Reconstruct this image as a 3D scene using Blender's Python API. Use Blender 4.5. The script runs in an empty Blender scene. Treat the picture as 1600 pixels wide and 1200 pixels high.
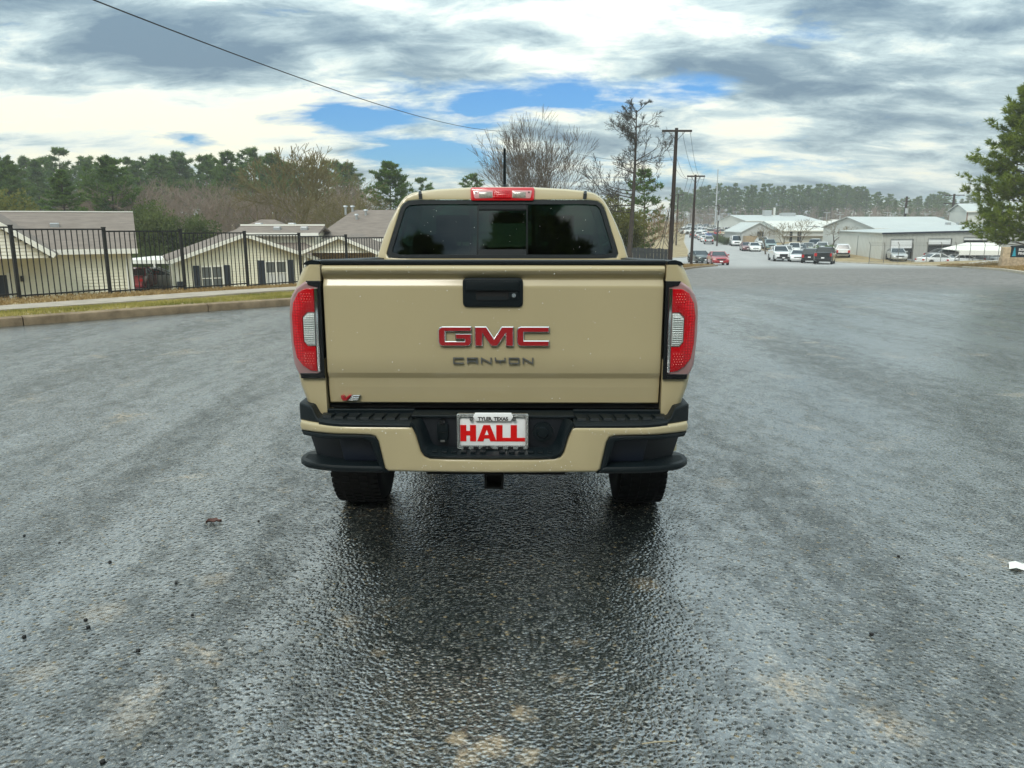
import bpy, bmesh, math, random
import numpy as np
from mathutils import Vector, Matrix

# ---------------------------------------------------------------- camera, sky, sun, exposure
S = bpy.context.scene
COL = S.collection
PI = math.pi
R = math.radians
CAM_H = 1.62
PITCH = R(12.0)
FPX = 1200.0            # focal length in pixels of the 1600 px wide photograph

cam_d = bpy.data.cameras.new('camera')
cam = bpy.data.objects.new('camera', cam_d)
COL.objects.link(cam)
cam.location = (0, 0, CAM_H)
cam.rotation_euler = (PI / 2 - PITCH, 0, 0)
cam_d.sensor_width = 36.0
cam_d.lens = 36.0 * FPX / 1600.0
cam_d.clip_start = 0.05
cam_d.clip_end = 5000
S.camera = cam

SUN_EL, SUN_AZ = 48.0, 205.0      # azimuth clockwise from +Y (behind the camera, a little left)
W = bpy.data.worlds.new('World')
S.world = W
W.use_nodes = True


def build_world():
    nt = W.node_tree
    nt.nodes.clear()
    N = nt.nodes.new
    L = nt.links.new
    out = N('ShaderNodeOutputWorld')
    bg = N('ShaderNodeBackground')
    bg.inputs['Strength'].default_value = 0.10
    L(bg.outputs[0], out.inputs[0])
    sky = N('ShaderNodeTexSky')
    sky.sky_type = 'NISHITA'
    sky.sun_disc = False
    sky.sun_elevation = R(SUN_EL)
    sky.sun_rotation = R(SUN_AZ)
    sky.altitude = 100
    sky.air_density = 1.0
    sky.dust_density = 0.6
    sky.ozone_density = 2.0
    tc = N('ShaderNodeTexCoord')
    nrm = N('ShaderNodeVectorMath'); nrm.operation = 'NORMALIZE'
    L(tc.outputs['Generated'], nrm.inputs[0])
    sep = N('ShaderNodeSeparateXYZ')
    L(nrm.outputs[0], sep.inputs[0])

    def m(op, a, b=None, c=None, clamp=False):
        n = N('ShaderNodeMath'); n.operation = op; n.use_clamp = clamp
        for i, v in enumerate((a, b, c)):
            if v is None:
                continue
            if isinstance(v, (int, float)):
                n.inputs[i].default_value = v
            else:
                L(v, n.inputs[i])
        return n.outputs[0]

    def ramp(v, pts):
        n = N('ShaderNodeValToRGB')
        L(v, n.inputs[0])
        e = n.color_ramp.elements
        while len(e) < len(pts):
            e.new(0.5)
        for i, (p, c) in enumerate(pts):
            e[i].position = p
            e[i].color = (c, c, c, 1) if isinstance(c, (int, float)) else (*c, 1)
        return n.outputs[0]

    def noise(vec, scale, detail, rough, dist=0.0):
        n = N('ShaderNodeTexNoise')
        L(vec, n.inputs['Vector'])
        n.inputs['Scale'].default_value = scale
        n.inputs['Detail'].default_value = detail
        n.inputs['Roughness'].default_value = rough
        n.inputs['Distortion'].default_value = dist
        return n.outputs['Fac']

    # cloud layer: the view ray meets a flat deck, flattened a little near the horizon
    zc = m('ADD', m('MAXIMUM', sep.outputs['Z'], 0.0), 0.22)
    comb = N('ShaderNodeCombineXYZ')
    L(m('DIVIDE', sep.outputs['X'], zc), comb.inputs[0])
    L(m('DIVIDE', sep.outputs['Y'], zc), comb.inputs[1])
    mp = N('ShaderNodeMapping')
    L(comb.outputs[0], mp.inputs[0])
    mp.inputs['Location'].default_value = CLOUD_OFF
    mp.inputs['Rotation'].default_value = (0, 0, R(8))
    mp.inputs['Scale'].default_value = (1.25, 2.0, 1)
    v = mp.outputs[0]
    cover = noise(v, 0.9, 9, 0.58, 0.25)
    body = noise(v, 1.25, 3, 0.45, 0.3)
    fine = noise(v, 3.4, 10, 0.66, 0.35)

    # elevation in degrees over the horizon and azimuth from +Y
    el = m('ARCSINE', sep.outputs['Z'])
    az = m('ARCTAN2', sep.outputs['X'], sep.outputs['Y'])

    def lobe(a, e, wa, we):
        da = m('DIVIDE', m('SUBTRACT', az, R(a)), R(wa))
        de = m('DIVIDE', m('SUBTRACT', el, R(e)), R(we))
        q = m('ADD', m('MULTIPLY', da, da), m('MULTIPLY', de, de))
        return m('POWER', 2.718, m('MULTIPLY', q, -1.0))

    # openings where blue shows
    gap = None
    for a, e, wa, we, s in GAPS:
        t = m('MULTIPLY', lobe(a, e, wa, we), s)
        gap = t if gap is None else m('ADD', gap, t)
    cov = m('SUBTRACT', m('ADD', cover, m('MULTIPLY', m('SUBTRACT', fine, 0.5), 0.55)), gap)
    mask = ramp(cov, [(0.18, 0.0), (0.38, 1.0)])
    # tone of the cloud: thick bellies are blue grey, thin edges near white
    tone = m('ADD', m('MULTIPLY', body, 0.64), m('MULTIPLY', fine, 0.36))
    bright = None
    for a, e, wa, we, s in TONES:
        t = m('MULTIPLY', lobe(a, e, wa, we), s)
        bright = t if bright is None else m('ADD', bright, t)
    tone = m('ADD', tone, bright)
    tone = m('SUBTRACT', tone, m('MULTIPLY', gap, -0.25))
    ccol = ramp(tone, [(0.38, (0.17, 0.26, 0.34)), (0.455, (0.31, 0.42, 0.48)), (0.515, (0.55, 0.68, 0.70)),
                       (0.575, (0.88, 0.94, 0.86)), (0.64, (1.04, 1.03, 0.83))])
    cl = N('ShaderNodeVectorMath'); cl.operation = 'SCALE'
    L(ccol, cl.inputs[0]); cl.inputs['Scale'].default_value = CLOUD_GAIN
    # clear sky behind
    bl = N('ShaderNodeVectorMath'); bl.operation = 'MULTIPLY'
    L(sky.outputs[0], bl.inputs[0]); bl.inputs[1].default_value = (0.30, 0.62, 0.92)
    mix = N('ShaderNodeMix'); mix.data_type = 'RGBA'
    L(mask, mix.inputs['Factor'])
    L(bl.outputs[0], mix.inputs['A'])
    L(cl.outputs[0], mix.inputs['B'])
    # an overcast sky is brighter overhead than at the horizon (CIE overcast shape, softened)
    ovc = N('ShaderNodeVectorMath'); ovc.operation = 'SCALE'
    L(mix.outputs['Result'], ovc.inputs[0])
    L(m('DIVIDE', m('ADD', 1.0, m('MULTIPLY', m('MAXIMUM', sep.outputs['Z'], 0.0), 1.8)), 1.25), ovc.inputs['Scale'])
    # below the horizon (only seen in reflections): plain ground tone
    mix2 = N('ShaderNodeMix'); mix2.data_type = 'RGBA'
    L(ramp(m('ADD', sep.outputs['Z'], 0.5), [(0.47, 0.0), (0.5, 1.0)]), mix2.inputs['Factor'])
    mix2.inputs['A'].default_value = (1.2, 1.25, 1.2, 1)
    L(ovc.outputs[0], mix2.inputs['B'])
    L(mix2.outputs['Result'], bg.inputs['Color'])


CLOUD_OFF = (3.1, 1.7, 0.0)
CLOUD_GAIN = 8.6
# photo pixel -> (azimuth, elevation) was used to note where the blue shows
GAPS = [(-10.5, 6.9, 4.2, 1.3, 0.30), (-2.5, 7.4, 2.4, 1.6, 0.32), (4.0, 8.6, 6.5, 1.4, 0.42), (12.5, 8.9, 4.5, 1.0, 0.30),
        (-21.5, 5.2, 2.2, 0.6, 0.30), (-6.5, 4.6, 5.0, 0.9, 0.40), (17.0, 3.6, 12.0, 1.2, 0.26)]
TONES = [(-22.0, 6.0, 11.0, 2.8, 0.17), (-18.0, 11.5, 9.0, 2.2, -0.06), (22.0, 10.0, 12.0, 7.0, -0.03), (17.0, 6.0, 8.0, 0.9, 0.08), (-4.0, 12.0, 9.0, 1.6, -0.05)]
build_world()

sun_d = bpy.data.lights.new('sun', 'SUN')
sun_d.energy = 1.5
sun_d.angle = R(22)
sun_d.color = (1.0, 0.96, 0.88)
sun = bpy.data.objects.new('sun', sun_d)
COL.objects.link(sun)
_d = Vector((math.sin(R(SUN_AZ)) * math.cos(R(SUN_EL)), math.cos(R(SUN_AZ)) * math.cos(R(SUN_EL)), math.sin(R(SUN_EL))))
sun.rotation_euler = _d.to_track_quat('Z', 'Y').to_euler()
sun.location = (0, -5, 30)

S.view_settings.view_transform = 'Standard'
S.view_settings.look = 'None'
S.view_settings.exposure = 0.40
S.view_settings.gamma = 1.0
S.view_settings.use_curve_mapping = False
S.render.engine = 'CYCLES'
S.cycles.max_bounces = 8
S.cycles.volume_bounces = 1
S.cycles.transparent_max_bounces = 12
S.cycles.caustics_reflective = False
S.cycles.caustics_refractive = False


# ---------------------------------------------------------------- photo pixel helpers
def pix(x, y, Y):
    """world point on the plane y = Y seen at photo pixel (x, y)"""
    a, b = (x - 800) / FPX, (600 - y) / FPX
    d = Vector((a, math.cos(PITCH) + b * math.sin(PITCH), -math.sin(PITCH) + b * math.cos(PITCH)))
    t = Y / d.y
    return Vector((d.x * t, Y, CAM_H + d.z * t))


def along(px, origin, rz, off=0.0, row=390):
    """local x, on the line y_local = off of an object at origin turned by rz, seen at photo column px"""
    b = (600 - row) / FPX
    d = Vector(((px - 800) / FPX, math.cos(PITCH) + b * math.sin(PITCH)))
    ux, uy = Vector((math.cos(rz), math.sin(rz))), Vector((-math.sin(rz), math.cos(rz)))
    o = Vector((origin[0], origin[1])) + uy * off
    # o + ux * s = d * t
    det = ux.x * (-d.y) - ux.y * (-d.x)
    return ((-o.x) * (-d.y) - (-o.y) * (-d.x)) / det


def px_x(x, Y, z=0.0):
    depth = Y * math.cos(PITCH) + (CAM_H - z) * math.sin(PITCH)
    return (x - 800) / FPX * depth


# ---------------------------------------------------------------- mesh helpers
class MB:
    """collects polygons, then links them as one mesh object"""
    def __init__(self):
        self.v = []; self.f = []

    def add(self, vs, fs):
        o = len(self.v)
        self.v += [tuple(p) for p in vs]
        self.f += [tuple(i + o for i in f) for f in fs]
        return self

    def poly(self, *p):
        return self.add(p, [tuple(range(len(p)))])

    def box(self, x0, x1, y0, y1, z0, z1):
        return self.add([(x0, y0, z0), (x1, y0, z0), (x1, y1, z0), (x0, y1, z0), (x0, y0, z1), (x1, y0, z1), (x1, y1, z1), (x0, y1, z1)],
                        [(0, 3, 2, 1), (4, 5, 6, 7), (0, 1, 5, 4), (1, 2, 6, 5), (2, 3, 7, 6), (3, 0, 4, 7)])

    def bar(self, a, b, w, h=None, up=(0, 0, 1)):
        """rectangular bar from a to b, w wide and h tall"""
        h = h or w
        a, b = Vector(a), Vector(b)
        d = (b - a).normalized()
        u = Vector(up)
        if abs(d.dot(u)) > 0.95:
            u = Vector((0, 1, 0))
        s = d.cross(u).normalized() * w / 2
        t = s.cross(d).normalized() * h / 2
        p = [a - s - t, a + s - t, a + s + t, a - s + t, b - s - t, b + s - t, b + s + t, b - s + t]
        return self.add(p, [(0, 1, 2, 3), (7, 6, 5, 4), (0, 4, 5, 1), (1, 5, 6, 2), (2, 6, 7, 3), (3, 7, 4, 0)])

    def tube(self, pts, rad, n=8, cap=True):
        pts = [Vector(p) for p in pts]
        if isinstance(rad, (int, float)):
            rad = [rad] * len(pts)
        vs, fs = [], []
        u = None
        for i, p in enumerate(pts):
            d = (pts[min(i + 1, len(pts) - 1)] - pts[max(i - 1, 0)]).normalized()
            if u is None:
                u = d.orthogonal().normalized()
            else:
                u = (u - d * u.dot(d)).normalized()
            w = d.cross(u)
            for k in range(n):
                a = 2 * PI * k / n
                vs.append(p + (u * math.cos(a) + w * math.sin(a)) * rad[i])
        for i in range(len(pts) - 1):
            for k in range(n):
                k2 = (k + 1) % n
                fs.append((i * n + k, i * n + k2, (i + 1) * n + k2, (i + 1) * n + k))
        if cap:
            fs.append(tuple(range(n - 1, -1, -1)))
            fs.append(tuple((len(pts) - 1) * n + k for k in range(n)))
        return self.add(vs, fs)

    def lathe_x(self, prof, c, n=32, cap=True):
        """prof: list of (radius, x offset); axis along x through c"""
        vs, fs = [], []
        for r, x in prof:
            for k in range(n):
                a = 2 * PI * k / n
                vs.append((c[0] + x, c[1] + r * math.cos(a), c[2] + r * math.sin(a)))
        for i in range(len(prof) - 1):
            for k in range(n):
                k2 = (k + 1) % n
                fs.append((i * n + k, i * n + k2, (i + 1) * n + k2, (i + 1) * n + k))
        if cap:
            fs.append(tuple(range(n - 1, -1, -1)))
            fs.append(tuple((len(prof) - 1) * n + k for k in range(n)))
        return self.add(vs, fs)

    def loft(self, rows, closed=False):
        n = len(rows[0])
        vs = [p for r in rows for p in r]
        fs = []
        for i in range(len(rows) - 1):
            for k in range(n if closed else n - 1):
                k2 = (k + 1) % n
                fs.append((i * n + k, i * n + k2, (i + 1) * n + k2, (i + 1) * n + k))
        return self.add(vs, fs)

    def mesh(self, name, mat=None, smooth=None, bevel=0.0, seg=2, fix=True):
        me = bpy.data.meshes.new(name)
        me.from_pydata(self.v, [], self.f)
        if fix or bevel:
            bm = bmesh.new(); bm.from_mesh(me)
            if fix:
                bmesh.ops.remove_doubles(bm, verts=bm.verts, dist=1e-5)
                bmesh.ops.recalc_face_normals(bm, faces=bm.faces)
            if bevel:
                es = [e for e in bm.edges if len(e.link_faces) == 2 and e.calc_face_angle(0) > R(28)]
                bmesh.ops.bevel(bm, geom=es, offset=bevel, segments=seg, profile=0.5, affect='EDGES', clamp_overlap=True)
            bm.to_mesh(me); bm.free()
        finish(me, mat, smooth)
        return me

    def build(self, name, mat, parent=None, smooth=None, bevel=0.0, seg=2, fix=True):
        return link(name, self.mesh(name, mat, smooth, bevel, seg, fix), parent)


def finish(me, mat, smooth):
    if mat:
        me.materials.append(mat)
    if smooth is not None and len(me.polygons):
        me.polygons.foreach_set('use_smooth', [True] * len(me.polygons))
        me.set_sharp_from_angle(angle=R(smooth))
    me.update()


def link(name, me, parent=None):
    o = bpy.data.objects.new(name, me)
    COL.objects.link(o)
    if parent:
        o.parent = parent
    return o


def np_mesh(name, verts, faces, mat):
    """fast mesh from numpy arrays; faces all with the same corner count"""
    me = bpy.data.meshes.new(name)
    verts = np.asarray(verts, np.float32); faces = np.asarray(faces, np.int32)
    k = faces.shape[1]
    me.vertices.add(len(verts)); me.vertices.foreach_set('co', verts.ravel())
    me.loops.add(faces.size); me.loops.foreach_set('vertex_index', faces.ravel())
    me.polygons.add(len(faces))
    me.polygons.foreach_set('loop_start', np.arange(0, faces.size, k, dtype=np.int32))
    me.update(calc_edges=True)
    if mat:
        me.materials.append(mat)
    return me


def rounded(pts, rad, seg=5):
    """round the corners of a closed 2-D outline"""
    out = []
    n = len(pts)
    for i in range(n):
        p = Vector(pts[i]).to_2d(); a = Vector(pts[i - 1]).to_2d(); b = Vector(pts[(i + 1) % n]).to_2d()
        r = rad[i] if isinstance(rad, (list, tuple)) else rad
        if r <= 0:
            out.append((p.x, p.y)); continue
        da, db = (a - p), (b - p)
        k = min(r, da.length * 0.48, db.length * 0.48)
        s, e = p + da.normalized() * k, p + db.normalized() * k
        for j in range(seg + 1):
            t = j / seg
            q = s * (1 - t) ** 2 + p * 2 * t * (1 - t) + e * t * t
            out.append((q.x, q.y))
    return out


def plate(name, outline, yf, yb, mat, parent, bev=0.006, bend=None, cuts=(), smooth=35, seg=2, holes=()):
    """2-D outline in (x, z) extruded from y = yf (towards the viewer) to yb, front rim bevelled, then bent by bend(x, z)"""
    bm = bmesh.new()
    vs = [bm.verts.new((x, yf, z)) for x, z in outline]
    f = bm.faces.new(vs)
    r = bmesh.ops.extrude_face_region(bm, geom=[f])
    for e in r['geom']:
        if isinstance(e, bmesh.types.BMVert):
            e.co.y = yb
    bmesh.ops.recalc_face_normals(bm, faces=bm.faces)
    if bev:
        es = [e for e in bm.edges if all(abs(v.co.y - yf) < 1e-7 for v in e.verts)]
        bmesh.ops.bevel(bm, geom=es, offset=bev, segments=seg, profile=0.5, affect='EDGES', clamp_overlap=True)
    if cuts:
        bmesh.ops.triangulate(bm, faces=[f for f in bm.faces if len(f.verts) > 4])
        for c in cuts:
            bmesh.ops.bisect_plane(bm, geom=bm.verts[:] + bm.edges[:] + bm.faces[:], plane_co=(c, 0, 0), plane_no=(1, 0, 0))
    if bend:
        for v in bm.verts:
            v.co.y += bend(v.co.x, v.co.z)
    me = bpy.data.meshes.new(name)
    bm.to_mesh(me); bm.free()
    finish(me, mat, smooth)
    return link(name, me, parent)


def tag(o, label=None, cat=None, group=None, kind=None):
    if label: o['label'] = label
    if cat: o['category'] = cat
    if group: o['group'] = group
    if kind: o['kind'] = kind
    return o


def thing(name, label, cat, loc=(0, 0, 0), rz=0.0, group=None, rx=0.0):
    o = bpy.data.objects.new(name, None)
    COL.objects.link(o)
    o.empty_display_size = 0.3
    o.location = loc
    o.rotation_euler = (rx, 0, rz)
    return tag(o, label, cat, group)


def copy_tree(o, parent=None):
    c = o.copy(); COL.objects.link(c); c.parent = parent
    for ch in list(o.children):
        copy_tree(ch, c)
    return c


# ---------------------------------------------------------------- materials
MATS = {}


def mat(name, col=(0.5, 0.5, 0.5), rough=0.6, metal=0.0, spec=0.5, coat=0.0, coat_rough=0.05, var=0.0, scale=8.0, bump=0.0, bscale=60.0,
        emit=None, trans=0.0, ior=1.45, col2=None, alpha=None, detail=5, squash=None):
    if name in MATS:
        return MATS[name]
    m = bpy.data.materials.new(name); MATS[name] = m
    m.use_nodes = True
    nt = m.node_tree
    b = nt.nodes['Principled BSDF']
    b.inputs['Base Color'].default_value = (*col, 1)
    b.inputs['Roughness'].default_value = rough
    b.inputs['Metallic'].default_value = metal
    b.inputs['Specular IOR Level'].default_value = spec
    b.inputs['Coat Weight'].default_value = coat
    b.inputs['Coat Roughness'].default_value = coat_rough
    b.inputs['Transmission Weight'].default_value = trans
    b.inputs['IOR'].default_value = ior
    if emit:
        b.inputs['Emission Color'].default_value = (*emit[:3], 1)
        b.inputs['Emission Strength'].default_value = emit[3]
    N, L = nt.nodes.new, nt.links.new
    if var or bump or col2:
        tc = N('ShaderNodeTexCoord')
        vec = tc.outputs['Object']
        if squash:
            mp = N('ShaderNodeMapping'); L(vec, mp.inputs[0]); mp.inputs['Scale'].default_value = squash; vec = mp.outputs[0]
    if var or col2:
        n = N('ShaderNodeTexNoise'); L(vec, n.inputs['Vector'])
        n.inputs['Scale'].default_value = scale; n.inputs['Detail'].default_value = detail; n.inputs['Roughness'].default_value = 0.6
        rp = N('ShaderNodeValToRGB'); L(n.outputs['Fac'], rp.inputs[0])
        c2 = col2 or tuple(min(1, c * (1 + var)) for c in col)
        c1 = col if col2 else tuple(c * (1 - var) for c in col)
        rp.color_ramp.elements[0].position = 0.32; rp.color_ramp.elements[0].color = (*c1, 1)
        rp.color_ramp.elements[1].position = 0.68; rp.color_ramp.elements[1].color = (*c2, 1)
        L(rp.outputs[0], b.inputs['Base Color'])
    if bump:
        n2 = N('ShaderNodeTexNoise'); L(vec, n2.inputs['Vector'])
        n2.inputs['Scale'].default_value = bscale; n2.inputs['Detail'].default_value = 3
        bp = N('ShaderNodeBump'); bp.inputs['Strength'].default_value = bump; bp.inputs['Distance'].default_value = 0.01
        L(n2.outputs['Fac'], bp.inputs['Height']); L(bp.outputs[0], b.inputs['Normal'])
    return m


# ---------------------------------------------------------------- terrain
def smooth(a, b, x):
    t = min(1.0, max(0.0, (x - a) / (b - a)))
    return t * t * (3 - 2 * t)


def interp(tab, y):
    if y <= tab[0][0]: return tab[0][1]
    for (a, va), (b, vb) in zip(tab, tab[1:]):
        if y <= b:
            return va + (vb - va) * (y - a) / (b - a)
    return tab[-1][1]


PROF = [(-60, 0.0), (9, 0.0), (14, -0.04), (20, -0.18), (25, -0.36), (30, -0.58), (37, -0.9), (45, -1.28), (54, -1.72), (64, -2.2), (73, -2.6), (82, -2.95),
        (90, -3.2), (98, -3.36), (110, -3.4), (130, -3.3), (150, -3.15), (170, -2.9), (200, -2.4), (250, -1.5), (300, -0.8), (400, 0.0), (700, 0.6), (3000, 1.0)]
XL = [(-60, -80), (0, -20.4), (8, -12.2), (12.05, -8.1), (13.0, -7.1), (15.2, -5.05), (15.8, -4.5), (20, -1.2), (26, 2.0), (33, 4.8), (45, 9.2), (55, 12.4), (62, 14.6),
      (70, 17.6), (76, 20.2), (78.5, 19.9), (80, 18.0), (82, 12.0), (84, -5.0), (98, -5.0), (103, 14.0), (106, 22.0), (110, 25.0), (130, 29.5), (170, 37.5), (260, 58), (330, 75)]
XR = [(-60, 14), (10, 14), (20, 16.5), (30, 20.6), (36, 24.0), (50, 31.5), (60, 36), (68, 39), (74, 40.5), (88, 40.0), (98, 38.4), (110, 39.5), (130, 42), (170, 47.0), (260, 69), (330, 87)]
RISE = [(15, 0.05), (28, 0.25), (36, 0.4), (48, 0.75), (62, 0.55), (74, 0.48), (82, 0.35), (90, -0.1), (96, 0.1), (104, 0.4), (116, 0.75), (140, 0.9), (200, 0.5), (300, 0.0)]
F0 = Vector((-12.55, 19.6)); FD = Vector((0.503, 0.864)).normalized()     # line of the iron fence


def road_z(x, y):
    return interp(PROF, y)


def ground_z(x, y):
    z = interp(PROF, y)
    xl, xr = interp(XL, y), interp(XR, y)
    if x > xr:
        z += 0.13 + interp(RISE, y) * smooth(0.3, 9, x - xr)
    elif x < xl:
        d = Vector((x, y)) - F0
        s = FD.x * d.y - FD.y * d.x          # metres to the left of the fence
        t = d.dot(FD)
        bank = smooth(0.6, 5.0, s) * smooth(130, 60, y) if y > -5 else 0
        low = -2.62
        z = z + 0.13 - (0.17 * smooth(0.4, 5.0, xl - x) + 0.13 * smooth(-3.7, -0.4, s)) * smooth(60, 40, y)
        if bank > 0:
            z = z * (1 - bank) + min(z, low) * bank
    return z
# ---------------------------------------------------------------- ground, road, kerbs, walks
def asphalt_material():
    m = bpy.data.materials.new('asphalt'); m.use_nodes = True
    nt = m.node_tree; b = nt.nodes['Principled BSDF']
    N, L = nt.nodes.new, nt.links.new
    geo = N('ShaderNodeNewGeometry')
    P = geo.outputs['Position']

    def mth(op, a, bb=None, clamp=False):
        n = N('ShaderNodeMath'); n.operation = op; n.use_clamp = clamp
        for i, v in enumerate((a, bb)):
            if v is None: continue
            if isinstance(v, (int, float)): n.inputs[i].default_value = v
            else: L(v, n.inputs[i])
        return n.outputs[0]

    def noise(scale, detail=3, rough=0.55, dist=0.0, vec=None):
        n = N('ShaderNodeTexNoise'); L(vec or P, n.inputs['Vector'])
        n.inputs['Scale'].default_value = scale; n.inputs['Detail'].default_value = detail
        n.inputs['Roughness'].default_value = rough; n.inputs['Distortion'].default_value = dist
        return n.outputs['Fac']

    def ramp(v, pts):
        n = N('ShaderNodeValToRGB'); L(v, n.inputs[0]); e = n.color_ramp.elements
        while len(e) < len(pts): e.new(0.5)
        for i, (p, c) in enumerate(pts):
            e[i].position = p; e[i].color = (c, c, c, 1) if isinstance(c, (int, float)) else (*c, 1)
        return n.outputs[0]

    def mix(f, a, c):
        n = N('ShaderNodeMix'); n.data_type = 'RGBA'
        if isinstance(f, (int, float)): n.inputs['Factor'].default_value = f
        else: L(f, n.inputs['Factor'])
        for k, v in (('A', a), ('B', c)):
            if isinstance(v, tuple): n.inputs[k].default_value = (*v, 1)
            else: L(v, n.inputs[k])
        return n.outputs['Result']

    sep = N('ShaderNodeSeparateXYZ'); L(P, sep.inputs[0])
    big = noise(0.35, 4, 0.6)
    mid = noise(1.7, 4, 0.6)
    # still wet near the crest, drying out further down the hill
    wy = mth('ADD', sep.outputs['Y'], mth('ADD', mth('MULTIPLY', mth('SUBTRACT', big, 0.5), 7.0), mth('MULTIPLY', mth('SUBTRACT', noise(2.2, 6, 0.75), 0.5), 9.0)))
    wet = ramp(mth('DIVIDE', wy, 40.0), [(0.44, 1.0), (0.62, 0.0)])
    # wheel-worn streaks running with the road
    mp = N('ShaderNodeMapping'); L(P, mp.inputs[0]); mp.inputs['Rotation'].default_value = (0, 0, R(38)); mp.inputs['Scale'].default_value = (1.1, 0.16, 1)
    streak = noise(1.0, 3, 0.55, 0.3, mp.outputs[0])

    vor = N('ShaderNodeTexVoronoi'); L(P, vor.inputs['Vector']); vor.inputs['Scale'].default_value = 50.0; vor.feature = 'F1'
    vor.inputs['Randomness'].default_value = 1.0
    vor2 = N('ShaderNodeTexVoronoi'); L(P, vor2.inputs['Vector']); vor2.inputs['Scale'].default_value = 105.0
    stone = ramp(vor.outputs['Distance'], [(0.15, 1.0), (0.62, 0.0)])
    sepc = N('ShaderNodeSeparateColor'); L(vor.outputs['Color'], sepc.inputs[0])
    sepc2 = N('ShaderNodeSeparateColor'); L(vor2.outputs['Color'], sepc2.inputs[0])
    # colours: dark binder, grey and a few tan stones
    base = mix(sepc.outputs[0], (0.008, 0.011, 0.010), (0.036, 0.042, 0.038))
    base = mix(ramp(sepc2.outputs[1], [(0.86, 0.0), (0.93, 1.0)]), base, (0.15, 0.15, 0.13))
    base = mix(mth('MULTIPLY', ramp(sepc.outputs[1], [(0.93, 0.0), (0.95, 1.0)]), stone), base, (0.22, 0.17, 0.09))
    # tan worn spots and stains
    blot = noise(1.35, 6, 0.62, 0.4)
    fine = noise(34, 3, 0.6)
    spot = mth('MULTIPLY', ramp(blot, [(0.60, 0.0), (0.68, 1.0)]), ramp(fine, [(0.40, 0.15), (0.6, 1.0)]))
    # single tan stains where leaves and clay have rotted into the surface
    stain = None
    edge = mth('MULTIPLY', mth('SUBTRACT', noise(11, 5, 0.7), 0.5), 0.16)
    for sx, sy, sr, sw in STAINS:
        dv = N('ShaderNodeVectorMath'); dv.operation = 'DISTANCE'; L(P, dv.inputs[0]); dv.inputs[1].default_value = (sx, sy, 0)
        q = ramp(mth('ADD', mth('DIVIDE', mth('ADD', dv.outputs['Value'], edge), sr * 2.0), 0.0), [(0.25, sw), (0.62, 0.0)])
        stain = q if stain is None else mth('MAXIMUM', stain, q)
    spot = mth('MAXIMUM', spot, mth('MULTIPLY', stain, ramp(fine, [(0.36, 0.25), (0.55, 1.0)])))
    base = mix(mth('MULTIPLY', spot, 0.75), base, (0.42, 0.32, 0.20))
    wetc = base
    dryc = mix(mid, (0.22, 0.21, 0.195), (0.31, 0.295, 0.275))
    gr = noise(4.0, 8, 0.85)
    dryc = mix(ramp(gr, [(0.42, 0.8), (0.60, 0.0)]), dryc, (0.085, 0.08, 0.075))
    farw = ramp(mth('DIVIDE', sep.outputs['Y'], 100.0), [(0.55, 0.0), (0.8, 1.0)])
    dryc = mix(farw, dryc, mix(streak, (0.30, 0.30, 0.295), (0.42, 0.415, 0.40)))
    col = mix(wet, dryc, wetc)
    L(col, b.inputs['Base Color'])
    # water film
    film = ramp(mth('ADD', mth('MULTIPLY', big, 0.4), mth('MULTIPLY', streak, 0.6)), [(0.40, 0.0), (0.58, 1.0)])
    rw = mth('ADD', mth('MULTIPLY', film, -0.07), mth('ADD', 0.19, mth('MULTIPLY', sepc2.outputs[2], 0.10)))
    rough = mth('ADD', mth('MULTIPLY', rw, wet), mth('MULTIPLY', 0.75, mth('SUBTRACT', 1.0, wet)))
    L(rough, b.inputs['Roughness'])
    b.inputs['Specular IOR Level'].default_value = 0.5
    L(mth('ADD', 1.45, mth('MULTIPLY', wet, -0.12)), b.inputs['IOR'])
    # the film is broken: drier patches, and single stones that stand out of the water
    mp2 = N('ShaderNodeMapping'); L(P, mp2.inputs[0]); mp2.inputs['Rotation'].default_value = (0, 0, R(38)); mp2.inputs['Scale'].default_value = (2.6, 1.5, 1)
    patch = ramp(mth('ADD', mth('MULTIPLY', noise(2.6, 9, 0.82, 0.0, mp2.outputs[0]), 0.65), mth('MULTIPLY', streak, 0.35)), [(0.41, 0.36), (0.54, 1.0)])
    dots = ramp(mth('MULTIPLY', sepc.outputs[2], stone), [(0.50, 1.0), (0.72, 0.08)])
    cw = mth('MULTIPLY', mth('MULTIPLY', wet, patch), dots)
    L(cw, b.inputs['Coat Weight'])
    b.inputs['Coat IOR'].default_value = 3.5
    L(mth('MULTIPLY', cw, 0.10), b.inputs['Sheen Weight']); b.inputs['Sheen Roughness'].default_value = 0.25; b.inputs['Sheen Tint'].default_value = (0.9, 0.96, 1.0, 1)
    L(mth('ADD', 0.10, mth('MULTIPLY', sepc2.outputs[2], 0.14)), b.inputs['Coat Roughness'])
    # relief: stones, smaller stones, lumps; flatter where the film stands
    h = mth('ADD', mth('MULTIPLY', stone, 0.8), mth('MULTIPLY', mth('SUBTRACT', 1.0, vor2.outputs['Distance']), 0.22))
    h = mth('ADD', h, mth('ADD', mth('MULTIPLY', noise(21, 4, 0.7), 0.85), mth('MULTIPLY', noise(75, 3, 0.7), 0.40)))
    h = mth('MULTIPLY', h, mth('SUBTRACT', 1.15, mth('MULTIPLY', film, 0.75)))
    h = mth('ADD', h, mth('MULTIPLY', noise(5, 2), 0.5))
    bp = N('ShaderNodeBump'); bp.inputs['Strength'].default_value = BUMP_S; bp.inputs['Distance'].default_value = 0.009
    L(h, bp.inputs['Height']); L(bp.outputs[0], b.inputs['Normal'])
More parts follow.
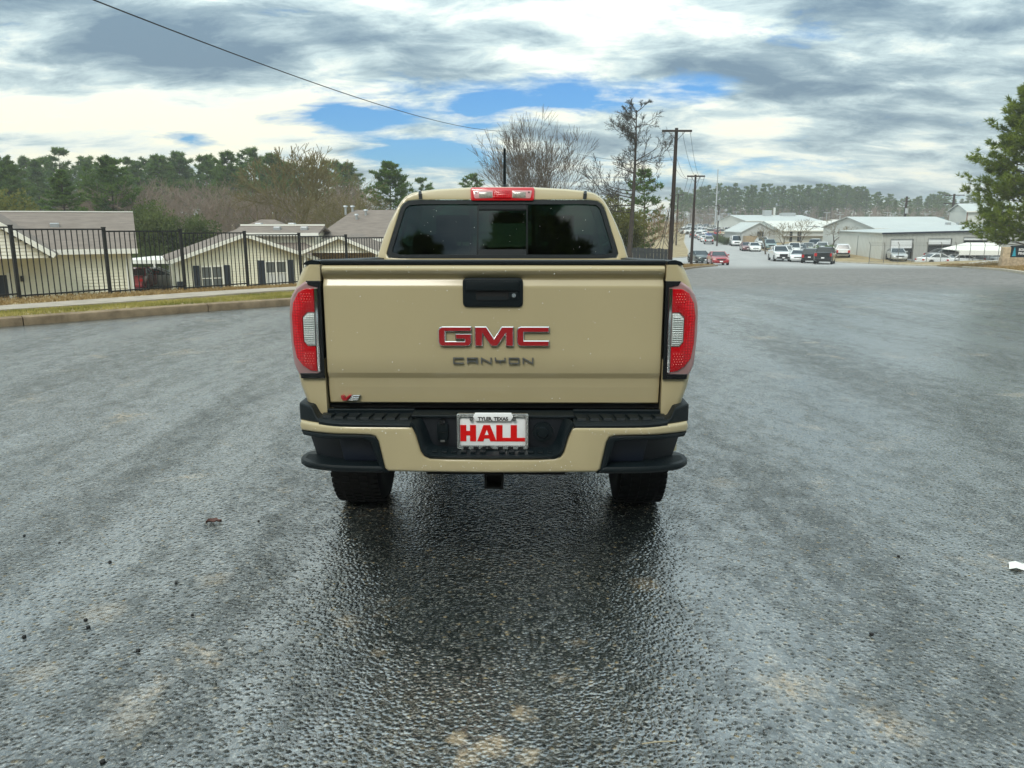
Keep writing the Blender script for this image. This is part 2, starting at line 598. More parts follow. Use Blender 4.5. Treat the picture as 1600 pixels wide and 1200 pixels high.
    # the water film rounds the relief off
    bc = N('ShaderNodeBump'); bc.inputs['Strength'].default_value = BUMP_S; bc.inputs['Distance'].default_value = 0.0056
    L(h, bc.inputs['Height']); L(bc.outputs[0], b.inputs['Coat Normal'])
    return m


def road_point(x, y):
    """point of the flat asphalt seen at a photo pixel"""
    a, b = (x - 800) / FPX, (600 - y) / FPX
    d = Vector((a, math.cos(PITCH) + b * math.sin(PITCH), -math.sin(PITCH) + b * math.cos(PITCH)))
    return d.x * CAM_H / -d.z, d.y * CAM_H / -d.z


STAINS = [(*road_point(x, y), r, 0.95 if 690 < x < 850 and y > 1100 else 0.42) for x, y, r in ((766, 1168, 0.055), (731, 1188, 0.04), (824, 1184, 0.04), (820, 1116, 0.04), (712, 1152, 0.035), (905, 1003, 0.03), (1010, 912, 0.07), (540, 970, 0.05),
                                                 (160, 958, 0.10), (205, 1126, 0.09), (60, 1050, 0.08), (335, 905, 0.08), (1130, 755, 0.10), (590, 1018, 0.03), (870, 1060, 0.03))]
BUMP_S = 1.0
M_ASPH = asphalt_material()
M_SOIL = mat('dry_grass_soil', (0.20, 0.15, 0.075), 0.95, var=0.0, col2=(0.40, 0.31, 0.17), scale=1.1, bump=0.6, bscale=9, detail=9)
M_CONC = mat('concrete', (0.36, 0.31, 0.25), 0.9, var=0.18, scale=3.0, bump=0.2, bscale=60)
M_KERB = mat('kerb_concrete', (0.15, 0.105, 0.06), 0.75, col2=(0.30, 0.22, 0.135), scale=4.0, bump=0.35, bscale=40, detail=8)
M_KERB2 = mat('pale_kerb_concrete', (0.36, 0.31, 0.23), 0.85, col2=(0.5, 0.45, 0.36), scale=2.0, bump=0.3, bscale=30, detail=8)


def frange(a, b, s):
    n = max(1, int(round((b - a) / s)))
    return [a + (b - a) * i / n for i in range(n)]


def build_ground():
    ys = frange(-60, 5, 10) + frange(5, 30, 1.0) + frange(30, 115, 1.8) + frange(115, 200, 5) + frange(200, 420, 14) + [420, 520, 700, 950]
    us = [-800, -500, -350, -200, -130, -95, -75] + list(np.linspace(-62, -0.9, 62)) + [-0.35]
    vs_ = [0.35] + list(np.linspace(0.9, 60, 50)) + [75, 95, 130, 200, 350, 500, 800]
    V = []
    cols = len(us) + 4 + len(vs_)
    for y in ys:
        xl, xr = interp(XL, y), interp(XR, y)
        zr = road_z(0, y) - 0.08
        for u in us: V.append((xl + u, y, ground_z(xl + u, y)))
        V.append((xl - 0.17, y, ground_z(xl - 0.2, y) - 0.01)); V.append((xl - 0.16, y, zr)); V.append((xr + 0.16, y, zr))
        V.append((xr + 0.17, y, ground_z(xr + 0.2, y) - 0.01))
        for v in vs_: V.append((xr + v, y, ground_z(xr + v, y)))
    F = []
    for i in range(len(ys) - 1):
        for k in range(cols - 1):
            a = i * cols + k
            F.append((a, a + 1, a + cols + 1, a + cols))
    me = bpy.data.meshes.new('ground'); me.from_pydata(V, [], F); finish(me, M_SOIL, 60)
    tag(link('ground', me), kind='structure')

    # road sheet
    ys = frange(-60, 4, 8) + frange(4, 30, 0.8) + frange(30, 115, 1.5) + frange(115, 330, 5) + [330]
    V, F = [], []
    K = 24
    for y in ys:
        xl, xr = interp(XL, y) - 0.10, interp(XR, y) + 0.10
        for k in range(K + 1):
            V.append((xl + (xr - xl) * k / K, y, road_z(0, y)))
    for i in range(len(ys) - 1):
        for k in range(K):
            a = i * (K + 1) + k
            F.append((a, a + 1, a + K + 2, a + K + 1))
    me = bpy.data.meshes.new('road'); me.from_pydata(V, [], F); finish(me, M_ASPH, 60)
    tag(link('road', me), kind='structure')


build_ground()


def kerb(name, tab, side, y0, y1, matl, seglen, width=0.17, top=0.14):
    """kerb cast in sections with open joints, following a road edge"""
    root = bpy.data.objects.new(name, None); COL.objects.link(root); tag(root, kind='structure')
    pts = []
    y = y0
    while y < y1:
        pts.append(Vector((interp(tab, y), y))); y += 0.25
    # resample by length
    cum = [0]
    for a, b in zip(pts, pts[1:]): cum.append(cum[-1] + (b - a).length)
    def at(s):
        for i in range(len(cum) - 1):
            if cum[i + 1] >= s:
                t = (s - cum[i]) / max(1e-6, cum[i + 1] - cum[i]); return pts[i].lerp(pts[i + 1], t)
        return pts[-1]
    s = 0.0
    while s < cum[-1] - 0.5:
        e = min(s + seglen, cum[-1])
        rows = []
        n = max(2, int((e - s) / 0.6))
        for k in range(n + 1):
            u = s + 0.008 + (e - s - 0.016) * k / n
            p = at(u); q = at(min(u + 0.3, cum[-1])); r_ = at(max(u - 0.3, 0))
            t = (q - r_).normalized(); nrm = Vector((-t.y, t.x)) * side     # pointing away from the road
            z = road_z(p.x, p.y)
            prof = [(0.0, -0.08), (0.0, top - 0.045), (0.012, top - 0.014), (0.045, top), (width, top + 0.004), (width, -0.06)]
            rows.append([(p.x + nrm.x * a, p.y + nrm.y * a, z + b) for a, b in prof])
        m = MB(); m.loft(rows)
        m.poly(*rows[0]); m.poly(*rows[-1])
        m.build('kerb_section', matl, root, smooth=40)
        s = e
    return root


kerb('kerb', XL, 1, 8.0, 83.5, M_KERB, 3.05)
kerb('kerb', XR, -1, 24.0, 66.0, M_KERB2, 4.0)
kerb('kerb', XR, -1, 74.0, 98.0, M_KERB2, 6.0)
kerb('kerb', XL, 1, 103.5, 200, M_KERB2, 12.0)
kerb('kerb', XR, -1, 104, 200, M_KERB2, 12.0)


def fence_pt(t, s=0.0):
    """point t metres along the fence line, s metres to its left"""
    p = F0 + FD * t + Vector((-FD.y, FD.x)) * s
    return p


def sheet(name, corners, matl, lift, nx=12, ny=12, kind='structure', parent=None):
    """four-cornered sheet laid on the terrain"""
    a, b, c, d = [Vector(p) for p in corners]
    V, F = [], []
    for i in range(ny + 1):
        for k in range(nx + 1):
            p = a.lerp(b, k / nx).lerp(d.lerp(c, k / nx), i / ny)
            V.append((p.x, p.y, ground_z(p.x, p.y) + lift))
    for i in range(ny):
        for k in range(nx):
            q = i * (nx + 1) + k; F.append((q, q + 1, q + nx + 2, q + nx + 1))
    me = bpy.data.meshes.new(name); me.from_pydata(V, [], F); finish(me, matl, 60)
    return tag(link(name, me, parent), kind=kind)


def build_sidewalk():
    root = bpy.data.objects.new('sidewalk', None); COL.objects.link(root); tag(root, kind='structure')
    t = -9.0
    while t < 30:
        rows = []
        for k in range(4):
            u = t + 0.006 + (1.5 - 0.012) * k / 3
            rows.append([])
            for s, dz in ((-5.05, -0.12), (-5.05, 0.03), (-3.75, 0.03), (-3.75, -0.12)):
                p = fence_pt(u, s)
                rows[-1].append((p.x, p.y, ground_z(p.x, p.y) + dz + 0.015))
        m = MB(); m.loft(rows); m.poly(*rows[0]); m.poly(*rows[-1])
        m.build('paving_slab', M_CONC, root)
        t += 1.5


build_sidewalk()


def blades(name, pts, hmin, hmax, wid, matl, seed, lean=0.5, per=4, kind='stuff', label=None, cat=None):
    rng = np.random.default_rng(seed)
    P = np.repeat(np.asarray(pts, np.float64), per, axis=0)
    n = len(P)
    P[:, :2] += rng.normal(0, 0.03, (n, 2))
    a = rng.uniform(0, 2 * PI, n); h = rng.uniform(hmin, hmax, n)
    d = np.stack([np.cos(a), np.sin(a)], 1)
    l = rng.uniform(0, lean, n) * h
    b = rng.uniform(0, 2 * PI, n)
    V = np.zeros((n, 3, 3))
    V[:, 0, :] = P; V[:, 1, :] = P; V[:, 2, :] = P
    V[:, 0, :2] += d * wid; V[:, 1, :2] -= d * wid
    V[:, 2, 0] += np.cos(b) * l; V[:, 2, 1] += np.sin(b) * l; V[:, 2, 2] += h
    V[:, :2, 2] -= 0.01
    me = np_mesh(name, V.reshape(-1, 3), np.arange(3 * n).reshape(-1, 3), matl)
    return tag(link(name, me), label, cat, kind=kind)


M_GRASS = mat('verge_grass', (0.15, 0.165, 0.03), 0.9, col2=(0.46, 0.39, 0.13), scale=0.75, detail=7, spec=0.2)
M_STRAW = mat('dead_grass', (0.20, 0.12, 0.045), 0.95, col2=(0.42, 0.31, 0.15), scale=1.6, detail=7, spec=0.1)


def scatter():
    rng = random.Random(4)
    pts = []
    while len(pts) < 17000:      # strip between kerb and walk
        y = rng.uniform(9.5, 30); xl = interp(XL, y)
        x = xl - 0.2 - rng.random() ** 1.1 * 9
        d = Vector((x, y)) - F0
        s = FD.x * d.y - FD.y * d.x
        if s > -5.15: continue
        pts.append((x, y, ground_z(x, y)))
    blades('verge_grass', pts, 0.02, 0.06, 0.009, M_GRASS, 1, label='short green and yellow grass between the kerb and the sidewalk', cat='grass')
    pts = []
    while len(pts) < 7500:
        t = rng.uniform(-8, 22); s = rng.uniform(-3.6, 1.6); p = fence_pt(t, s)
        pts.append((p.x, p.y, ground_z(p.x, p.y)))
    blades('dead_grass', pts, 0.03, 0.10, 0.012, M_STRAW, 2, lean=1.2, label='brown dead grass along the foot of the iron fence', cat='grass')
    pts = []
    while len(pts) < 12000:
        y = rng.uniform(33, 74); xr = interp(XR, y)
        x = xr + 0.25 + rng.random() ** 1.3 * 14
        pts.append((x, y, ground_z(x, y)))
    blades('dead_grass', pts, 0.04, 0.20, 0.025, M_STRAW, 3, lean=1.2, label='brown dead grass on the bank under the right-hand pine', cat='grass')
    pts = []
    while len(pts) < 5000:
        y = rng.uniform(56, 80); xl = interp(XL, y)
        x = xl - 0.25 - rng.random() * 7
        pts.append((x, y, ground_z(x, y)))
    blades('dead_grass', pts, 0.03, 0.12, 0.03, M_STRAW, 5, lean=1.2, label='straw coloured grass round the foot of the utility poles', cat='grass')


scatter()
M_LOT = mat('car_park_asphalt', (0.20, 0.20, 0.195), 0.85, var=0.15, scale=0.3)
M_DRIVE = mat('driveway_concrete', (0.46, 0.44, 0.40), 0.85, var=0.12, scale=0.5)
sheet('car_park', [(58, 186), (88, 186), (118, 300), (66, 300)], M_LOT, 0.05, 14, 30)
sheet('car_park', [(45.5, 108), (80, 108), (80, 140), (47, 140)], M_LOT, 0.05, 20, 20)
sheet('driveway', [(41, 68.5), (60, 76), (60, 83), (41, 73.5)], M_DRIVE, 0.05, 12, 6)
sheet('yard', [(48, 86), (95, 86), (95, 97), (48, 97)], M_LOT, 0.05, 20, 8)
sheet('yard', [(-30, 40), (-14, 40), (-14, 60), (-30, 60)], M_LOT, 0.05, 10, 10)
# ---------------------------------------------------------------- the pickup truck
M_PAINT = mat('sand_paint', (0.46, 0.385, 0.225), 0.36, spec=0.5, coat=0.7, coat_rough=0.10, var=0.04, scale=1.3)
M_BLKPL = mat('black_plastic', (0.004, 0.008, 0.010), 0.40, spec=0.26, bump=0.25, bscale=700)
M_BLKSM = mat('gloss_black', (0.006, 0.007, 0.008), 0.18)
M_RUBBER = mat('tyre_rubber', (0.006, 0.006, 0.006), 0.8, spec=0.25)
M_DARK = mat('underbody_black', (0.006, 0.006, 0.006), 0.8)
M_CHROME = mat('chrome', (0.72, 0.73, 0.74), 0.12, metal=1.0)
M_STEEL = mat('satin_metal', (0.30, 0.30, 0.29), 0.35, metal=1.0)
M_REDIN = mat('red_inlay', (0.33, 0.008, 0.012), 0.35, coat=0.5)
M_WHITEPL = mat('white_plate', (0.90, 0.90, 0.90), 0.35)
M_HALLRED = mat('plate_red', (0.66, 0.002, 0.002), 0.4)
M_BLACKINK = mat('black_ink', (0.01, 0.01, 0.01), 0.5)
M_PLFRAME = mat('plate_frame', (0.42, 0.43, 0.42), 0.25, metal=0.8)
M_CARPET = mat('cabin_trim', (0.012, 0.012, 0.013), 0.9)
M_DROP = mat('raindrop', (0.75, 0.74, 0.66), 0.08, spec=0.8)


def lens_material(name, col, cell, rough=0.12, emit=0.0, squash=(1, 1, 1), strength=0.6, col2=None):
    m = bpy.data.materials.new(name); m.use_nodes = True
    nt = m.node_tree; b = nt.nodes['Principled BSDF']; N, L = nt.nodes.new, nt.links.new
    tc = N('ShaderNodeTexCoord'); mp = N('ShaderNodeMapping'); L(tc.outputs['Object'], mp.inputs[0]); mp.inputs['Scale'].default_value = squash
    v = N('ShaderNodeTexVoronoi'); L(mp.outputs[0], v.inputs['Vector']); v.inputs['Scale'].default_value = cell; v.inputs['Randomness'].default_value = 0.15
    bp = N('ShaderNodeBump'); bp.inputs['Strength'].default_value = strength; bp.inputs['Distance'].default_value = 0.004; bp.invert = True
    L(v.outputs['Distance'], bp.inputs['Height'])
    rp = N('ShaderNodeValToRGB'); L(v.outputs['Distance'], rp.inputs[0])
    rp.color_ramp.elements[0].position = 0.12; rp.color_ramp.elements[0].color = (*(col2 or tuple(min(1, c * 1.5 + 0.01) for c in col)), 1)
    rp.color_ramp.elements[1].position = 0.5; rp.color_ramp.elements[1].color = (*col, 1)
    L(rp.outputs[0], b.inputs['Base Color'])
    L(bp.outputs[0], b.inputs['Normal'])
    b.inputs['Roughness'].default_value = rough
    b.inputs['Coat Weight'].default_value = 0.5; b.inputs['Coat Roughness'].default_value = 0.03
    return m


M_REDLENS = lens_material('red_lens', (0.46, 0.001, 0.006), 85, col2=(0.85, 0.008, 0.02))
M_REVLENS = lens_material('clear_lens', (0.42, 0.46, 0.44), 150, rough=0.08, squash=(1.0, 1, 0.8), col2=(0.85, 0.88, 0.86))
M_CLEAR = mat('clear_edge', (0.34, 0.20, 0.20), 0.10, coat=1.0)


def tint_glass(name, tint, gloss=0.08):
    m = bpy.data.materials.new(name); m.use_nodes = True
    nt = m.node_tree; nt.nodes.clear(); N, L = nt.nodes.new, nt.links.new
    o = N('ShaderNodeOutputMaterial'); t = N('ShaderNodeBsdfTransparent'); t.inputs[0].default_value = (*tint, 1)
    g = N('ShaderNodeBsdfGlossy'); g.inputs['Roughness'].default_value = 0.02; g.inputs[0].default_value = (0.9, 0.95, 1, 1)
    fr = N('ShaderNodeFresnel'); fr.inputs[0].default_value = 1.5
    mx = N('ShaderNodeMixShader')
    L(fr.outputs[0], mx.inputs[0]); L(t.outputs[0], mx.inputs[1]); L(g.outputs[0], mx.inputs[2]); L(mx.outputs[0], o.inputs[0])
    return m


M_PRIV = tint_glass('privacy_glass', (0.11, 0.18, 0.15))
M_GLASS = tint_glass('window_glass', (0.72, 0.85, 0.78))

T_YAW = R(-0.75)
T_D, T_X = 3.30, -0.125
_fw = Vector((math.sin(-T_YAW), math.cos(-T_YAW), 0)); _rt = Vector((_fw.y, -_fw.x, 0))
truck = thing('pickup_truck', 'sand coloured crew cab pickup truck seen from behind on the wet asphalt', 'pickup truck', _fw * T_D + _rt * T_X, T_YAW)

# outer skin of the body side: half width against height
SIDE = [(0.700, 0.50), (0.775, 0.56), (0.812, 0.68), (0.818, 0.76), (0.826, 0.80), (0.842, 0.85), (0.858, 0.90), (0.870, 0.96), (0.878, 1.05), (0.884, 1.15), (0.882, 1.24),
        (0.870, 1.31), (0.852, 1.36), (0.838, 1.39), (0.826, 1.415), (0.812, 1.437)]


def side_x(z):
    return interp([(b, a) for a, b in SIDE], z)


REAR_AX, FRONT_AX, AX_Z, ARCH = 1.06, 4.32, 0.385, 0.47


def body_sides():
    for s in (-1, 1):
        m = MB()
        zs = [0.50, 0.56, 0.62, 0.68, 0.72, 0.76, 0.80, 0.83, 0.86, 0.90, 0.945, 1.0, 1.08, 1.15, 1.24, 1.31, 1.36, 1.39, 1.415, 1.437]
        ys = [0.0, 0.008, 0.022, 0.05] + frange(0.09, 1.60, 0.045) + [1.60]
        grid = {}
        for j, y in enumerate(ys):
            rd = interp([(0, 0.034), (0.008, 0.020), (0.022, 0.007), (0.05, 0)], y)
            for i, z in enumerate(zs):
                grid[i, j] = (s * (side_x(z) - rd), y, z - 0.062 * (y / 1.6) * smooth(1.0, 1.40, z))
        for j in range(len(ys) - 1):
            for i in range(len(zs) - 1):
                cy, cz = (ys[j] + ys[j + 1]) / 2, (zs[i] + zs[i + 1]) / 2
                if (cy - REAR_AX) ** 2 + (cz - AX_Z) ** 2 < ARCH ** 2 or (cy < 0.42 and cz < 0.74): continue
                m.poly(grid[i, j], grid[i, j + 1], grid[i + 1, j + 1], grid[i + 1, j])
        # rear face from the gate gap to the corner, below and above the lamp as well as behind it
        for i in range(len(zs) - 1):
            if zs[i] < 0.71: continue
            m.poly((s * 0.739, 0.0, zs[i]), grid[i, 0], grid[i + 1, 0], (s * 0.739, 0.0, zs[i + 1]))
        # inner jamb
        m.poly((s * 0.739, 0, 0.70), (s * 0.739, 0, 1.437), (s * 0.739, 0.10, 1.437), (s * 0.739, 0.10, 0.70))
        bs = m.build('bed_side', M_PAINT, truck, smooth=50)
        m = MB()      # arch lip
        pts = [(s * (side_x(AX_Z + ARCH * math.sin(a)) - 0.004), REAR_AX + ARCH * math.cos(a), AX_Z + ARCH * math.sin(a)) for a in np.linspace(0.25, PI - 0.25, 26)]
        m.tube(pts, 0.022, 8); m.build('arch_lip', M_PAINT, bs, smooth=60)
        # rail cap in black plastic
        m = MB()
        rows = []
        for y in [0.004, 0.02] + frange(0.1, 1.58, 0.2) + [1.58]:
            k = -0.062 * y / 1.6
            rows.append([(s * 0.742, y, 1.432 + k), (s * 0.742, y, 1.452 + k), (s * 0.775, y, 1.457 + k), (s * 0.800, y, 1.450 + k), (s * 0.813, y, 1.437 + k)])
        m.loft(rows); m.poly(*rows[0])
        m.build('rail_cap', M_BLKPL, bs, smooth=45)
        m = MB()      # inner bed wall
        m.box(min(s * 0.66, s * 0.735), max(s * 0.66, s * 0.735), 0.06, 1.56, 0.86, 1.372); m.build('bed_wall', M_PAINT, bs)


body_sides()


def bed():
    m = MB(); m.box(-0.73, 0.73, 0.05, 1.58, 0.80, 0.86); m.build('bed_floor', M_BLKPL, truck)
    m = MB(); m.box(-0.735, 0.735, 1.530, 1.558, 0.86, 1.365); m.build('bed_front_wall', M_PAINT, truck, bevel=0.008)


bed()


def inset(pts, d):
    """offset a closed outline inwards by d"""
    n = len(pts)
    area = sum(pts[i][0] * pts[(i + 1) % n][1] - pts[(i + 1) % n][0] * pts[i][1] for i in range(n))
    sg = 1 if area > 0 else -1
    out = []
    for i in range(n):
        p, a, b = Vector(pts[i]), Vector(pts[i - 1]), Vector(pts[(i + 1) % n])
        e1, e2 = (p - a).normalized(), (b - p).normalized()
        n1, n2 = Vector((-e1.y, e1.x)) * sg, Vector((-e2.y, e2.x)) * sg
        k = n1 + n2
        k = k / max(0.35, k.dot(n1))
        out.append((p.x + k.x * d, p.y + k.y * d))
    return out


def tailgate():
    prof = [(0.05, 1.4355), (0.004, 1.4355), (-0.010, 1.431), (-0.018, 1.422), (-0.019, 1.414), (-0.014, 1.404), (-0.002, 1.390), (0.008, 1.380), (0.0095, 1.373), (0.006, 1.366),
            (-0.004, 1.351), (-0.0065, 1.345), (-0.0065, 1.335), (-0.006, 1.20), (-0.005, 1.05), (-0.004, 0.970), (-0.002, 0.965), (0.008, 0.944), (0.0095, 0.940), (0.0095, 0.905), (0.0105, 0.900),
            (0.018, 0.832), (0.024, 0.826), (0.05, 0.826)]
    m = MB()
    xs = [-0.7315, -0.7285, -0.722] + list(np.linspace(-0.70, 0.70, 29)) + [0.722, 0.7285, 0.7315]
    rows = []
    for x in xs:
        e = interp([(0.70, 0), (0.722, 0.0005), (0.7285, 0.003), (0.7315, 0.010)], abs(x))
        rows.append([(x, y + e + 0.004 * (x / 0.73) ** 2, z) for y, z in prof])
    m.loft(rows)
    for r in (rows[0], rows[-1]):
        m.poly(*r)
    g = m.build('tailgate', M_PAINT, truck, smooth=32)
    m = MB()
    m.box(-0.735, 0.735, -0.004, 0.06, 1.4365, 1.456)
    m.build('top_cap', M_BLKPL, g, bevel=0.006)
    m = MB(); m.box(-0.738, 0.738, 0.045, 0.055, 0.80, 1.44); m.build('gate_gap', M_DARK, g)
    yf = -0.0065
    # handle with bezel, grip recess and lock
    bz = plate('handle_bezel', rounded([(-0.129, 1.257), (0.129, 1.257), (0.129, 1.382), (-0.129, 1.382)], 0.022, 6), yf - 0.009, yf + 0.02, M_BLKPL, g, bev=0.008, seg=3)
    plate('handle_grip', rounded([(-0.113, 1.329), (0.113, 1.329), (0.112, 1.371), (-0.112, 1.371)], [0.003, 0.003, 0.012, 0.012], 4), yf - 0.019, yf - 0.006, M_BLKPL, g, bev=0.007, seg=3)
    plate('handle_recess', rounded([(-0.072, 1.286), (0.064, 1.286), (0.068, 1.3275), (-0.072, 1.3275)], [0.012, 0.012, 0.003, 0.003], 4), yf - 0.0098, yf, M_DARK, g, bev=0)
    m = MB(); rows = []
    for k in range(5):
        t = k / 4; rows.append([(-0.066 + 0.004 * t, yf - 0.0105 - 0.002 * (1 - t), 1.288 + 0.016 * t), (0.060 - 0.002 * t, yf - 0.0105 - 0.002 * (1 - t), 1.288 + 0.016 * t)])
    m.loft(rows); m.build('grip_lip', M_BLKPL, g)
    plate('lock_pad', rounded([(0.071, 1.290), (0.108, 1.290), (0.108, 1.3255), (0.071, 1.3255)], 0.006, 3), yf - 0.0125, yf, M_BLKPL, g, bev=0.003)
    m = MB(); m.tube([(0.090, yf - 0.016, 1.309), (0.090, yf - 0.010, 1.309)], 0.0088, 16); lk = m.build('lock_barrel', M_CHROME, g, smooth=40)

    # red letters in chrome rims
    x0, z0, H, Wd = -0.237, 1.088, 0.0875, 0.480
    def T(p): return (x0 + p[0] / 140.0 * Wd, z0 + p[1] / 25.4 * H)
    Gl = [(42, 0 + 25), (5, 25), (1.6, 23.6), (0, 20), (0, 5), (1.6, 1.4), (5, 0), (37, 0), (40.4, 1.4), (42, 5), (42, 16.2), (21.5, 16.2), (21.5, 8.8), (33, 8.8), (33, 6.5), (9.2, 6.5), (9.2, 18.6), (42, 18.6)]
    Gi = [(40, 22.9), (6, 22.9), (3.2, 21.8), (2.2, 19.5), (2.2, 5.5), (3.2, 3.2), (6, 2.2), (36, 2.2), (38.8, 3.2), (39.8, 5.5), (39.8, 14.2), (23.4, 14.2), (23.4, 10.8), (35, 10.8), (35, 4.5), (7.0, 4.5), (7.0, 20.7), (40, 20.7)]
    Ml = [(46, 0), (56, 0), (56, 16.0), (66.5, 0), (74.5, 0), (85, 16.0), (85, 0), (95, 0), (95, 25), (80, 25), (70.5, 10.2), (61, 25), (46, 25)]
    Mi = [(47.9, 1.9), (54.1, 1.9), (54.1, 19.8), (56.2, 19.8), (67.7, 2.0), (73.3, 2.0), (84.8, 19.8), (86.9, 19.8), (86.9, 1.9), (93.1, 1.9), (93.1, 23.1), (81.0, 23.1), (70.5, 7.0), (60, 23.1), (47.9, 23.1)]
    Cl = [(140, 25), (104, 25), (100.6, 23.6), (99, 20), (99, 5), (100.6, 1.4), (104, 0), (140, 0), (140, 7.4), (108.2, 7.4), (108.2, 17.6), (140, 17.6)]
    Ci = [(138.4, 22.9), (105, 22.9), (102.2, 21.8), (101.2, 19.5), (101.2, 5.5), (102.2, 3.2), (105, 2.2), (138.4, 2.2), (138.4, 5.2), (106, 5.2), (106, 19.8), (138.4, 19.8)]
    for o, i in ((Gl, Gi), (Ml, Mi), (Cl, Ci)):
        plate('chrome_letter', [T(p) for p in o], yf - 0.011, yf + 0.002, M_CHROME, g, bev=0.0028, seg=1, smooth=None)
        plate('letter_inlay', inset([T(p) for p in o], 0.0036), yf - 0.0122, yf - 0.009, M_REDIN, g, bev=0.0006, seg=1, smooth=None)
    # thin wide word under it
    x0, z0, hh, cw = -0.1745, 1.0110, 0.0270, 0.0540
    st = 0.0046
    glyph = {'C': [[(1, 1), (0, 1), (0, 0), (1, 0)]], 'A': [[(0, 0), (0, 1), (1, 1), (1, 0)], [(0, .42), (1, .42)]], 'N': [[(0, 0), (0, 1)], [(0, 1), (1, 0)], [(1, 0), (1, 1)]],
             'Y': [[(0, 1), (0, .5), (1, .5), (1, 1)], [(.5, .5), (.5, 0)]], 'O': [[(0, 0), (0, 1), (1, 1), (1, 0), (0, 0)]]}
    for k, ch in enumerate('CANYON'):
        m = MB()
        ox = x0 + k * 0.0605
        for line in glyph[ch]:
            for a, b in zip(line, line[1:]):
                pa = Vector((ox + st / 2 + a[0] * (cw - 0.008 - st), 0, z0 + st / 2 + a[1] * (hh - st)))
                pb = Vector((ox + st / 2 + b[0] * (cw - 0.008 - st), 0, z0 + st / 2 + b[1] * (hh - st)))
                d = (pb - pa).normalized() * st * 0.45
                lift = 0.0002 * (len(m.v) % 5)
                m.bar(pa - d + Vector((0, yf - 0.0035 - lift, 0)), pb + d + Vector((0, yf - 0.0035 - lift, 0)), 0.009, st, up=(0, 0, 1)) if abs(d.z) < 1e-6 else \
                    m.bar(pa - d + Vector((0, yf - 0.0035 - lift, 0)), pb + d + Vector((0, yf - 0.0035 - lift, 0)), st, 0.009, up=(0, 1, 0))
        m.build('chrome_letter', M_STEEL, g)
    # V6 badge, lower left
    bx, bz_ = -0.676, 0.840
    yb = 0.010
    def B(pts): return [(bx + p[0] * 0.001, bz_ + p[1] * 0.001) for p in pts]
    plate('badge_letter', B([(0, 22), (8, 24), (16, 22), (17, 9), (36, 25), (48, 25), (24, 0), (8, 0), (2, 10)]), yb - 0.007, yb + 0.012, M_REDIN, g, bev=0.001, seg=1, smooth=None)
    plate('badge_letter', B([(44, 18), (52, 25), (86, 25), (80, 19), (58, 19), (56, 16), (80, 16), (76, 2), (72, 0), (30, 0), (40, 10)]), yb - 0.006, yb + 0.012, M_CHROME, g, bev=0.001, seg=1, smooth=None)
    return g


gate = tailgate()


def tail_lights():
    for s in (-1, 1):
        def mir(pts): return [(s * x, z) for x, z in pts]
        zz = np.linspace(0.95, 1.366, 16)
        out = [(0.748, 0.948)] + [(min(side_x(z) + 0.002, interp([(0.95, 0.846), (0.985, 0.868), (1.03, 0.884), (1.2, 0.890), (1.28, 0.880), (1.33, 0.856), (1.366, 0.806)], z)), z) for z in zz] + [(0.740, 1.366)]
        hs = plate('tail_light', mir(out), -0.010, 0.10, M_CLEAR, truck, bev=0.012, seg=3, bend=lambda x, z: 0.9 * max(0, abs(x) - 0.845) ** 1.3, smooth=45)
        yf = -0.0105
        plate('bezel', mir([(0.7395, 0.944), (0.7560, 0.944), (0.8430, 0.944), (0.8460, 0.967), (0.770, 0.967), (0.7545, 0.972), (0.7500, 1.342), (0.790, 1.350), (0.800, 1.369), (0.7370, 1.369)]), yf - 0.003, 0.03, M_BLKSM, hs, bev=0.002, seg=1)
        plate('chrome_strip', mir([(0.7555, 0.974), (0.768, 0.974), (0.7645, 1.338), (0.7515, 1.338)]), yf - 0.0055, 0.0, M_CHROME, hs, bev=0.003)
        red = [(0.7690, 0.976), (0.800, 0.980), (0.830, 1.000), (0.858, 1.035), (0.870, 1.10), (0.871, 1.22), (0.861, 1.275), (0.836, 1.318), (0.806, 1.336), (0.7665, 1.336),
               (0.7675, 1.236), (0.800, 1.236), (0.8225, 1.214), (0.8225, 1.108), (0.806, 1.086), (0.7695, 1.086)]
        plate('red_lens', mir(red), yf - 0.006, 0.0, M_REDLENS, hs, bev=0.004, bend=lambda x, z: 0.5 * max(0, abs(x) - 0.83) ** 1.2)
        rev = [(0.7695, 1.090), (0.803, 1.090), (0.8185, 1.110), (0.8185, 1.211), (0.797, 1.232), (0.7680, 1.232)]
        rv = plate('reversing_lamp', mir(rev), yf - 0.0085, 0.0, M_REVLENS, hs, bev=0.004)
        # horizontal flutes across the reversing lamp
        m = MB()
        for k in range(13):
            z = 1.100 + k * 0.0095
            m.tube([(s * 0.772, yf - 0.0085, z), (s * (0.815 if 1.115 < z < 1.205 else 0.803), yf - 0.0085, z)], 0.0032, 6)
        tag(m.build('lamp_flutes', M_REVLENS, hs, smooth=60), kind='stuff')
        # small bright dots on the red lens: glints put into the colour
        m = MB()
        for (zc, rows_) in ((1.300, 4), (1.030, 5)):
            for i in range(rows_):
                for k in range(4):
                    x = 0.782 + k * 0.0115 + (i % 2) * 0.004; z = zc - 0.02 + i * 0.0115
                    m.tube([(s * x, yf - 0.0045, z), (s * x, yf - 0.0078, z)], [0.0026, 0.0014], 6)
        tag(m.build('lens_glints', mat('painted_red_glint', (0.95, 0.25, 0.22), 0.15), hs), kind='stuff')


tail_lights()


def bump_bend(x, z):
    a = abs(x)
    return 0.02 * (a / 0.6) ** 2 + (0 if a < 0.62 else 1.35 * (a - 0.62) ** 1.75)


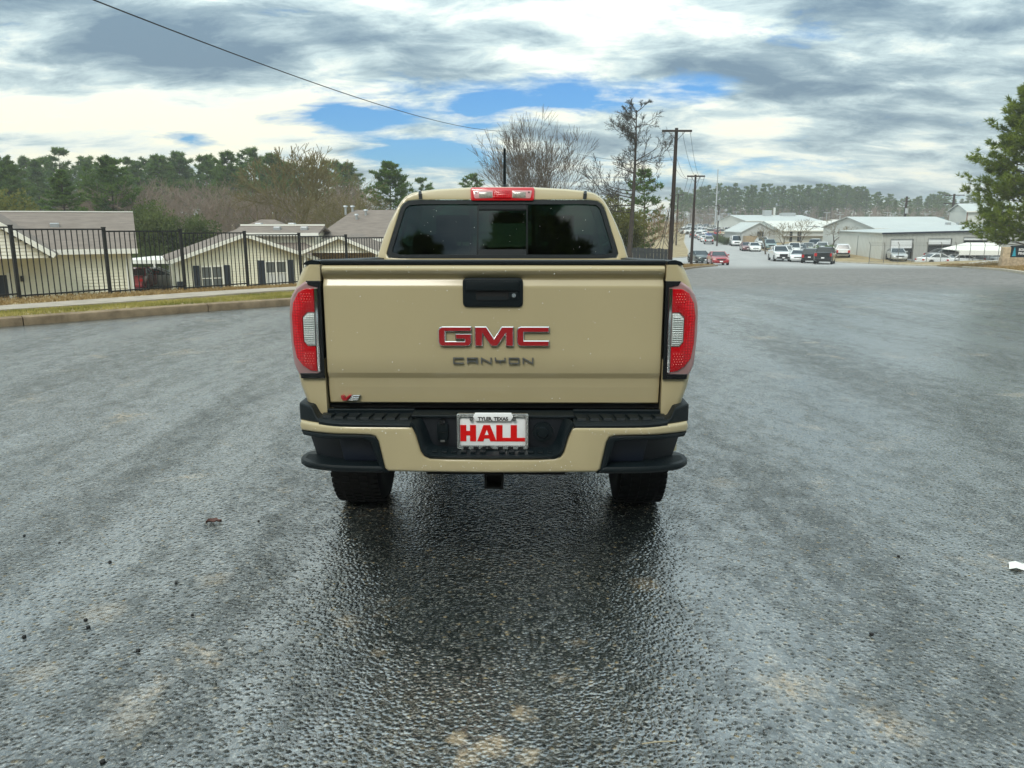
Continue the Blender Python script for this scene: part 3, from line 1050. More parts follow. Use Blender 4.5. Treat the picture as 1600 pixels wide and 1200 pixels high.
CUTS = [s * c for s in (-1, 1) for c in (0.1, 0.2, 0.3, 0.4, 0.5, 0.58, 0.64, 0.68, 0.72, 0.75, 0.78, 0.80, 0.82, 0.84)] + [0.0]


def bumper():
    b = bpy.data.objects.new('rear_bumper', None); COL.objects.link(b); b.parent = truck
    half = [(0.0, 0.565), (0.447, 0.567), (0.462, 0.580), (0.486, 0.700), (0.498, 0.720), (0.520, 0.7265), (0.62, 0.7275), (0.74, 0.722), (0.853, 0.712), (0.860, 0.735), (0.852, 0.757),
            (0.74, 0.763), (0.62, 0.765), (0.352, 0.768), (0.336, 0.764), (0.328, 0.752), (0.302, 0.662), (0.290, 0.643), (0.266, 0.632), (0.20, 0.628), (0.0, 0.627)]
    full = half + [(-x, z) for x, z in reversed(half[1:-1])]
    plate('bumper_bar', full, -0.175, -0.06, M_PAINT, b, bev=0.014, seg=4, bend=bump_bend, cuts=CUTS, smooth=40)
    for s in (-1, 1):
        def mir(p): return [(s * x, z) for x, z in p]
        # black trim following the lower edge of the arm and the leg
        tr = [(0.446, 0.560), (0.478, 0.560), (0.505, 0.640), (0.520, 0.694), (0.545, 0.706), (0.62, 0.707), (0.74, 0.697), (0.842, 0.692), (0.8535, 0.7115), (0.74, 0.7215), (0.62, 0.728), (0.520, 0.727), (0.497, 0.7205), (0.4855, 0.70), (0.462, 0.580)]
        plate('lower_trim', mir(tr), -0.170, -0.04, M_BLKPL, b, bev=0.008, seg=3, bend=bump_bend, cuts=CUTS, smooth=40)
        # deep foot pocket behind the corner step
        pk = [(0.470, 0.575), (0.80, 0.575), (0.842, 0.69), (0.62, 0.712), (0.515, 0.705)]
        plate('step_pocket', mir(pk), -0.075, 0.02, mat('pocket_plastic', (0.006, 0.008, 0.012), 0.5), b, bev=0, bend=bump_bend, cuts=CUTS)
        plate('tow_panel', mir([(0.50, 0.590), (0.655, 0.590), (0.678, 0.702), (0.53, 0.702)]), -0.105, -0.07, mat('panel_plastic', (0.006, 0.010, 0.020), 0.45), b, bev=0.006, bend=bump_bend, cuts=CUTS)
        # corner step plate
        m = MB()
        ol = rounded([(0.466, -0.165), (0.70, -0.150), (0.845, -0.085), (0.872, 0.02), (0.84, 0.09), (0.466, 0.02)], [0.01, 0.12, 0.06, 0.05, 0.04, 0.01], 6)
        n = len(ol)
        rows = []
        for ins, z in ((0.018, 0.560), (0.0, 0.570), (0.0, 0.581), (0.010, 0.589)):
            cx, cy = 0.67, -0.04
            rows.append([(s * (cx + (x - cx) * (1 - ins * 4)), cy + (y - cy) * (1 - ins * 4), z - 0.012 * max(0, x - 0.70)) for x, y in ol])
        m.loft(rows, closed=True); m.poly(*rows[0]); m.poly(*rows[-1])
        st = m.build('corner_step', M_BLKPL, b, smooth=50)
        m = MB()
        for k in range(9):
            y = -0.128 + k * 0.017
            w = 0.84 - 0.9 * max(0, -0.04 - y)
            m.bar((s * (0.655 + 0.004 * (k % 2)), y, 0.5885 - 0.002), (s * w, y + 0.012, 0.5885 - 0.003), 0.0055, 0.006)
        tag(m.build('step_ridges', M_BLKPL, b), kind='stuff')
        # tread pad on the top of the arm
        m = MB()
        xs = list(np.linspace(0.345, 0.752, 12))
        rows = []
        for x in xs:
            e = bump_bend(x, 0)
            sl = (x - 0.345) / 0.4
            rows.append([(s * x, -0.170 + e, 0.758), (s * x, -0.172 + e, 0.772), (s * x, -0.160 + e, 0.782), (s * x, -0.120 + e, 0.7865), (s * x, -0.012, 0.790), (s * x, -0.012, 0.76)])
        m.loft(rows); m.poly(*rows[0]); m.poly(*rows[-1])
        m.build('tread_pad', M_BLKPL, b, smooth=40)
        for k in range(7):       # raised ribs on the pad, separated by slots
            x = 0.362 + k * 0.0565
            e = bump_bend(x, 0)
            m = MB()
            m.loft([[(s * (x + dx), -0.132 + e, 0.785), (s * (x + dx), -0.128 + e, 0.795), (s * (x + dx - 0.010), -0.045, 0.7965), (s * (x + dx - 0.012), -0.040, 0.787)] for dx in (0, 0.036)])
            m.poly(*[m.v[i] for i in range(4)]); m.poly(*[m.v[i] for i in range(4, 8)])
            m.build('tread_rib', M_BLKPL, b)
        m = MB(); m.box(min(s * 0.35, s * 0.735), max(s * 0.35, s * 0.735), -0.012, 0.004, 0.786, 0.806); m.build('pad_edge', M_BLKPL, b, bevel=0.004)
        # raised corner cap: flat top, sloping down to the tread pad
        cap = [(0.738, 0.758), (0.862, 0.754), (0.862, 0.826), (0.856, 0.834), (0.797, 0.830), (0.787, 0.824), (0.768, 0.786), (0.758, 0.779), (0.738, 0.777)]
        plate('corner_cap', mir(cap), -0.158, 0.03, M_BLKPL, b, bev=0.010, seg=3, bend=bump_bend, cuts=CUTS + [s * 0.81, s * 0.83, s * 0.85], smooth=40)
    # centre pocket: surround, back panel, floor ledge
    m = MB()
    rows = []
    path = [(-0.345, 0.786), (-0.332, 0.772), (-0.318, 0.74), (-0.300, 0.672), (-0.286, 0.650), (-0.262, 0.640), (-0.19, 0.637), (0, 0.636), (0.19, 0.637), (0.262, 0.640), (0.286, 0.650), (0.300, 0.672), (0.318, 0.74), (0.332, 0.772), (0.345, 0.786)]
    for x, z in path:
        k = 1.0
        fx = x * 1.0
        rows.append([(x * 1.012, -0.172, z - 0.009), (x * 1.0, -0.178, z - 0.001), (x * 0.985, -0.176, z + 0.006), (x * 0.955, -0.150, z + 0.013), (x * 0.90, -0.085, z + 0.020 if abs(x) < 0.31 else z)])
    m.loft(rows)
    m.build('pocket_surround', M_BLKPL, b, smooth=50)
    plate('pocket_back', [(-0.315, 0.645), (0.315, 0.645), (0.325, 0.792), (-0.325, 0.792)], -0.088, -0.02, mat('pocket_back_plastic', (0.008, 0.010, 0.014), 0.4), b, bev=0)
    m = MB(); m.box(-0.352, 0.352, -0.098, 0.0, 0.787, 0.802); m.build('pocket_top', M_BLKPL, b, bevel=0.005)
    for k in range(13):
        x = -0.246 + k * 0.041
        if abs(x) < 0.04: continue
        m = MB(); m.box(x - 0.012, x + 0.012, -0.160, -0.125, 0.648, 0.6575); m.build('ledge_rib', M_BLKPL, b, bevel=0.002)
    # trailer socket and spare wheel lock
    plate('trailer_socket', rounded([(-0.242, 0.682), (-0.192, 0.682), (-0.192, 0.772), (-0.242, 0.772)], 0.022, 5), -0.104, -0.08, M_BLKPL, b, bev=0.006)
    for nm, q in (('socket_hinge', (-0.228, -0.206, -0.112, -0.09, 0.765, 0.782)), ('socket_seam', (-0.236, -0.198, -0.1065, -0.10, 0.7255, 0.7285)), ('socket_catch', (-0.226, -0.208, -0.109, -0.09, 0.684, 0.692))):
        m = MB(); m.box(*q); m.build(nm, M_STEEL if nm == 'socket_catch' else M_BLKSM, b)
    m = MB()
    m.tube([(0.216, -0.082, 0.727), (0.216, -0.100, 0.727)], [0.046, 0.043], 28); m.tube([(0.216, -0.1005, 0.727), (0.216, -0.108, 0.727)], [0.026, 0.022], 24)
    m.build('access_plug', M_BLKPL, b, smooth=40)
    # licence plate
    lp = plate('licence_plate', rounded([(-0.142, 0.671), (0.142, 0.671), (0.142, 0.800), (-0.142, 0.800)], 0.008, 4), -0.112, -0.105, M_WHITEPL, truck, bev=0.001)
    fr_o = rounded([(-0.154, 0.655), (0.154, 0.655), (0.154, 0.813), (-0.154, 0.813)], 0.010, 5)
    fr_i = rounded([(-0.143, 0.672), (0.143, 0.672), (0.143, 0.799), (-0.143, 0.799)], 0.010, 5)
    m = MB()
    rows = [[(x, -0.106, z) for x, z in fr_o], [(x, -0.119, z) for x, z in fr_o], [(x * 0.985, -0.1215, 0.734 + (z - 0.734) * 0.975) for x, z in fr_o], [(x, -0.120, z) for x, z in fr_i], [(x, -0.111, z) for x, z in fr_i]]
    m.loft(rows, closed=True); m.build('plate_frame', M_PLFRAME, lp, smooth=40)
    plate('frame_banner', [(-0.072, 0.782), (0.078, 0.782), (0.088, 0.8005), (0.080, 0.8165), (-0.074, 0.8165), (-0.084, 0.8005)], -0.1225, -0.112, M_WHITEPL, lp, bev=0.001)
    for k in range(6):
        x = -0.126 + k * 0.0435 + (0.018 if k > 2 else 0)
        plate('frame_slot', [(x, 0.6565), (x + 0.022, 0.6565), (x + 0.022, 0.6685), (x, 0.6685)], -0.1228, -0.118, M_BLACKINK, lp, bev=0)
    plate('frame_emblem', [(-0.056, 0.6565), (0.006, 0.6565), (-0.012, 0.6705), (-0.040, 0.6705)], -0.1232, -0.118, M_BLACKINK, lp, bev=0)
    plate('frame_emblem', [(-0.029, 0.661), (-0.019, 0.661), (-0.024, 0.666)], -0.1240, -0.120, M_PLFRAME, lp, bev=0)
    for sx in (-0.0915, 0.0925):
        m = MB(); m.tube([(sx, -0.108, 0.7895), (sx, -0.1255, 0.7895)], [0.0085, 0.007], 14); m.build('plate_screw', M_STEEL, lp, smooth=40)
    # big red letters
    z0, hh = 0.6895, 0.0725
    def LL(pts, ox): return [(ox + x, z0 + z * hh) for x, z in pts]
    Hh = [(0, 0), (.026, 0), (.026, .36), (.042, .36), (.042, 0), (.068, 0), (.068, 1), (.042, 1), (.042, .64), (.026, .64), (.026, 1), (0, 1)]
    Aa = [(0, 0), (.027, 0), (.0315, .17), (.052, .17), (.0565, 0), (.0835, 0), (.056, 1), (.0275, 1)]
    Ll = [(0, 0), (.062, 0), (.062, .22), (.027, .22), (.027, 1), (0, 1)]
    for o, ox in ((Hh, -0.1395), (Aa, -0.0670), (Ll, 0.0155), (Ll, 0.0775)):
        plate('plate_letter', LL(o, ox), -0.1135, -0.1118, M_HALLRED, lp, bev=0, smooth=None)
    plate('plate_letter_counter', LL([(.0335, .40), (.0495, .40), (.0418, .70)], -0.0670), -0.1140, -0.1125, M_WHITEPL, lp, bev=0, smooth=None)
    text_mesh('frame_letters', 'TYLER, TEXAS', 0.0205, (0.002, -0.1230, 0.7855), M_BLACKINK, lp, bold=0.0008)
    # hitch receiver and what hangs below
    m = MB()
    for a in ((-0.042, -0.033, 0.44, 0.512), (0.034, 0.043, 0.44, 0.512)): m.box(a[0], a[1], -0.02, 0.14, a[2], a[3])
    m.box(-0.042, 0.043, -0.02, 0.14, 0.503, 0.512); m.box(-0.042, 0.043, -0.02, 0.14, 0.44, 0.449); m.box(-0.034, 0.035, 0.05, 0.06, 0.448, 0.504)
    hr = m.build('hitch_receiver', M_DARK, truck)
    m = MB(); m.tube([(-0.55, 0.06, 0.55), (0.55, 0.06, 0.55)], 0.045, 12); m.build('hitch_bar', M_DARK, hr, smooth=50)


def text_mesh(name, s, size, loc, matl, parent, bold=0.0, extrude=0.0004, align='CENTER', rot=(PI / 2, 0, 0)):
    cu = bpy.data.curves.new(name, 'FONT'); cu.body = s; cu.size = size; cu.offset = bold; cu.extrude = extrude; cu.align_x = align
    o = bpy.data.objects.new(name, cu); COL.objects.link(o)
    bpy.context.view_layer.update()
    me = bpy.data.meshes.new_from_object(o.evaluated_get(bpy.context.evaluated_depsgraph_get()))
    bpy.data.objects.remove(o)
    me.name = name
    me.materials.clear(); me.materials.append(matl)
    r = link(name, me, parent)
    r.location = loc; r.rotation_euler = rot
    return r


bumper()


def cab():
    half = [(0.800, 1.375), (0.786, 1.42), (0.762, 1.50), (0.722, 1.60), (0.672, 1.70), (0.646, 1.742), (0.618, 1.772), (0.580, 1.793), (0.52, 1.806), (0.40, 1.818), (0.20, 1.828), (0.0, 1.831)]
    ring = half + [(-x, z) for x, z in reversed(half[:-1])]
    n = len(ring)
    def yr(z): return 1.565 + 0.30 * (z - 1.375)
    def yfr(z): return 3.50 - 1.62 * (z - 1.375)
    st = [0, 0.012, 0.035, 0.12, 0.46, 0.54, 0.92, 1.0]
    shr = [(0, 0.018), (0.012, 0.006), (0.035, 0.0), (1, 0.0)]
    rows = []
    for t in st:
        k = interp(shr, t)
        rows.append([(x * (1 - k), yr(z) + (yfr(z) - yr(z)) * t, z - k * 0.8 * max(0, (z - 1.7) / 0.13)) for x, z in ring])
    body, panes = MB(), []
    for j in range(len(st) - 1):
        for i in range(n - 1):
            a, b = ring[i], ring[i + 1]
            q = (rows[j][i], rows[j][i + 1], rows[j + 1][i + 1], rows[j + 1][i])
            zlo, zhi = min(a[1], b[1]), max(a[1], b[1])
            if j in (3, 5) and 1.415 < zlo and zhi < 1.745:
                panes.append((j, 1 if a[0] > 0 else -1, q))
            else:
                body.poly(*q)
    # rear frame of the window opening
    wo = [(-0.738, 1.388), (0.738, 1.388), (0.630, 1.752), (-0.630, 1.752)]
    rows_o = [(x * 0.982, z - 0.018 * 0.8 * max(0, (z - 1.7) / 0.13)) for x, z in ring]
    rear = rounded(wo, [0.045, 0.045, 0.07, 0.07], 7)
    rear = sorted(rear, key=lambda p: math.atan2(p[0], -(p[1] - 1.57)))
    # outer closed outline: bottom right .. top .. bottom left, closed along the bottom
    def sample(poly, m_=96):
        out = []
        for k in range(m_):
            a = 2 * PI * k / m_
            d = Vector((math.sin(a), -math.cos(a)))
            best = None
            for p, q in zip(poly, poly[1:] + poly[:1]):
                p0, q0 = Vector((p[0], (p[1] - 1.57) * 2)), Vector((q[0], (q[1] - 1.57) * 2))
                e = q0 - p0
                den = d.x * e.y - d.y * e.x
                if abs(den) < 1e-12: continue
                t = (p0.x * e.y - p0.y * e.x) / den
                u = (p0.x * d.y - p0.y * d.x) / den
                if t > 0 and -1e-6 <= u <= 1 + 1e-6 and (best is None or t > best): best = t
            out.append((d.x * best, d.y * best / 2 + 1.57))
        return out
    so, si = sample(rows_o), sample(rear)
    r1 = [(x, yr(z), z) for x, z in so]
    r2 = [(x, yr(z) - 0.003, z) for x, z in [(a[0] * 0.25 + b[0] * 0.75, a[1] * 0.25 + b[1] * 0.75) for a, b in zip(so, si)]]
    r3 = [(x, yr(z) - 0.001, z) for x, z in si]
    r4 = [(x, yr(z) + 0.03, z) for x, z in si]
    body.loft([r1, r2, r3, r4], closed=True)
    # cab back wall below the glass
    body.poly((-0.80, 1.565, 1.375), (0.80, 1.565, 1.375), (0.80, 1.565, 0.85), (-0.80, 1.565, 0.85))
    c = body.build('cab', M_PAINT, truck, smooth=38)
    for j, s, q in panes: pass
    for j in (3, 5):
        for s in (-1, 1):
            m = MB()
            for jj, ss, q in panes:
                if jj == j and ss == s: m.poly(*q)
            m.build('side_window', M_GLASS, c)
    # rear glass: black band, fixed panes, sliding centre pane
    def band(name, o, i, dy, th, matl, parent):
        m = MB()
        a, b = sample(o), sample(i)
        m.loft([[(x, yr(z) + dy + th, z) for x, z in a], [(x, yr(z) + dy, z) for x, z in a], [(x, yr(z) + dy - 0.001, z) for x, z in b], [(x, yr(z) + dy + th, z) for x, z in b]], closed=True)
        return m.build(name, matl, parent, smooth=40)
    o1 = rounded([(-0.733, 1.392), (0.733, 1.392), (0.626, 1.748), (-0.626, 1.748)], [0.045, 0.045, 0.07, 0.07], 7)
    i1 = rounded([(-0.700, 1.412), (0.700, 1.412), (0.606, 1.722), (-0.606, 1.722)], [0.035, 0.035, 0.045, 0.045], 7)
    fr = band('rear_window', o1, i1, -0.006, 0.02, M_BLKPL, c)
    def slab(name, pts, dy, th, matl):
        m = MB(); m.loft([[(x, yr(z) + dy, z) for x, z in pts], [(x, yr(z) + dy + th, z) for x, z in pts]], closed=True)
        m.poly(*[(x, yr(z) + dy, z) for x, z in pts]); m.poly(*[(x, yr(z) + dy + th, z) for x, z in pts])
        return m.build(name, matl, fr)
    for s in (-1, 1):
        slab('pane', [(s * 0.150, 1.412), (s * 0.700, 1.412), (s * 0.606, 1.722), (s * 0.150, 1.722)], 0.0065, 0.004, M_PRIV)
        slab('pane_divider', [(s * 0.150, 1.412), (s * 0.160, 1.412), (s * 0.160, 1.722), (s * 0.150, 1.722)], 0.001, 0.006, M_BLKSM)
        slab('pane_divider', [(s * 0.185, 1.412), (s * 0.207, 1.412), (s * 0.207, 1.695), (s * 0.185, 1.695)], 0.013, 0.006, M_BLKSM)
    slab('pane', [(-0.150, 1.446), (0.150, 1.446), (0.150, 1.682), (-0.150, 1.682)], 0.004, 0.004, M_PRIV)
    slab('slider_rail', [(-0.150, 1.412), (0.150, 1.412), (0.150, 1.444), (-0.150, 1.444)], -0.001, 0.012, M_BLKPL)
    slab('slider_rail', [(-0.150, 1.690), (0.150, 1.690), (0.150, 1.722), (-0.150, 1.722)], -0.001, 0.012, M_BLKPL)
    slab('slider_gap', [(-0.150, 1.682), (0.150, 1.682), (0.150, 1.690), (-0.150, 1.690)], 0.006, 0.004, M_DARK)
    # black gutter strips on the roof, down to the glass
    for s in (-1, 1):
        m = MB()
        pts = [(s * 0.516, yr(1.752) - 0.010, 1.752), (s * 0.520, yr(1.79) - 0.010, 1.786), (s * 0.522, yr(1.80) + 0.022, 1.8010), (s * 0.522, yr(1.80) + 0.08, 1.8035), (s * 0.515, 2.70, 1.8045)]
        rows_ = [[(x - 0.011, y, z), (x - 0.009, y - 0.0, z + 0.004), (x + 0.009, y - 0.0, z + 0.004), (x + 0.011, y, z)] for x, y, z in pts]
        for k in (0, 1):
            rows_[k] = [(p[0], p[1] - (0.004 if i in (1, 2) else 0), pts[k][2]) for i, p in enumerate(rows_[k])]
        m.loft(rows_); m.build('roof_moulding', M_BLKPL, c)
    # high brake light
    zb = 1.785
    yb = yr(zb) - 0.006
    outl = rounded([(-0.200, 1.742), (0.200, 1.742), (0.203, 1.826), (-0.203, 1.826)], 0.018, 5)
    bl = plate('high_brake_light', outl, yr(1.785) - 0.020, yr(1.785) + 0.05, mat('red_plastic', (0.55, 0.012, 0.018), 0.2, coat=1.0), c, bev=0.010, seg=3, bend=lambda x, z: 0.30 * (z - 1.785))
    yb = yr(1.785) - 0.021
    for s in (-1, 1):
        plate('cargo_lamp', rounded([(s * 0.060, 1.760), (s * 0.176, 1.757), (s * 0.186, 1.806), (s * 0.060, 1.806)], 0.008, 4), yb - 0.002, yb + 0.01, mat('pink_clear', (0.62, 0.34, 0.34), 0.12, coat=1.0), bl, bev=0.002, bend=lambda x, z: 0.30 * (z - 1.785))
        plate('cargo_lens', rounded([(s * 0.062, 1.762), (s * 0.147, 1.762), (s * 0.147, 1.797), (s * 0.066, 1.797)], 0.006, 3), yb - 0.004, yb + 0.01, mat('lamp_grey', (0.23, 0.21, 0.17), 0.25, coat=1.0, var=0.4, scale=120), bl, bev=0.001, bend=lambda x, z: 0.30 * (z - 1.785))
        m = MB(); m.tube([(s * 0.166, yb - 0.004, 1.795), (s * 0.166, yb + 0.004, 1.795)], 0.0045, 10); m.build('lamp_screw', M_BLACKINK, bl)
    plate('brake_lens', rounded([(-0.056, 1.756), (0.056, 1.756), (0.052, 1.808), (-0.052, 1.808)], 0.008, 4), yb - 0.004, yb + 0.01, M_REDLENS, bl, bev=0.003, bend=lambda x, z: 0.30 * (z - 1.785))
    # aerial
    m = MB()
    m.loft([[(0.0 + 0.030 * k * math.cos(a), 2.30 + 0.055 * k * math.sin(a), 1.826 + h) for a in np.linspace(0, 2 * PI, 13)[:-1]] for k, h in ((1, 0), (0.92, 0.015), (0.7, 0.034), (0.4, 0.045), (0.2, 0.048))], closed=True)
    m.poly(*[m.v[-12 + i] for i in range(12)])
    an = m.build('aerial_base', M_BLKPL, c, smooth=60)
    m = MB(); m.tube([(0, 2.30, 1.868), (0, 2.285, 2.115)], [0.0115, 0.0085], 10); m.build('aerial_mast', M_BLKPL, an, smooth=60)
    # windscreen
    m = MB()
    pts = [rows[-1][i] for i in range(n) if ring[i][1] > 1.41]
    m.poly(*pts); m.build('windscreen', M_GLASS, c)
    # cabin floor and seats
    m = MB(); m.box(-0.76, 0.76, 1.60, 3.6, 0.55, 0.60); m.box(-0.70, 0.70, 3.05, 3.45, 1.02, 1.30); m.build('dashboard', M_CARPET, c)
    for sx in (-0.37, 0.37):
        m = MB(); m.box(sx - 0.25, sx + 0.25, 2.45, 2.95, 0.62, 0.86); m.box(sx - 0.24, sx + 0.24, 2.38, 2.54, 0.80, 1.44); m.box(sx - 0.13, sx + 0.13, 2.37, 2.47, 1.47, 1.66)
        m.box(sx - 0.06, sx - 0.045, 2.41, 2.43, 1.42, 1.5); m.box(sx + 0.045, sx + 0.06, 2.41, 2.43, 1.42, 1.5)
        m.build('front_seat', M_CARPET, c, bevel=0.035, seg=3, smooth=60)
    m = MB(); m.box(-0.68, 0.68, 1.66, 1.82, 0.75, 1.40); m.box(-0.68, 0.68, 1.66, 2.15, 0.62, 0.85)
    for sx in (-0.44, 0.44): m.box(sx - 0.14, sx + 0.14, 1.68, 1.78, 1.41, 1.535)
    m.build('rear_seat', M_CARPET, c, bevel=0.03, seg=3, smooth=60)
    m = MB(); m.tube([(-0.37 + 0.19 * math.cos(a), 2.98 - 0.06 * math.sin(a), 1.22 + 0.18 * math.sin(a)) for a in np.linspace(0, 2 * PI, 25)], 0.016, 8, cap=False); m.build('steering_wheel', M_CARPET, c, smooth=60)
    m = MB(); m.box(-0.135, 0.135, 2.72, 2.75, 1.60, 1.68); m.box(-0.02, 0.02, 2.74, 2.80, 1.66, 1.80); m.build('rear_view_mirror', M_CARPET, c, bevel=0.015, seg=2)
    return c


cab()


def front_body():
    zs = [0.45, 0.56, 0.68, 0.80, 0.90, 1.0, 1.10, 1.20, 1.30, 1.375]
    for s in (-1, 1):
        m = MB()
        ys = frange(1.615, 5.05, 0.06) + [5.05]
        top = lambda y: interp([(1.6, 1.375), (3.45, 1.375), (3.7, 1.30), (4.9, 1.16), (5.05, 1.08)], y)
        g = {}
        for j, y in enumerate(ys):
            nose = 0 if y < 4.6 else (y - 4.6) ** 2 * 0.7
            for i, z in enumerate(zs):
                zz = 0.45 + (z - 0.45) / (1.375 - 0.45) * (top(y) - 0.45)
                g[i, j] = (s * (min(side_x(max(0.5, min(zz, 1.30))), 0.868) - (0.03 if zz < 0.56 else 0) - 0.075 * smooth(1.28, 1.375, zz) - nose), y, zz)
        for j in range(len(ys) - 1):
            for i in range(len(zs) - 1):
                c = [g[i, j], g[i, j + 1], g[i + 1, j + 1], g[i + 1, j]]
                cy = sum(p[1] for p in c) / 4; cz = sum(p[2] for p in c) / 4
                if (cy - FRONT_AX) ** 2 + (cz - AX_Z) ** 2 < ARCH ** 2: continue
                m.poly(*c)
        fb = m.build('cab_side', M_PAINT, truck, smooth=50)
        for yy in (2.12, 2.96):
            m = MB(); m.box(min(s * 0.885, s * 0.850), max(s * 0.885, s * 0.850), yy - 0.09, yy + 0.09, 1.17, 1.20); m.build('door_handle', M_PAINT, fb, bevel=0.008)
        for yy in (1.72, 2.50, 3.30):
            m = MB(); m.box(min(s * 0.886, s * 0.80), max(s * 0.886, s * 0.80), yy - 0.003, yy + 0.003, 0.62, 1.22)
            m.build('door_gap', M_DARK, fb)
        m = MB(); m.box(min(s * 0.82, s * 0.995), max(s * 0.82, s * 0.995), 3.16, 3.26, 1.28, 1.42)
        m.build('door_mirror', M_BLKPL, fb, bevel=0.03, seg=3, smooth=60)
    m = MB()
    rows = []
    for y, z, w in ((3.42, 1.37, 0.80), (3.7, 1.315, 0.80), (4.3, 1.26, 0.80), (4.85, 1.18, 0.76), (5.0, 1.10, 0.72), (5.05, 1.0, 0.70), (5.06, 0.55, 0.68)):
        rows.append([(-w, y, z - 0.015), (-w * 0.7, y + 0.02, z + 0.015), (0, y + 0.03, z + 0.03), (w * 0.7, y + 0.02, z + 0.015), (w, y, z - 0.015)])
    m.loft(rows); m.build('bonnet', M_PAINT, truck, smooth=40)
    m = MB(); m.box(-0.52, 0.52, 5.06, 5.12, 0.80, 1.08); m.build('grille', M_BLKSM, truck, bevel=0.02)
    # floor pan, chassis, axle
    m = MB(); m.box(-0.74, 0.74, 0.10, 4.9, 0.56, 0.70); m.box(-0.50, -0.38, 0.55, 4.8, 0.46, 0.57); m.box(0.38, 0.50, 0.55, 4.8, 0.46, 0.57)
    m.box(-0.34, 0.34, 0.30, 0.72, 0.40, 0.56)
    ch = m.build('chassis', M_DARK, truck)
    m = MB(); m.tube([(-0.70, REAR_AX, AX_Z), (0.70, REAR_AX, AX_Z)], 0.045, 12); m.lathe_x([(0.03, -0.16), (0.12, -0.10), (0.15, 0), (0.12, 0.10), (0.03, 0.16)], (0.05, REAR_AX, AX_Z), 18); m.build('rear_axle', M_DARK, ch, smooth=50)
    m = MB(); m.tube([(0.62, 0.30, 0.47), (0.58, 0.55, 0.46), (0.45, 1.6, 0.45)], 0.035, 12); m.build('exhaust_pipe', M_DARK, ch, smooth=50)


front_body()


def wheels():
    for s in (-1, 1):
        for y in (REAR_AX, FRONT_AX):
            w = 0.135
            prof = [(0.22, -w * 0.8), (0.27, -w * 0.98), (0.33, -w), (0.362, -w * 0.93), (0.380, -w * 0.72), (0.385, -w * 0.5), (0.385, w * 0.5), (0.380, w * 0.72), (0.362, w * 0.93), (0.33, w), (0.27, w * 0.98), (0.22, w * 0.8)]
            wh = bpy.data.objects.new('wheel', None); COL.objects.link(wh); wh.parent = truck
            wh.location = (s * 0.795, y, AX_Z)
            m = MB(); m.lathe_x(prof, (0, 0, 0), 56); m.build('tyre', M_RUBBER, wh, smooth=50)
            m = MB()
            for k in range(56):
                a = 2 * PI * k / 56
                for row, x in enumerate((-0.105, -0.05, 0.0, 0.05, 0.105)):
                    aa = a + (row % 2) * PI / 56
                    r = 0.3865 if abs(x) < 0.1 else 0.381
                    c, sn = math.cos(aa), math.sin(aa)
                    da = 0.036
                    p = []
                    for dx, d in ((-0.02, -da), (0.02, -da), (0.02, da), (-0.02, da)):
                        p.append((x + dx, (r + 0.004) * math.cos(aa + d), (r + 0.004) * math.sin(aa + d)))
                    q = [(px_ , py_ * 0.965, pz_ * 0.965) for px_, py_, pz_ in p]
                    m.add(p + q, [(0, 1, 2, 3), (0, 4, 5, 1), (1, 5, 6, 2), (2, 6, 7, 3), (3, 7, 4, 0)])
            tb = m.build('tread_blocks', M_RUBBER, wh); tag(tb, kind='stuff')
            m = MB(); m.lathe_x([(0.215, -s * 0.10), (0.225, s * 0.06), (0.205, s * 0.10), (0.19, s * 0.07), (0.06, s * 0.045), (0.03, s * 0.06)], (0, 0, 0), 30); m.build('rim', M_STEEL, wh, smooth=40)


wheels()


def arch_flares():
    for s in (-1, 1):
        for y in (REAR_AX, FRONT_AX):
            rows = []
            for a in np.linspace(0.12, PI - 0.12, 26):
                def pt(x, r): return (s * x, y + r * math.cos(a), AX_Z + r * math.sin(a))
                bx = side_x(max(0.5, AX_Z + (ARCH + 0.06) * math.sin(a))) - 0.012
                rows.append([pt(bx, ARCH + 0.065), pt(0.918, ARCH + 0.045), pt(0.936, ARCH + 0.02), pt(0.936, ARCH - 0.004), pt(0.80, ARCH - 0.006)])
            m = MB(); m.loft(rows); m.build('arch_flare', M_PAINT, truck, smooth=50)


arch_flares()


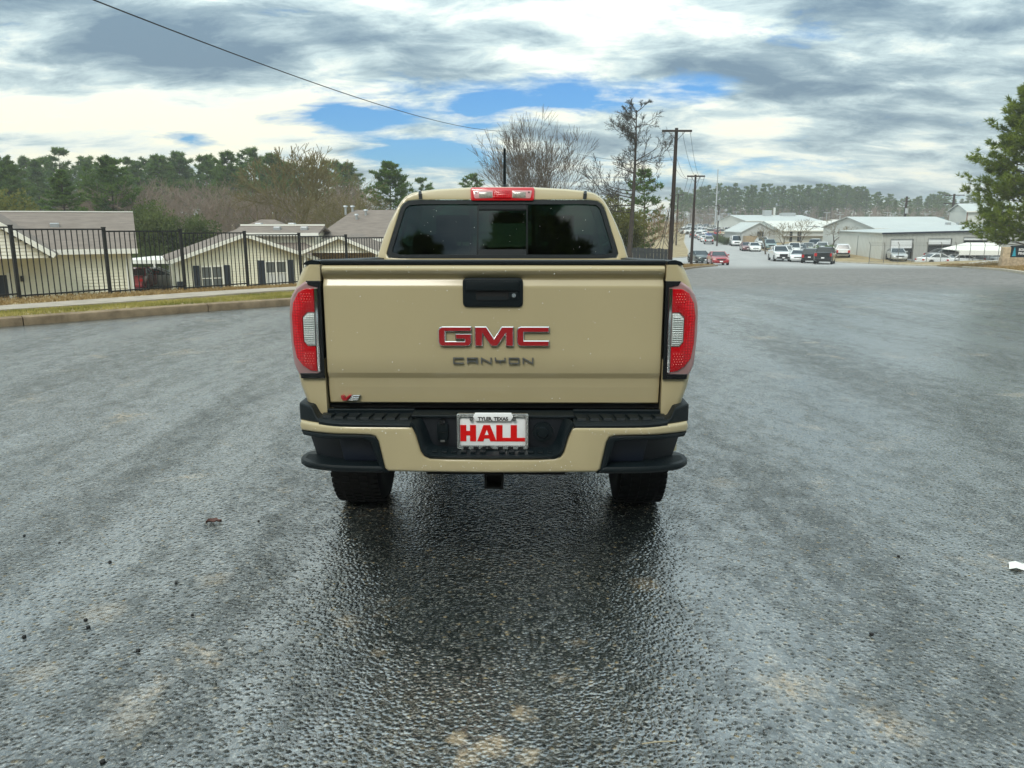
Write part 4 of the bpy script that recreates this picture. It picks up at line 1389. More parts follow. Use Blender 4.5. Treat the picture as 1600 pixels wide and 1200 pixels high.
def drops():
    """beads of rain left on the paint, the glass and the plastic"""
    rng = random.Random(11)
    m = MB()
    def bead(p, nrm, r):
        nrm = Vector(nrm).normalized(); u = nrm.orthogonal().normalized(); w = nrm.cross(u)
        vs = [Vector(p) + (u * math.cos(a) + w * math.sin(a)) * r for a in np.linspace(0, 2 * PI, 7)[:-1]] + [Vector(p) + nrm * r * 0.55]
        m.add(vs, [(k, (k + 1) % 6, 6) for k in range(6)])
    for _ in range(95):
        x = rng.uniform(-0.71, 0.71); z = rng.choice([rng.uniform(0.975, 1.335), rng.uniform(0.975, 1.335), rng.uniform(0.84, 0.93), rng.uniform(1.40, 1.43)])
        y = -0.007 if z < 1.34 and z > 0.97 else (0.009 if z < 0.95 and z > 0.905 else (0.0155 if z < 0.9 else -0.018))
        bead((x, y + 0.004 * (x / 0.73) ** 2 - 0.0005, z), (0, -1, 0.1), rng.choice([0.0011, 0.0013, 0.0016, 0.002, 0.0026]))
    for _ in range(70):
        x = rng.uniform(-0.8, 0.8); z = rng.uniform(0.735, 0.757) if abs(x) > 0.34 else rng.uniform(0.58, 0.62)
        bead((x, -0.1755 + bump_bend(x, 0), z), (0, -1, 0.2), rng.choice([0.0011, 0.0014, 0.0018, 0.0024]))
    for _ in range(34):
        z = rng.uniform(1.42, 1.71); x = rng.uniform(-0.60, 0.60)
        bead((x, 1.565 + 0.30 * (z - 1.375) + (0.0062 if abs(x) > 0.15 else 0.0038), z), (0, -1, 0.3), rng.choice([0.0010, 0.0013, 0.0018]))
    o = m.build('raindrops', M_DROP, truck, smooth=80)
    tag(o, kind='stuff')


drops()
# ---------------------------------------------------------------- trees
M_BARK = mat('grey_bark', (0.13, 0.105, 0.08), 0.95, var=0.35, scale=6, bump=0.5, bscale=20)
M_BARKD = mat('dark_bark', (0.055, 0.045, 0.038), 0.95, var=0.35, scale=6)
M_TWIG = mat('winter_twig', (0.17, 0.135, 0.085), 0.95, col2=(0.24, 0.19, 0.10), scale=0.6)
M_TWIGG = mat('mossy_twig', (0.12, 0.105, 0.04), 0.95, col2=(0.21, 0.175, 0.075), scale=0.5)
M_TWIGR = mat('budding_twig', (0.25, 0.13, 0.08), 0.95, col2=(0.30, 0.22, 0.11), scale=0.8)
M_TWIGS = mat('grey_twig', (0.20, 0.16, 0.13), 0.95, col2=(0.29, 0.22, 0.17), scale=0.5)
M_TWIGD = mat('dark_twig', (0.085, 0.07, 0.055), 0.95, col2=(0.15, 0.115, 0.085), scale=0.5)


def leaf_mat(name, a, b, scale=1.2):
    m = mat(name, a, 0.7, col2=b, scale=scale, detail=6, spec=0.25)
    nt = m.node_tree; p = nt.nodes['Principled BSDF']
    # light passes through the blades
    tr = nt.nodes.new('ShaderNodeBsdfTranslucent'); mx = nt.nodes.new('ShaderNodeMixShader'); mx.inputs[0].default_value = 0.42
    src = p.inputs['Base Color'].links[0].from_socket
    out = nt.nodes['Material Output']
    nt.links.new(src, tr.inputs[0]); nt.links.new(p.outputs[0], mx.inputs[1]); nt.links.new(tr.outputs[0], mx.inputs[2]); nt.links.new(mx.outputs[0], out.inputs[0])
    return m


M_NEEDLE = leaf_mat('pine_needles', (0.10, 0.155, 0.015), (0.29, 0.35, 0.05), 1.2)
M_PINEF = leaf_mat('far_pine_needles', (0.055, 0.12, 0.025), (0.15, 0.23, 0.05), 0.35)
M_PINEG = leaf_mat('bright_pine_needles', (0.07, 0.135, 0.025), (0.15, 0.235, 0.05), 0.6)
M_HOLLY = leaf_mat('evergreen_leaves', (0.05, 0.08, 0.022), (0.17, 0.20, 0.065), 0.4)
M_OLIVE = leaf_mat('olive_leaves', (0.11, 0.12, 0.025), (0.21, 0.21, 0.05), 0.6)


def limb_np(segs, n):
    """segs: list of (p0, p1, r0, r1) -> vertex / quad arrays for n-sided tapered tubes"""
    p0 = np.array([s[0] for s in segs]); p1 = np.array([s[1] for s in segs]); r0 = np.array([s[2] for s in segs]); r1 = np.array([s[3] for s in segs])
    d = p1 - p0; d /= np.maximum(1e-9, np.linalg.norm(d, axis=1))[:, None]
    h = np.where(np.abs(d[:, 2:3]) < 0.9, np.array([[0, 0, 1.0]]), np.array([[1.0, 0, 0]]))
    u = np.cross(d, h); u /= np.linalg.norm(u, axis=1)[:, None]
    w = np.cross(d, u)
    V = np.zeros((len(segs), 2 * n, 3))
    for k in range(n):
        a = 2 * PI * k / n
        o = u * math.cos(a) + w * math.sin(a)
        V[:, k] = p0 + o * r0[:, None]; V[:, n + k] = p1 + o * r1[:, None]
    F = np.array([[k, (k + 1) % n, n + (k + 1) % n, n + k] for k in range(n)])
    idx = (np.arange(len(segs)) * 2 * n)[:, None, None] + F[None]
    return V.reshape(-1, 3), idx.reshape(-1, 4)


def bare_tree_mesh(name, seed, h, trunk_r, fork=0.25, depth=6, spread=0.55, up=0.25, ratio=0.74, kids=(2, 3), stems=1, tw=None, bark=None, droop=0.0, side=0.35, minr=0.004):
    """branching winter tree; returns (trunk mesh, crown mesh)"""
    rng = random.Random(seed)
    big, small = [], []

    def grow(p, d, l, r, lv):
        n = 3 if lv < 3 else 2
        q = p
        for k in range(n):
            d2 = (d + Vector((rng.gauss(0, 1), rng.gauss(0, 1), rng.gauss(0, 1))) * (0.10 if lv else 0.04) + Vector((0, 0, up * 0.25 - droop * (lv > 2)))).normalized()
            q2 = q + d2 * l / n
            ra, rb = r * (1 - 0.30 * k / n), r * (1 - 0.30 * (k + 1) / n)
            (big if lv < 2 else small).append((tuple(q), tuple(q2), max(ra, minr), max(rb, minr)))
            # side shoots along the way
            if lv >= 1 and lv < depth - 1 and rng.random() < side:
                a = d2.orthogonal().normalized(); a.rotate(Matrix.Rotation(rng.uniform(0, 2 * PI), 3, d2))
                grow(q2, (d2 * 0.7 + a * spread * 1.5 + Vector((0, 0, up))).normalized(), l * ratio * rng.uniform(0.55, 0.8), rb * 0.45, lv + 2)
            q, d = q2, d2
        if lv < depth - 1:
            c = rng.randint(*kids)
            ph = rng.uniform(0, 2 * PI)
            for k in range(c):
                a = d.orthogonal().normalized(); a.rotate(Matrix.Rotation(ph + 2 * PI * k / c + rng.uniform(-0.5, 0.5), 3, d))
                nd = (d + a * spread * rng.uniform(0.6, 1.35) + Vector((0, 0, up))).normalized()
                grow(q, nd, l * ratio * rng.uniform(0.82, 1.12), r * 0.7 * (0.72 if c > 2 else 0.8), lv + 1)

    for k in range(stems):
        a = rng.uniform(0, 2 * PI)
        d = Vector((math.cos(a), math.sin(a), 0)) * (0 if stems == 1 else rng.uniform(0.15, 0.55)) + Vector((0, 0, 1))
        grow(Vector((0, 0, -0.1)), d.normalized(), h * fork, trunk_r * (1 if stems == 1 else 0.7), 0)
    top = max(s[1][2] for s in small + big)
    k = h / top
    sc = lambda L: [((a[0] * k, a[1] * k, a[2] * k), (b[0] * k, b[1] * k, b[2] * k), r0, r1) for a, b, r0, r1 in L]
    v, f = limb_np(sc(big), 6); t = np_mesh(name + '_trunk', v, f, bark or M_BARK)
    v, f = limb_np(sc(small), 3); c = np_mesh(name + '_crown', v, f, tw or M_TWIG)
    return t, c


def tufts(points, dirs, per, length, width, rng, fan=0.9, jitter=0.0):
    """needle or leaf blades: `per` thin triangles round each point"""
    P = np.repeat(points, per, axis=0); D = np.repeat(dirs, per, axis=0)
    n = len(P)
    if jitter: P = P + rng.normal(0, jitter, (n, 3))
    D = D + rng.normal(0, fan, (n, 3)); D /= np.maximum(1e-6, np.linalg.norm(D, axis=1))[:, None]
    S_ = np.cross(D, rng.normal(0, 1, (n, 3))); S_ /= np.maximum(1e-6, np.linalg.norm(S_, axis=1))[:, None]
    L = (length * rng.uniform(0.6, 1.2, n))[:, None]; Wd = width * rng.uniform(0.7, 1.3, n)[:, None]
    V = np.stack([P - S_ * Wd, P + S_ * Wd, P + D * L], 1)
    return V.reshape(-1, 3), np.arange(3 * n).reshape(-1, 3)


def pine_mesh(name, seed, h, crown0, radius, whorls, per_whorl, clumps, blade, per, wid, needles, bark, shape='cone', trunk_r=0.16, fan=0.8, gap=0.0):
    """conifer: tapered trunk, whorled limbs, needle clumps along the outer limbs"""
    rng = random.Random(seed); nr = np.random.default_rng(seed)
    trunk, limbs, pts, dirs = [], [], [], []
    lean = (rng.uniform(-0.03, 0.03), rng.uniform(-0.03, 0.03))
    N = 8
    c = lambda z: Vector((lean[0] * z + 0.1 * math.sin(z * 0.6 + seed), lean[1] * z, z))
    for k in range(N):
        a, b = h * k / N, h * (k + 1) / N
        trunk.append((tuple(c(a) - Vector((0, 0, 0.2 if k == 0 else 0))), tuple(c(b)), trunk_r * (1 - k / N) + 0.015, trunk_r * (1 - (k + 1) / N) + 0.015))
    for w in range(whorls):
        t = (w + rng.uniform(-0.3, 0.3)) / (whorls - 1)
        z = h * (crown0 + (1 - crown0) * max(0, min(1, t)) * 0.985)
        u = (z / h - crown0) / (1 - crown0)
        if shape == 'cone': rr = radius * (1.02 - u) ** 0.75 * (0.75 + 0.25 * min(1, u * 5))
        elif shape == 'oval': rr = radius * max(0.12, math.sin(PI * min(0.97, 0.12 + u * 0.86)) ** 0.7)
        else: rr = radius * max(0.25, math.sin(PI * min(0.92, 0.25 + u * 0.7)))       # flat-topped old pine
        ph = rng.uniform(0, 2 * PI)
        for b in range(per_whorl):
            if rng.random() < gap: continue
            a = ph + 2 * PI * b / per_whorl + rng.uniform(-0.35, 0.35)
            r = rr * (rng.uniform(0.45, 1.2) if gap else rng.uniform(0.65, 1.15))
            rise = rng.uniform(0.0, 0.35) + 0.25 * u
            o = c(z)
            d = Vector((math.cos(a), math.sin(a), rise)).normalized()
            mid = o + d * r * 0.55; tip = o + d * r + Vector((0, 0, r * 0.10))
            limbs.append((tuple(o), tuple(mid), 0.012 * h * 0.16 + 0.012, 0.02)); limbs.append((tuple(mid), tuple(tip), 0.02, 0.006))
            for k in range(clumps):
                s = rng.uniform(0.3, 1.0) ** 0.7
                q = o.lerp(mid, s / 0.55) if s < 0.55 else mid.lerp(tip, (s - 0.55) / 0.45)
                side = Vector((-d.y, d.x, 0)) * rng.uniform(-1, 1) * r * 0.30 * (1.1 - s * 0.6)
                q = q + side + Vector((0, 0, rng.uniform(-0.05, 0.22) * r * 0.35))
                pts.append(tuple(q)); dirs.append(tuple((d + side * 0.6 + Vector((0, 0, 0.5))).normalized()))
    v, f = limb_np(trunk, 7); v2, f2 = limb_np(limbs, 3)
    tm = np_mesh(name + '_trunk', np.vstack([v, v2]), np.vstack([f, f2 + len(v)]), bark)
    v, f = tufts(np.array(pts), np.array(dirs), per, blade, wid, nr, fan)
    return tm, np_mesh(name + '_crown', v, f, needles)


def bush_mesh(name, seed, w, h, n, leaf, mats, lumps=14, per=5):
    """rounded evergreen: leaf clumps on lumpy lobes over a few stems"""
    rng = random.Random(seed); nr = np.random.default_rng(seed)
    limbs, P, D = [], [], []
    lobes = []
    for k in range(lumps):
        a = rng.uniform(0, 2 * PI); r = rng.random() ** 0.6 * w * 0.36
        z = h * rng.uniform(0.28, 0.80) * (1 - 0.35 * (r / (w * 0.5)) ** 2)
        lobes.append((Vector((math.cos(a) * r, math.sin(a) * r, z)), rng.uniform(0.13, 0.24) * w))
        limbs.append(((0, 0, -0.1), tuple(lobes[-1][0] * 0.55), 0.02 * h, 0.013 * h)); limbs.append((tuple(lobes[-1][0] * 0.55), tuple(lobes[-1][0]), 0.013 * h, 0.006 * h))
    for _ in range(n):
        c, r = rng.choice(lobes)
        d = Vector((rng.gauss(0, 1), rng.gauss(0, 1), rng.gauss(0, 1))).normalized()
        q = c + d * r * rng.uniform(0.55, 1.12) * (1 + 0.15 * math.sin(d.x * 7 + c.x * 3) * math.sin(d.z * 6))
        if q.z < 0.05 * h: continue
        P.append(tuple(q)); D.append(tuple(d + Vector((0, 0, 0.3))))
    v, f = limb_np(limbs, 5)
    tm = np_mesh(name + '_trunk', v, f, M_BARK)
    v, f = tufts(np.array(P), np.array(D), per, leaf, leaf * 0.30, nr, 0.9, leaf * 0.6)
    return tm, np_mesh(name + '_crown', v, f, mats)


def plant(kind, label, px, Y, top_y=None, height=None, mesh_h=None, meshes=None, rz=0.0, sx=1.0, group=None, base_z=None, cat='tree', x=None):
    """tree standing on the terrain under photo column px at distance Y; scaled so its top reaches photo row top_y"""
    X = px_x(px, Y, -1) if x is None else x
    z = ground_z(X, Y) if base_z is None else base_z
    if height is None:
        height = pix(px, top_y, Y).z - z
    k = height / mesh_h
    t = thing(kind, label, cat, (X, Y, z), rz, group)
    t.scale = (k * sx, k * sx, k)
    link('trunk', meshes[0], t); link('crown', meshes[1], t)
    return t


def forest():
    rng = random.Random(21)
    # ---- meshes shared between alike trees
    far_p = [(pine_mesh('far_pine', 100 + i, 16, cr, rad, 17, 6, 13, 0.66, 7, 0.095, M_PINEF, M_BARKD, shp, 0.17, 0.9, 0.30), 16)
             for i, (cr, rad, shp) in enumerate([(0.24, 3.7, 'oval'), (0.34, 3.4, 'flat'), (0.15, 3.8, 'oval'), (0.42, 3.5, 'flat'), (0.10, 3.9, 'cone')])]
    mid_p = [(pine_mesh('mid_pine', 130 + i, 14, cr, rad, 22, 7, 18, 0.46, 7, 0.075, M_PINEG if i == 1 else M_PINEF, M_BARKD, shp, 0.2, 0.9, 0.24), 14)
             for i, (cr, rad, shp) in enumerate([(0.12, 3.9, 'oval'), (0.04, 4.1, 'cone'), (0.35, 3.3, 'flat'), (0.20, 3.5, 'oval')])]
    bare = [(bare_tree_mesh('bare', 7 + i, 11, 0.14, 0.12, 7, 0.55, 0.12, 0.84, (2, 3), stems=2, tw=[M_TWIGS, M_TWIG, M_TWIGS, M_TWIGG][i], side=0.5, minr=0.018), 11) for i in range(4)]

    # ---- wood behind the houses on the left, back rows
    g = 'pines of the wood behind the houses'
    tops = [(8, 262), (40, 268), (72, 252), (104, 236), (146, 256), (186, 250), (222, 254), (258, 246), (292, 243), (328, 246), (360, 243), (398, 237), (436, 246), (545, 262)]
    for i, (px, ty) in enumerate(tops):
        me, mh = far_p[(i * 2 + (i // 3)) % 5]
        plant('pine_tree', 'tall dark green pine in the wood behind the houses on the left', px, 118 + (i * 37 % 23), ty, None, mh, me, rng.uniform(0, 6), 1.12, g, base_z=-3.5)
    g2 = 'second row of the wood behind the houses'
    for i in range(30):
        me, mh = far_p[(i * 3 + 1) % 5]
        plant('pine_tree', 'tall dark green pine in the wood behind the houses on the left', -10 + i * 19 + rng.uniform(-8, 8), 138 + rng.uniform(0, 20), 256 + rng.uniform(-9, 10), None, mh, me, rng.uniform(0, 6), 1.15, g, base_z=-3.5)
    # brushwood that fills the wood's floor
    brushwood('brushwood', 'brown leafless brushwood filling the wood behind the houses', -8, 620, 100, 118, -3.6, 5.5, 520, 8)
    brushwood('brushwood', 'grey brushwood under the far wood beyond the car park', 1056, 1600, 285, 345, None, 7.5, 700, 9)
    # lower mid rows: bare brush in front of the pines
    g = 'leafless trees in front of the pine wood'
    for i in range(13):
        me, mh = bare[i % 3]
        plant('bare_tree', 'greyish leafless tree standing in front of the pine wood on the left', 150 + i * 33 + rng.uniform(-10, 10), 86 + (i * 29 % 17), 282 + rng.uniform(-12, 14) - (8 if i in (4, 5) else 0), None, mh, me, rng.uniform(0, 6), 1.25, g, base_z=-3.2)
    plant('pine_tree', 'bright green bushy pine above the left house roof', 112, 74, 268, None, mid_p[1][1], mid_p[1][0], 1.0, 1.35, base_z=-3.0)
    plant('pine_tree', 'broad green pine right of the bright green one, above the left roof', 182, 84, 249, None, mid_p[0][1], mid_p[0][0], 2.0, 1.15, base_z=-3.2)
    plant('pine_tree', 'thin grey-green pine at the left edge of the photo', 22, 92, 250, None, mid_p[2][1], mid_p[2][0], 2.5, 1.0, base_z=-3.2)
    ob = bush_mesh('olive', 31, 8.0, 6.0, 2600, 0.26, M_OLIVE)
    plant('olive_green_tree', 'yellow green leafy tree over the left end of the roof', 18, 66, 296, None, 6.2, ob, 0.3, 1.05, base_z=-3.0)
    hb = bush_mesh('holly', 33, 7.4, 6.6, 5200, 0.20, M_HOLLY, 18)
    plant('evergreen_tree', 'rounded dark evergreen tree between the two houses', 272, 60, 309, None, 6.5, hb, 0.6, 1.0, base_z=-2.9)
    hb2 = bush_mesh('shrubby', 35, 4.5, 4.2, 2200, 0.18, M_HOLLY, 12)
    plant('evergreen_shrub', 'dark evergreen shrub behind the white carport', 232, 56, 378, None, 4.2, hb2, 1.1, 1.0, base_z=-2.8)
    bt = bare_tree_mesh('winter_tree', 50, 13, 0.20, 0.15, 8, 0.46, 0.12, 0.83, (2, 3), tw=M_TWIGG, bark=M_BARK, side=0.6, minr=0.024)
    plant('bare_tree', 'large olive-tinged leafless tree behind the roofs, left of the truck', 472, 70, 222, None, 13, bt, 0.4, 1.2, base_z=-2.9)
    bt2 = bare_tree_mesh('winter_tree', 53, 12, 0.17, 0.12, 7, 0.55, 0.14, 0.80, (2, 3), tw=M_TWIGG, bark=M_BARK, side=0.5, minr=0.012)
    plant('bare_tree', 'smaller olive-tinged leafless tree left of the large leafless one', 408, 74, 268, None, 12, bt2, 2.4, 1.4, base_z=-2.9)
    plant('bare_tree', 'olive-tinged leafless tree just right of the large leafless one', 530, 78, 262, None, 12, bt2, 4.1, 1.3, base_z=-2.9)
    plant('pine_tree', 'green pine rising over the roof just left of the truck cab', 612, 84, 257, None, mid_p[3][1], mid_p[3][0], 0.8, 1.15, base_z=-3.0)
    plant('pine_tree', 'distant pine top showing left of the roof aerial', 664, 110, 281, None, far_p[2][1], far_p[2][0], 0.8, 1.1, base_z=-3.0)
    plant('pine_tree', 'distant pine top between the cab roof and the big leafless tree', 738, 108, 276, None, far_p[0][1], far_p[0][0], 1.9, 1.1, base_z=-3.0)
    plant('bare_tree', 'leafless tree low behind the roofs left of the truck cab', 578, 66, 292, None, bare[3][1], bare[3][0], 0.8, 1.2, base_z=-2.8)

    # ---- behind and beside the truck
    bt3 = bare_tree_mesh('vase_tree', 61, 12.5, 0.20, 0.15, 7, 0.34, 0.13, 0.82, (2, 3), stems=5, tw=M_TWIGD, bark=M_BARK, side=0.6, minr=0.011)
    plant('bare_tree', 'big spreading leafless tree rising behind the truck roof', 850, 58, 165, None, 12.5, bt3, 0.9, 0.92)
    # thin old pine with few needles
    build_old_pine(985, 55, 172)
    sp = pine_mesh('young_pine', 81, 9, 0.12, 2.2, 15, 6, 10, 0.34, 7, 0.05, M_PINEG, M_BARK, 'oval', 0.13, 0.9)
    sp2 = bush_mesh('olive_shrub', 83, 5, 6.4, 3400, 0.17, M_OLIVE, 16)
    plant('pine_tree', 'young green pine behind the tall thin pine', 1004, 74, 268, None, 9, sp, 0.2, 1.05)
    plant('olive_green_tree', 'yellow green leafy tree beside the right edge of the cab', 962, 66, 284, None, 6.4, sp2, 0.6, 0.9)
    rt = [bare_tree_mesh('budding', 91 + i, 6, 0.09, 0.2, 6, 0.55, 0.1, 0.8, (2, 3), stems=2, tw=[M_TWIGR, M_TWIG][i], side=0.5, minr=0.010) for i in range(2)]
    plant('bare_tree', 'reddish budding tree left of the nearest utility pole', 1012, 68, 318, None, 6, rt[0], 0.6, 1.15)
    plant('bare_tree', 'leafless brown shrubby tree behind the nearest utility pole', 1048, 88, 330, None, 6, rt[1], 1.6, 1.2)
    plant('bare_tree', 'pale leafless tree low behind the dark board fence', 985, 78, 330, None, 6, rt[1], 3.0, 1.3)

    # ---- far wood beyond the car park, right of the truck
    g = 'pines of the far hazy wood'
    tops = [(1064, 300), (1078, 304), (1094, 292), (1107, 289), (1122, 288), (1135, 292), (1148, 286), (1160, 292), (1174, 290), (1187, 287), (1200, 288), (1213, 292), (1222, 290), (1235, 291),
            (1248, 290), (1261, 291), (1274, 288), (1286, 289), (1297, 292), (1308, 290), (1320, 291), (1332, 293), (1343, 292), (1352, 297), (1366, 301), (1382, 310), (1396, 312), (1414, 309), (1430, 308), (1444, 306), (1460, 300), (1470, 301), (1486, 310), (1505, 314), (1522, 308), (1540, 306), (1560, 312)]
    for i, (px, ty) in enumerate(tops):
        me, mh = far_p[(i * 3 + i // 4) % 5]
        plant('pine_tree', 'tall pine in the far hazy wood beyond the car park', px, 292 + (i * 41 % 46), ty + 1, None, mh, me, rng.uniform(0, 6), 1.15, g)
    for i in range(40):
        me, mh = far_p[(i * 2 + 1) % 5]
        plant('pine_tree', 'tall pine in the far hazy wood beyond the car park', 1058 + i * 13 + rng.uniform(-5, 5), 345 + rng.uniform(0, 40), 298 + rng.uniform(-4, 6) + (10 if i > 22 else 0), None, mh, me, rng.uniform(0, 6), 1.3, g)

    # ---- small leafless street trees by the white workshop
    st = [bare_tree_mesh('street_tree', 95 + i, 4.6, 0.10, 0.24, 6, 0.62, 0.12, 0.78, (2, 3), tw=M_TWIG, bark=M_BARK, side=0.4, minr=0.014) for i in range(3)]
    plant('bare_tree', 'leafless street tree left of the olive one by the white workshop', 1198, 118, 348, None, 4.6, st[0], 0.3, 1.25)
    plant('bare_tree', 'olive brown street tree in front of the white workshop', 1226, 116, 346, None, 4.6, st[1], 2.0, 1.3)
    plant('bare_tree', 'pale leafless street tree between the parked cars and the workshop', 1250, 116, 341, None, 4.6, st[2], 1.0, 1.3)
    plant('bare_tree', 'wide leafless street tree beside the grey metal building', 1300, 114, 341, None, 4.6, st[0], 2.7, 1.5)
    for px, lab in ((1298, 'round clipped green bush beside the grey metal building'), (1277, 'round clipped green bush further left behind the dark pickup')):
        bm_ = bush_mesh('clipped', 101 + px, 1.9, 1.6, 1200, 0.09, M_PINEG, 14)
        plant('clipped_bush', lab, px, 108, None, 1.45, 1.6, bm_, 0, 1.2, cat='bush')

    # ---- near pine at the right edge
    np_ = pine_mesh('near_pine', 120, 13.5, 0.08, 5.0, 36, 8, 26, 0.34, 20, 0.026, M_NEEDLE, M_BARK, 'cone', 0.24, 0.6)
    plant('pine_tree', 'bright green pine filling the right edge of the photo', 1606, 59, None, 16.0, 13.5, np_, 0.4, 1.0)
    # ---- row behind the camera, seen only as a dark line in the truck's rear glass
    for i, (x, y, hh) in enumerate(((-19, -25, 21), (-12, -23, 22), (-5.5, -25, 20), (0.5, -24, 23), (6.0, -25, 21), (12, -23, 22), (-26, -23, 20), (19, -25, 21))):
                plant('pine_tree', 'tall pine behind the camera, mirrored in the rear window of the truck', 0, y, None, hh, 13.5, np_, i * 1.3, 0.85, 'pines mirrored in the rear window', x=x, base_z=ground_z(-30, y) - 0.2)


def brushwood(name, label, p0, p1, Y0, Y1, z, hmax, count, seed):
    rng = random.Random(seed)
    segs = []
    for _ in range(count):
        Y = rng.uniform(Y0, Y1); X = px_x(rng.uniform(p0, p1), Y, -2)
        zz = ground_z(X, Y) if z is None else z
        h = hmax * rng.uniform(0.45, 1.0)
        p = Vector((X, Y, zz - 0.2))
        top = p + Vector((rng.gauss(0, 0.4), rng.gauss(0, 0.4), h))
        segs.append((tuple(p), tuple(top), 0.07, 0.03))
        for k in range(16):
            a = p.lerp(top, rng.uniform(0.15, 1)); L = h * rng.uniform(0.15, 0.33); an = rng.uniform(0, 2 * PI)
            b = a + Vector((math.cos(an) * 0.6, math.sin(an) * 0.6, rng.uniform(0.3, 1.1))).normalized() * L
            segs.append((tuple(a), tuple(b), 0.035, 0.02))
            for j in range(3):
                an = rng.uniform(0, 2 * PI); c0 = a.lerp(b, rng.uniform(0.3, 1))
                c = c0 + Vector((math.cos(an), math.sin(an), rng.uniform(0, 1))).normalized() * L * 0.5
                segs.append((tuple(c0), tuple(c), 0.022, 0.016))
    v, f = limb_np(segs, 3)
    tag(link(name, np_mesh(name, v, f, M_TWIGS)), label, 'brushwood', kind='stuff')


def build_old_pine(px, Y, ty):
    """tall bare-stemmed pine whose few limbs carry dark twigs"""
    rng = random.Random(17)
    X = px_x(px, Y, 0); z = ground_z(X, Y); h = pix(px, ty, Y).z - z
    t = thing('pine_tree', 'tall thin nearly bare pine between the truck and the utility pole', 'tree', (X, Y, z))
    trunk, tw, pts, dirs = [], [], [], []
    cx = lambda q: Vector((0.25 * math.sin(q * 2.0) - 0.1, 0, h * q))
    for k in range(12):
        trunk.append((tuple(cx(k / 12) - Vector((0, 0, 0.3 if k == 0 else 0))), tuple(cx((k + 1) / 12)), 0.19 * (1 - k / 12.5) + 0.02, 0.19 * (1 - (k + 1) / 12.5) + 0.02))

    def grow(p, d, l, r, lv):
        for k in range(3):
            d = (d + Vector((rng.gauss(0, .18), rng.gauss(0, .18), rng.gauss(0, .12) + 0.07))).normalized()
            q = p + d * l / 3
            tw.append((tuple(p), tuple(q), max(0.010, r * (1 - k / 4)), max(0.009, r * (1 - (k + 1) / 4))))
            if lv < 3:
                for _ in range(2 if lv else 1):
                    a = d.orthogonal().normalized(); a.rotate(Matrix.Rotation(rng.uniform(0, 2 * PI), 3, d))
                    grow(q, (d + a * 0.8 + Vector((0, 0, 0.12))).normalized(), l * rng.uniform(0.38, 0.6), r * 0.5, lv + 1)
            p = q
        if lv >= 1: pts.append(tuple(p)); dirs.append(tuple(d))

    for k in range(28):
        u = 0.36 + 0.63 * k / 27
        a = rng.uniform(0, 2 * PI)
        L = (1.0 - (u - 0.36) / 0.66) ** 0.55 * 2.3 * rng.uniform(0.7, 1.1) + 0.45
        if k < 7: a = PI + rng.uniform(-0.7, 0.7); L *= 1.25
        grow(cx(u), Vector((math.cos(a), math.sin(a), 0.25 if u > 0.5 else 0.05)).normalized(), L, 0.045, 0)
    v, f = limb_np(trunk, 8)
    link('trunk', np_mesh('old_pine_trunk', v, f, M_BARKD), t)
    v, f = limb_np(tw, 3)
    c = link('crown', np_mesh('old_pine_limbs', v, f, M_BARKD), t)
    nr = np.random.default_rng(5)
    v, f = tufts(np.array(pts), np.array(dirs), 2, 0.14, 0.010, nr, 0.7)
    link('needles', np_mesh('old_pine_needles', v, f, mat('dark_needles', (0.03, 0.036, 0.02), 0.8)), c)


forest()
# ---------------------------------------------------------------- houses and sheds
M_SIDING = mat('cream_siding', (0.76, 0.73, 0.585), 0.6, var=0.05, scale=0.8)
M_SIDW = mat('pale_siding', (0.80, 0.78, 0.68), 0.6, var=0.04, scale=0.8)
M_TRIM = mat('white_trim', (0.80, 0.79, 0.72), 0.5)
M_ROOF = mat('brown_shingle', (0.165, 0.135, 0.115), 0.95, col2=(0.235, 0.195, 0.165), scale=3.0, detail=8, squash=(0.5, 1.0, 4.0))
M_SHUT = mat('navy_shutter', (0.018, 0.026, 0.040), 0.55)
M_PANE = mat('window_pane', (0.10, 0.115, 0.12), 0.06, spec=0.8)
M_BLIND = mat('window_blind', (0.55, 0.56, 0.55), 0.5)
M_BRICK = mat('tan_masonry', (0.32, 0.24, 0.15), 0.9, var=0.25, scale=5)
M_IRON = mat('black_iron', (0.008, 0.009, 0.010), 0.45)
M_VENT = mat('galvanised_vent', (0.45, 0.47, 0.48), 0.4, metal=0.6)
M_METAL = mat('grey_metal_wall', (0.42, 0.42, 0.385), 0.5, var=0.05, scale=0.6)
M_METALW = mat('white_metal_wall', (0.60, 0.61, 0.57), 0.5, var=0.05, scale=0.6)
M_WROOF = mat('white_metal_roof', (0.47, 0.50, 0.485), 0.45, var=0.05, scale=0.3)
M_DOOR = mat('roller_door', (0.80, 0.81, 0.80), 0.5)
M_INT = mat('dark_interior', (0.02, 0.023, 0.025), 0.9)


def lap_wall(name, a, b, z0, ztop, matl, parent, step=0.135, base_y=0.0):
    """lap-sided wall along local x from a to b at y = base_y, facing -y; ztop(x) gives the wall top (gables clip each board)"""
    m = MB()
    z = z0
    xs = np.linspace(a, b, 81)
    zt = max(ztop(x) for x in xs)
    while z < zt - 0.01:
        z2 = min(z + step, zt)
        mid = (z + z2) / 2
        ok = [x for x in xs if ztop(x) >= mid]
        if ok:
            x0, x1 = ok[0], ok[-1]
            m.poly((x0, base_y - 0.032, z), (x1, base_y - 0.032, z), (x1, base_y - 0.002, z2), (x0, base_y - 0.002, z2))
            m.poly((x0, base_y - 0.032, z), (x0, base_y + 0.02, z), (x1, base_y + 0.02, z), (x1, base_y - 0.032, z))
        z = z2
    return m.build(name, matl, parent, fix=False)


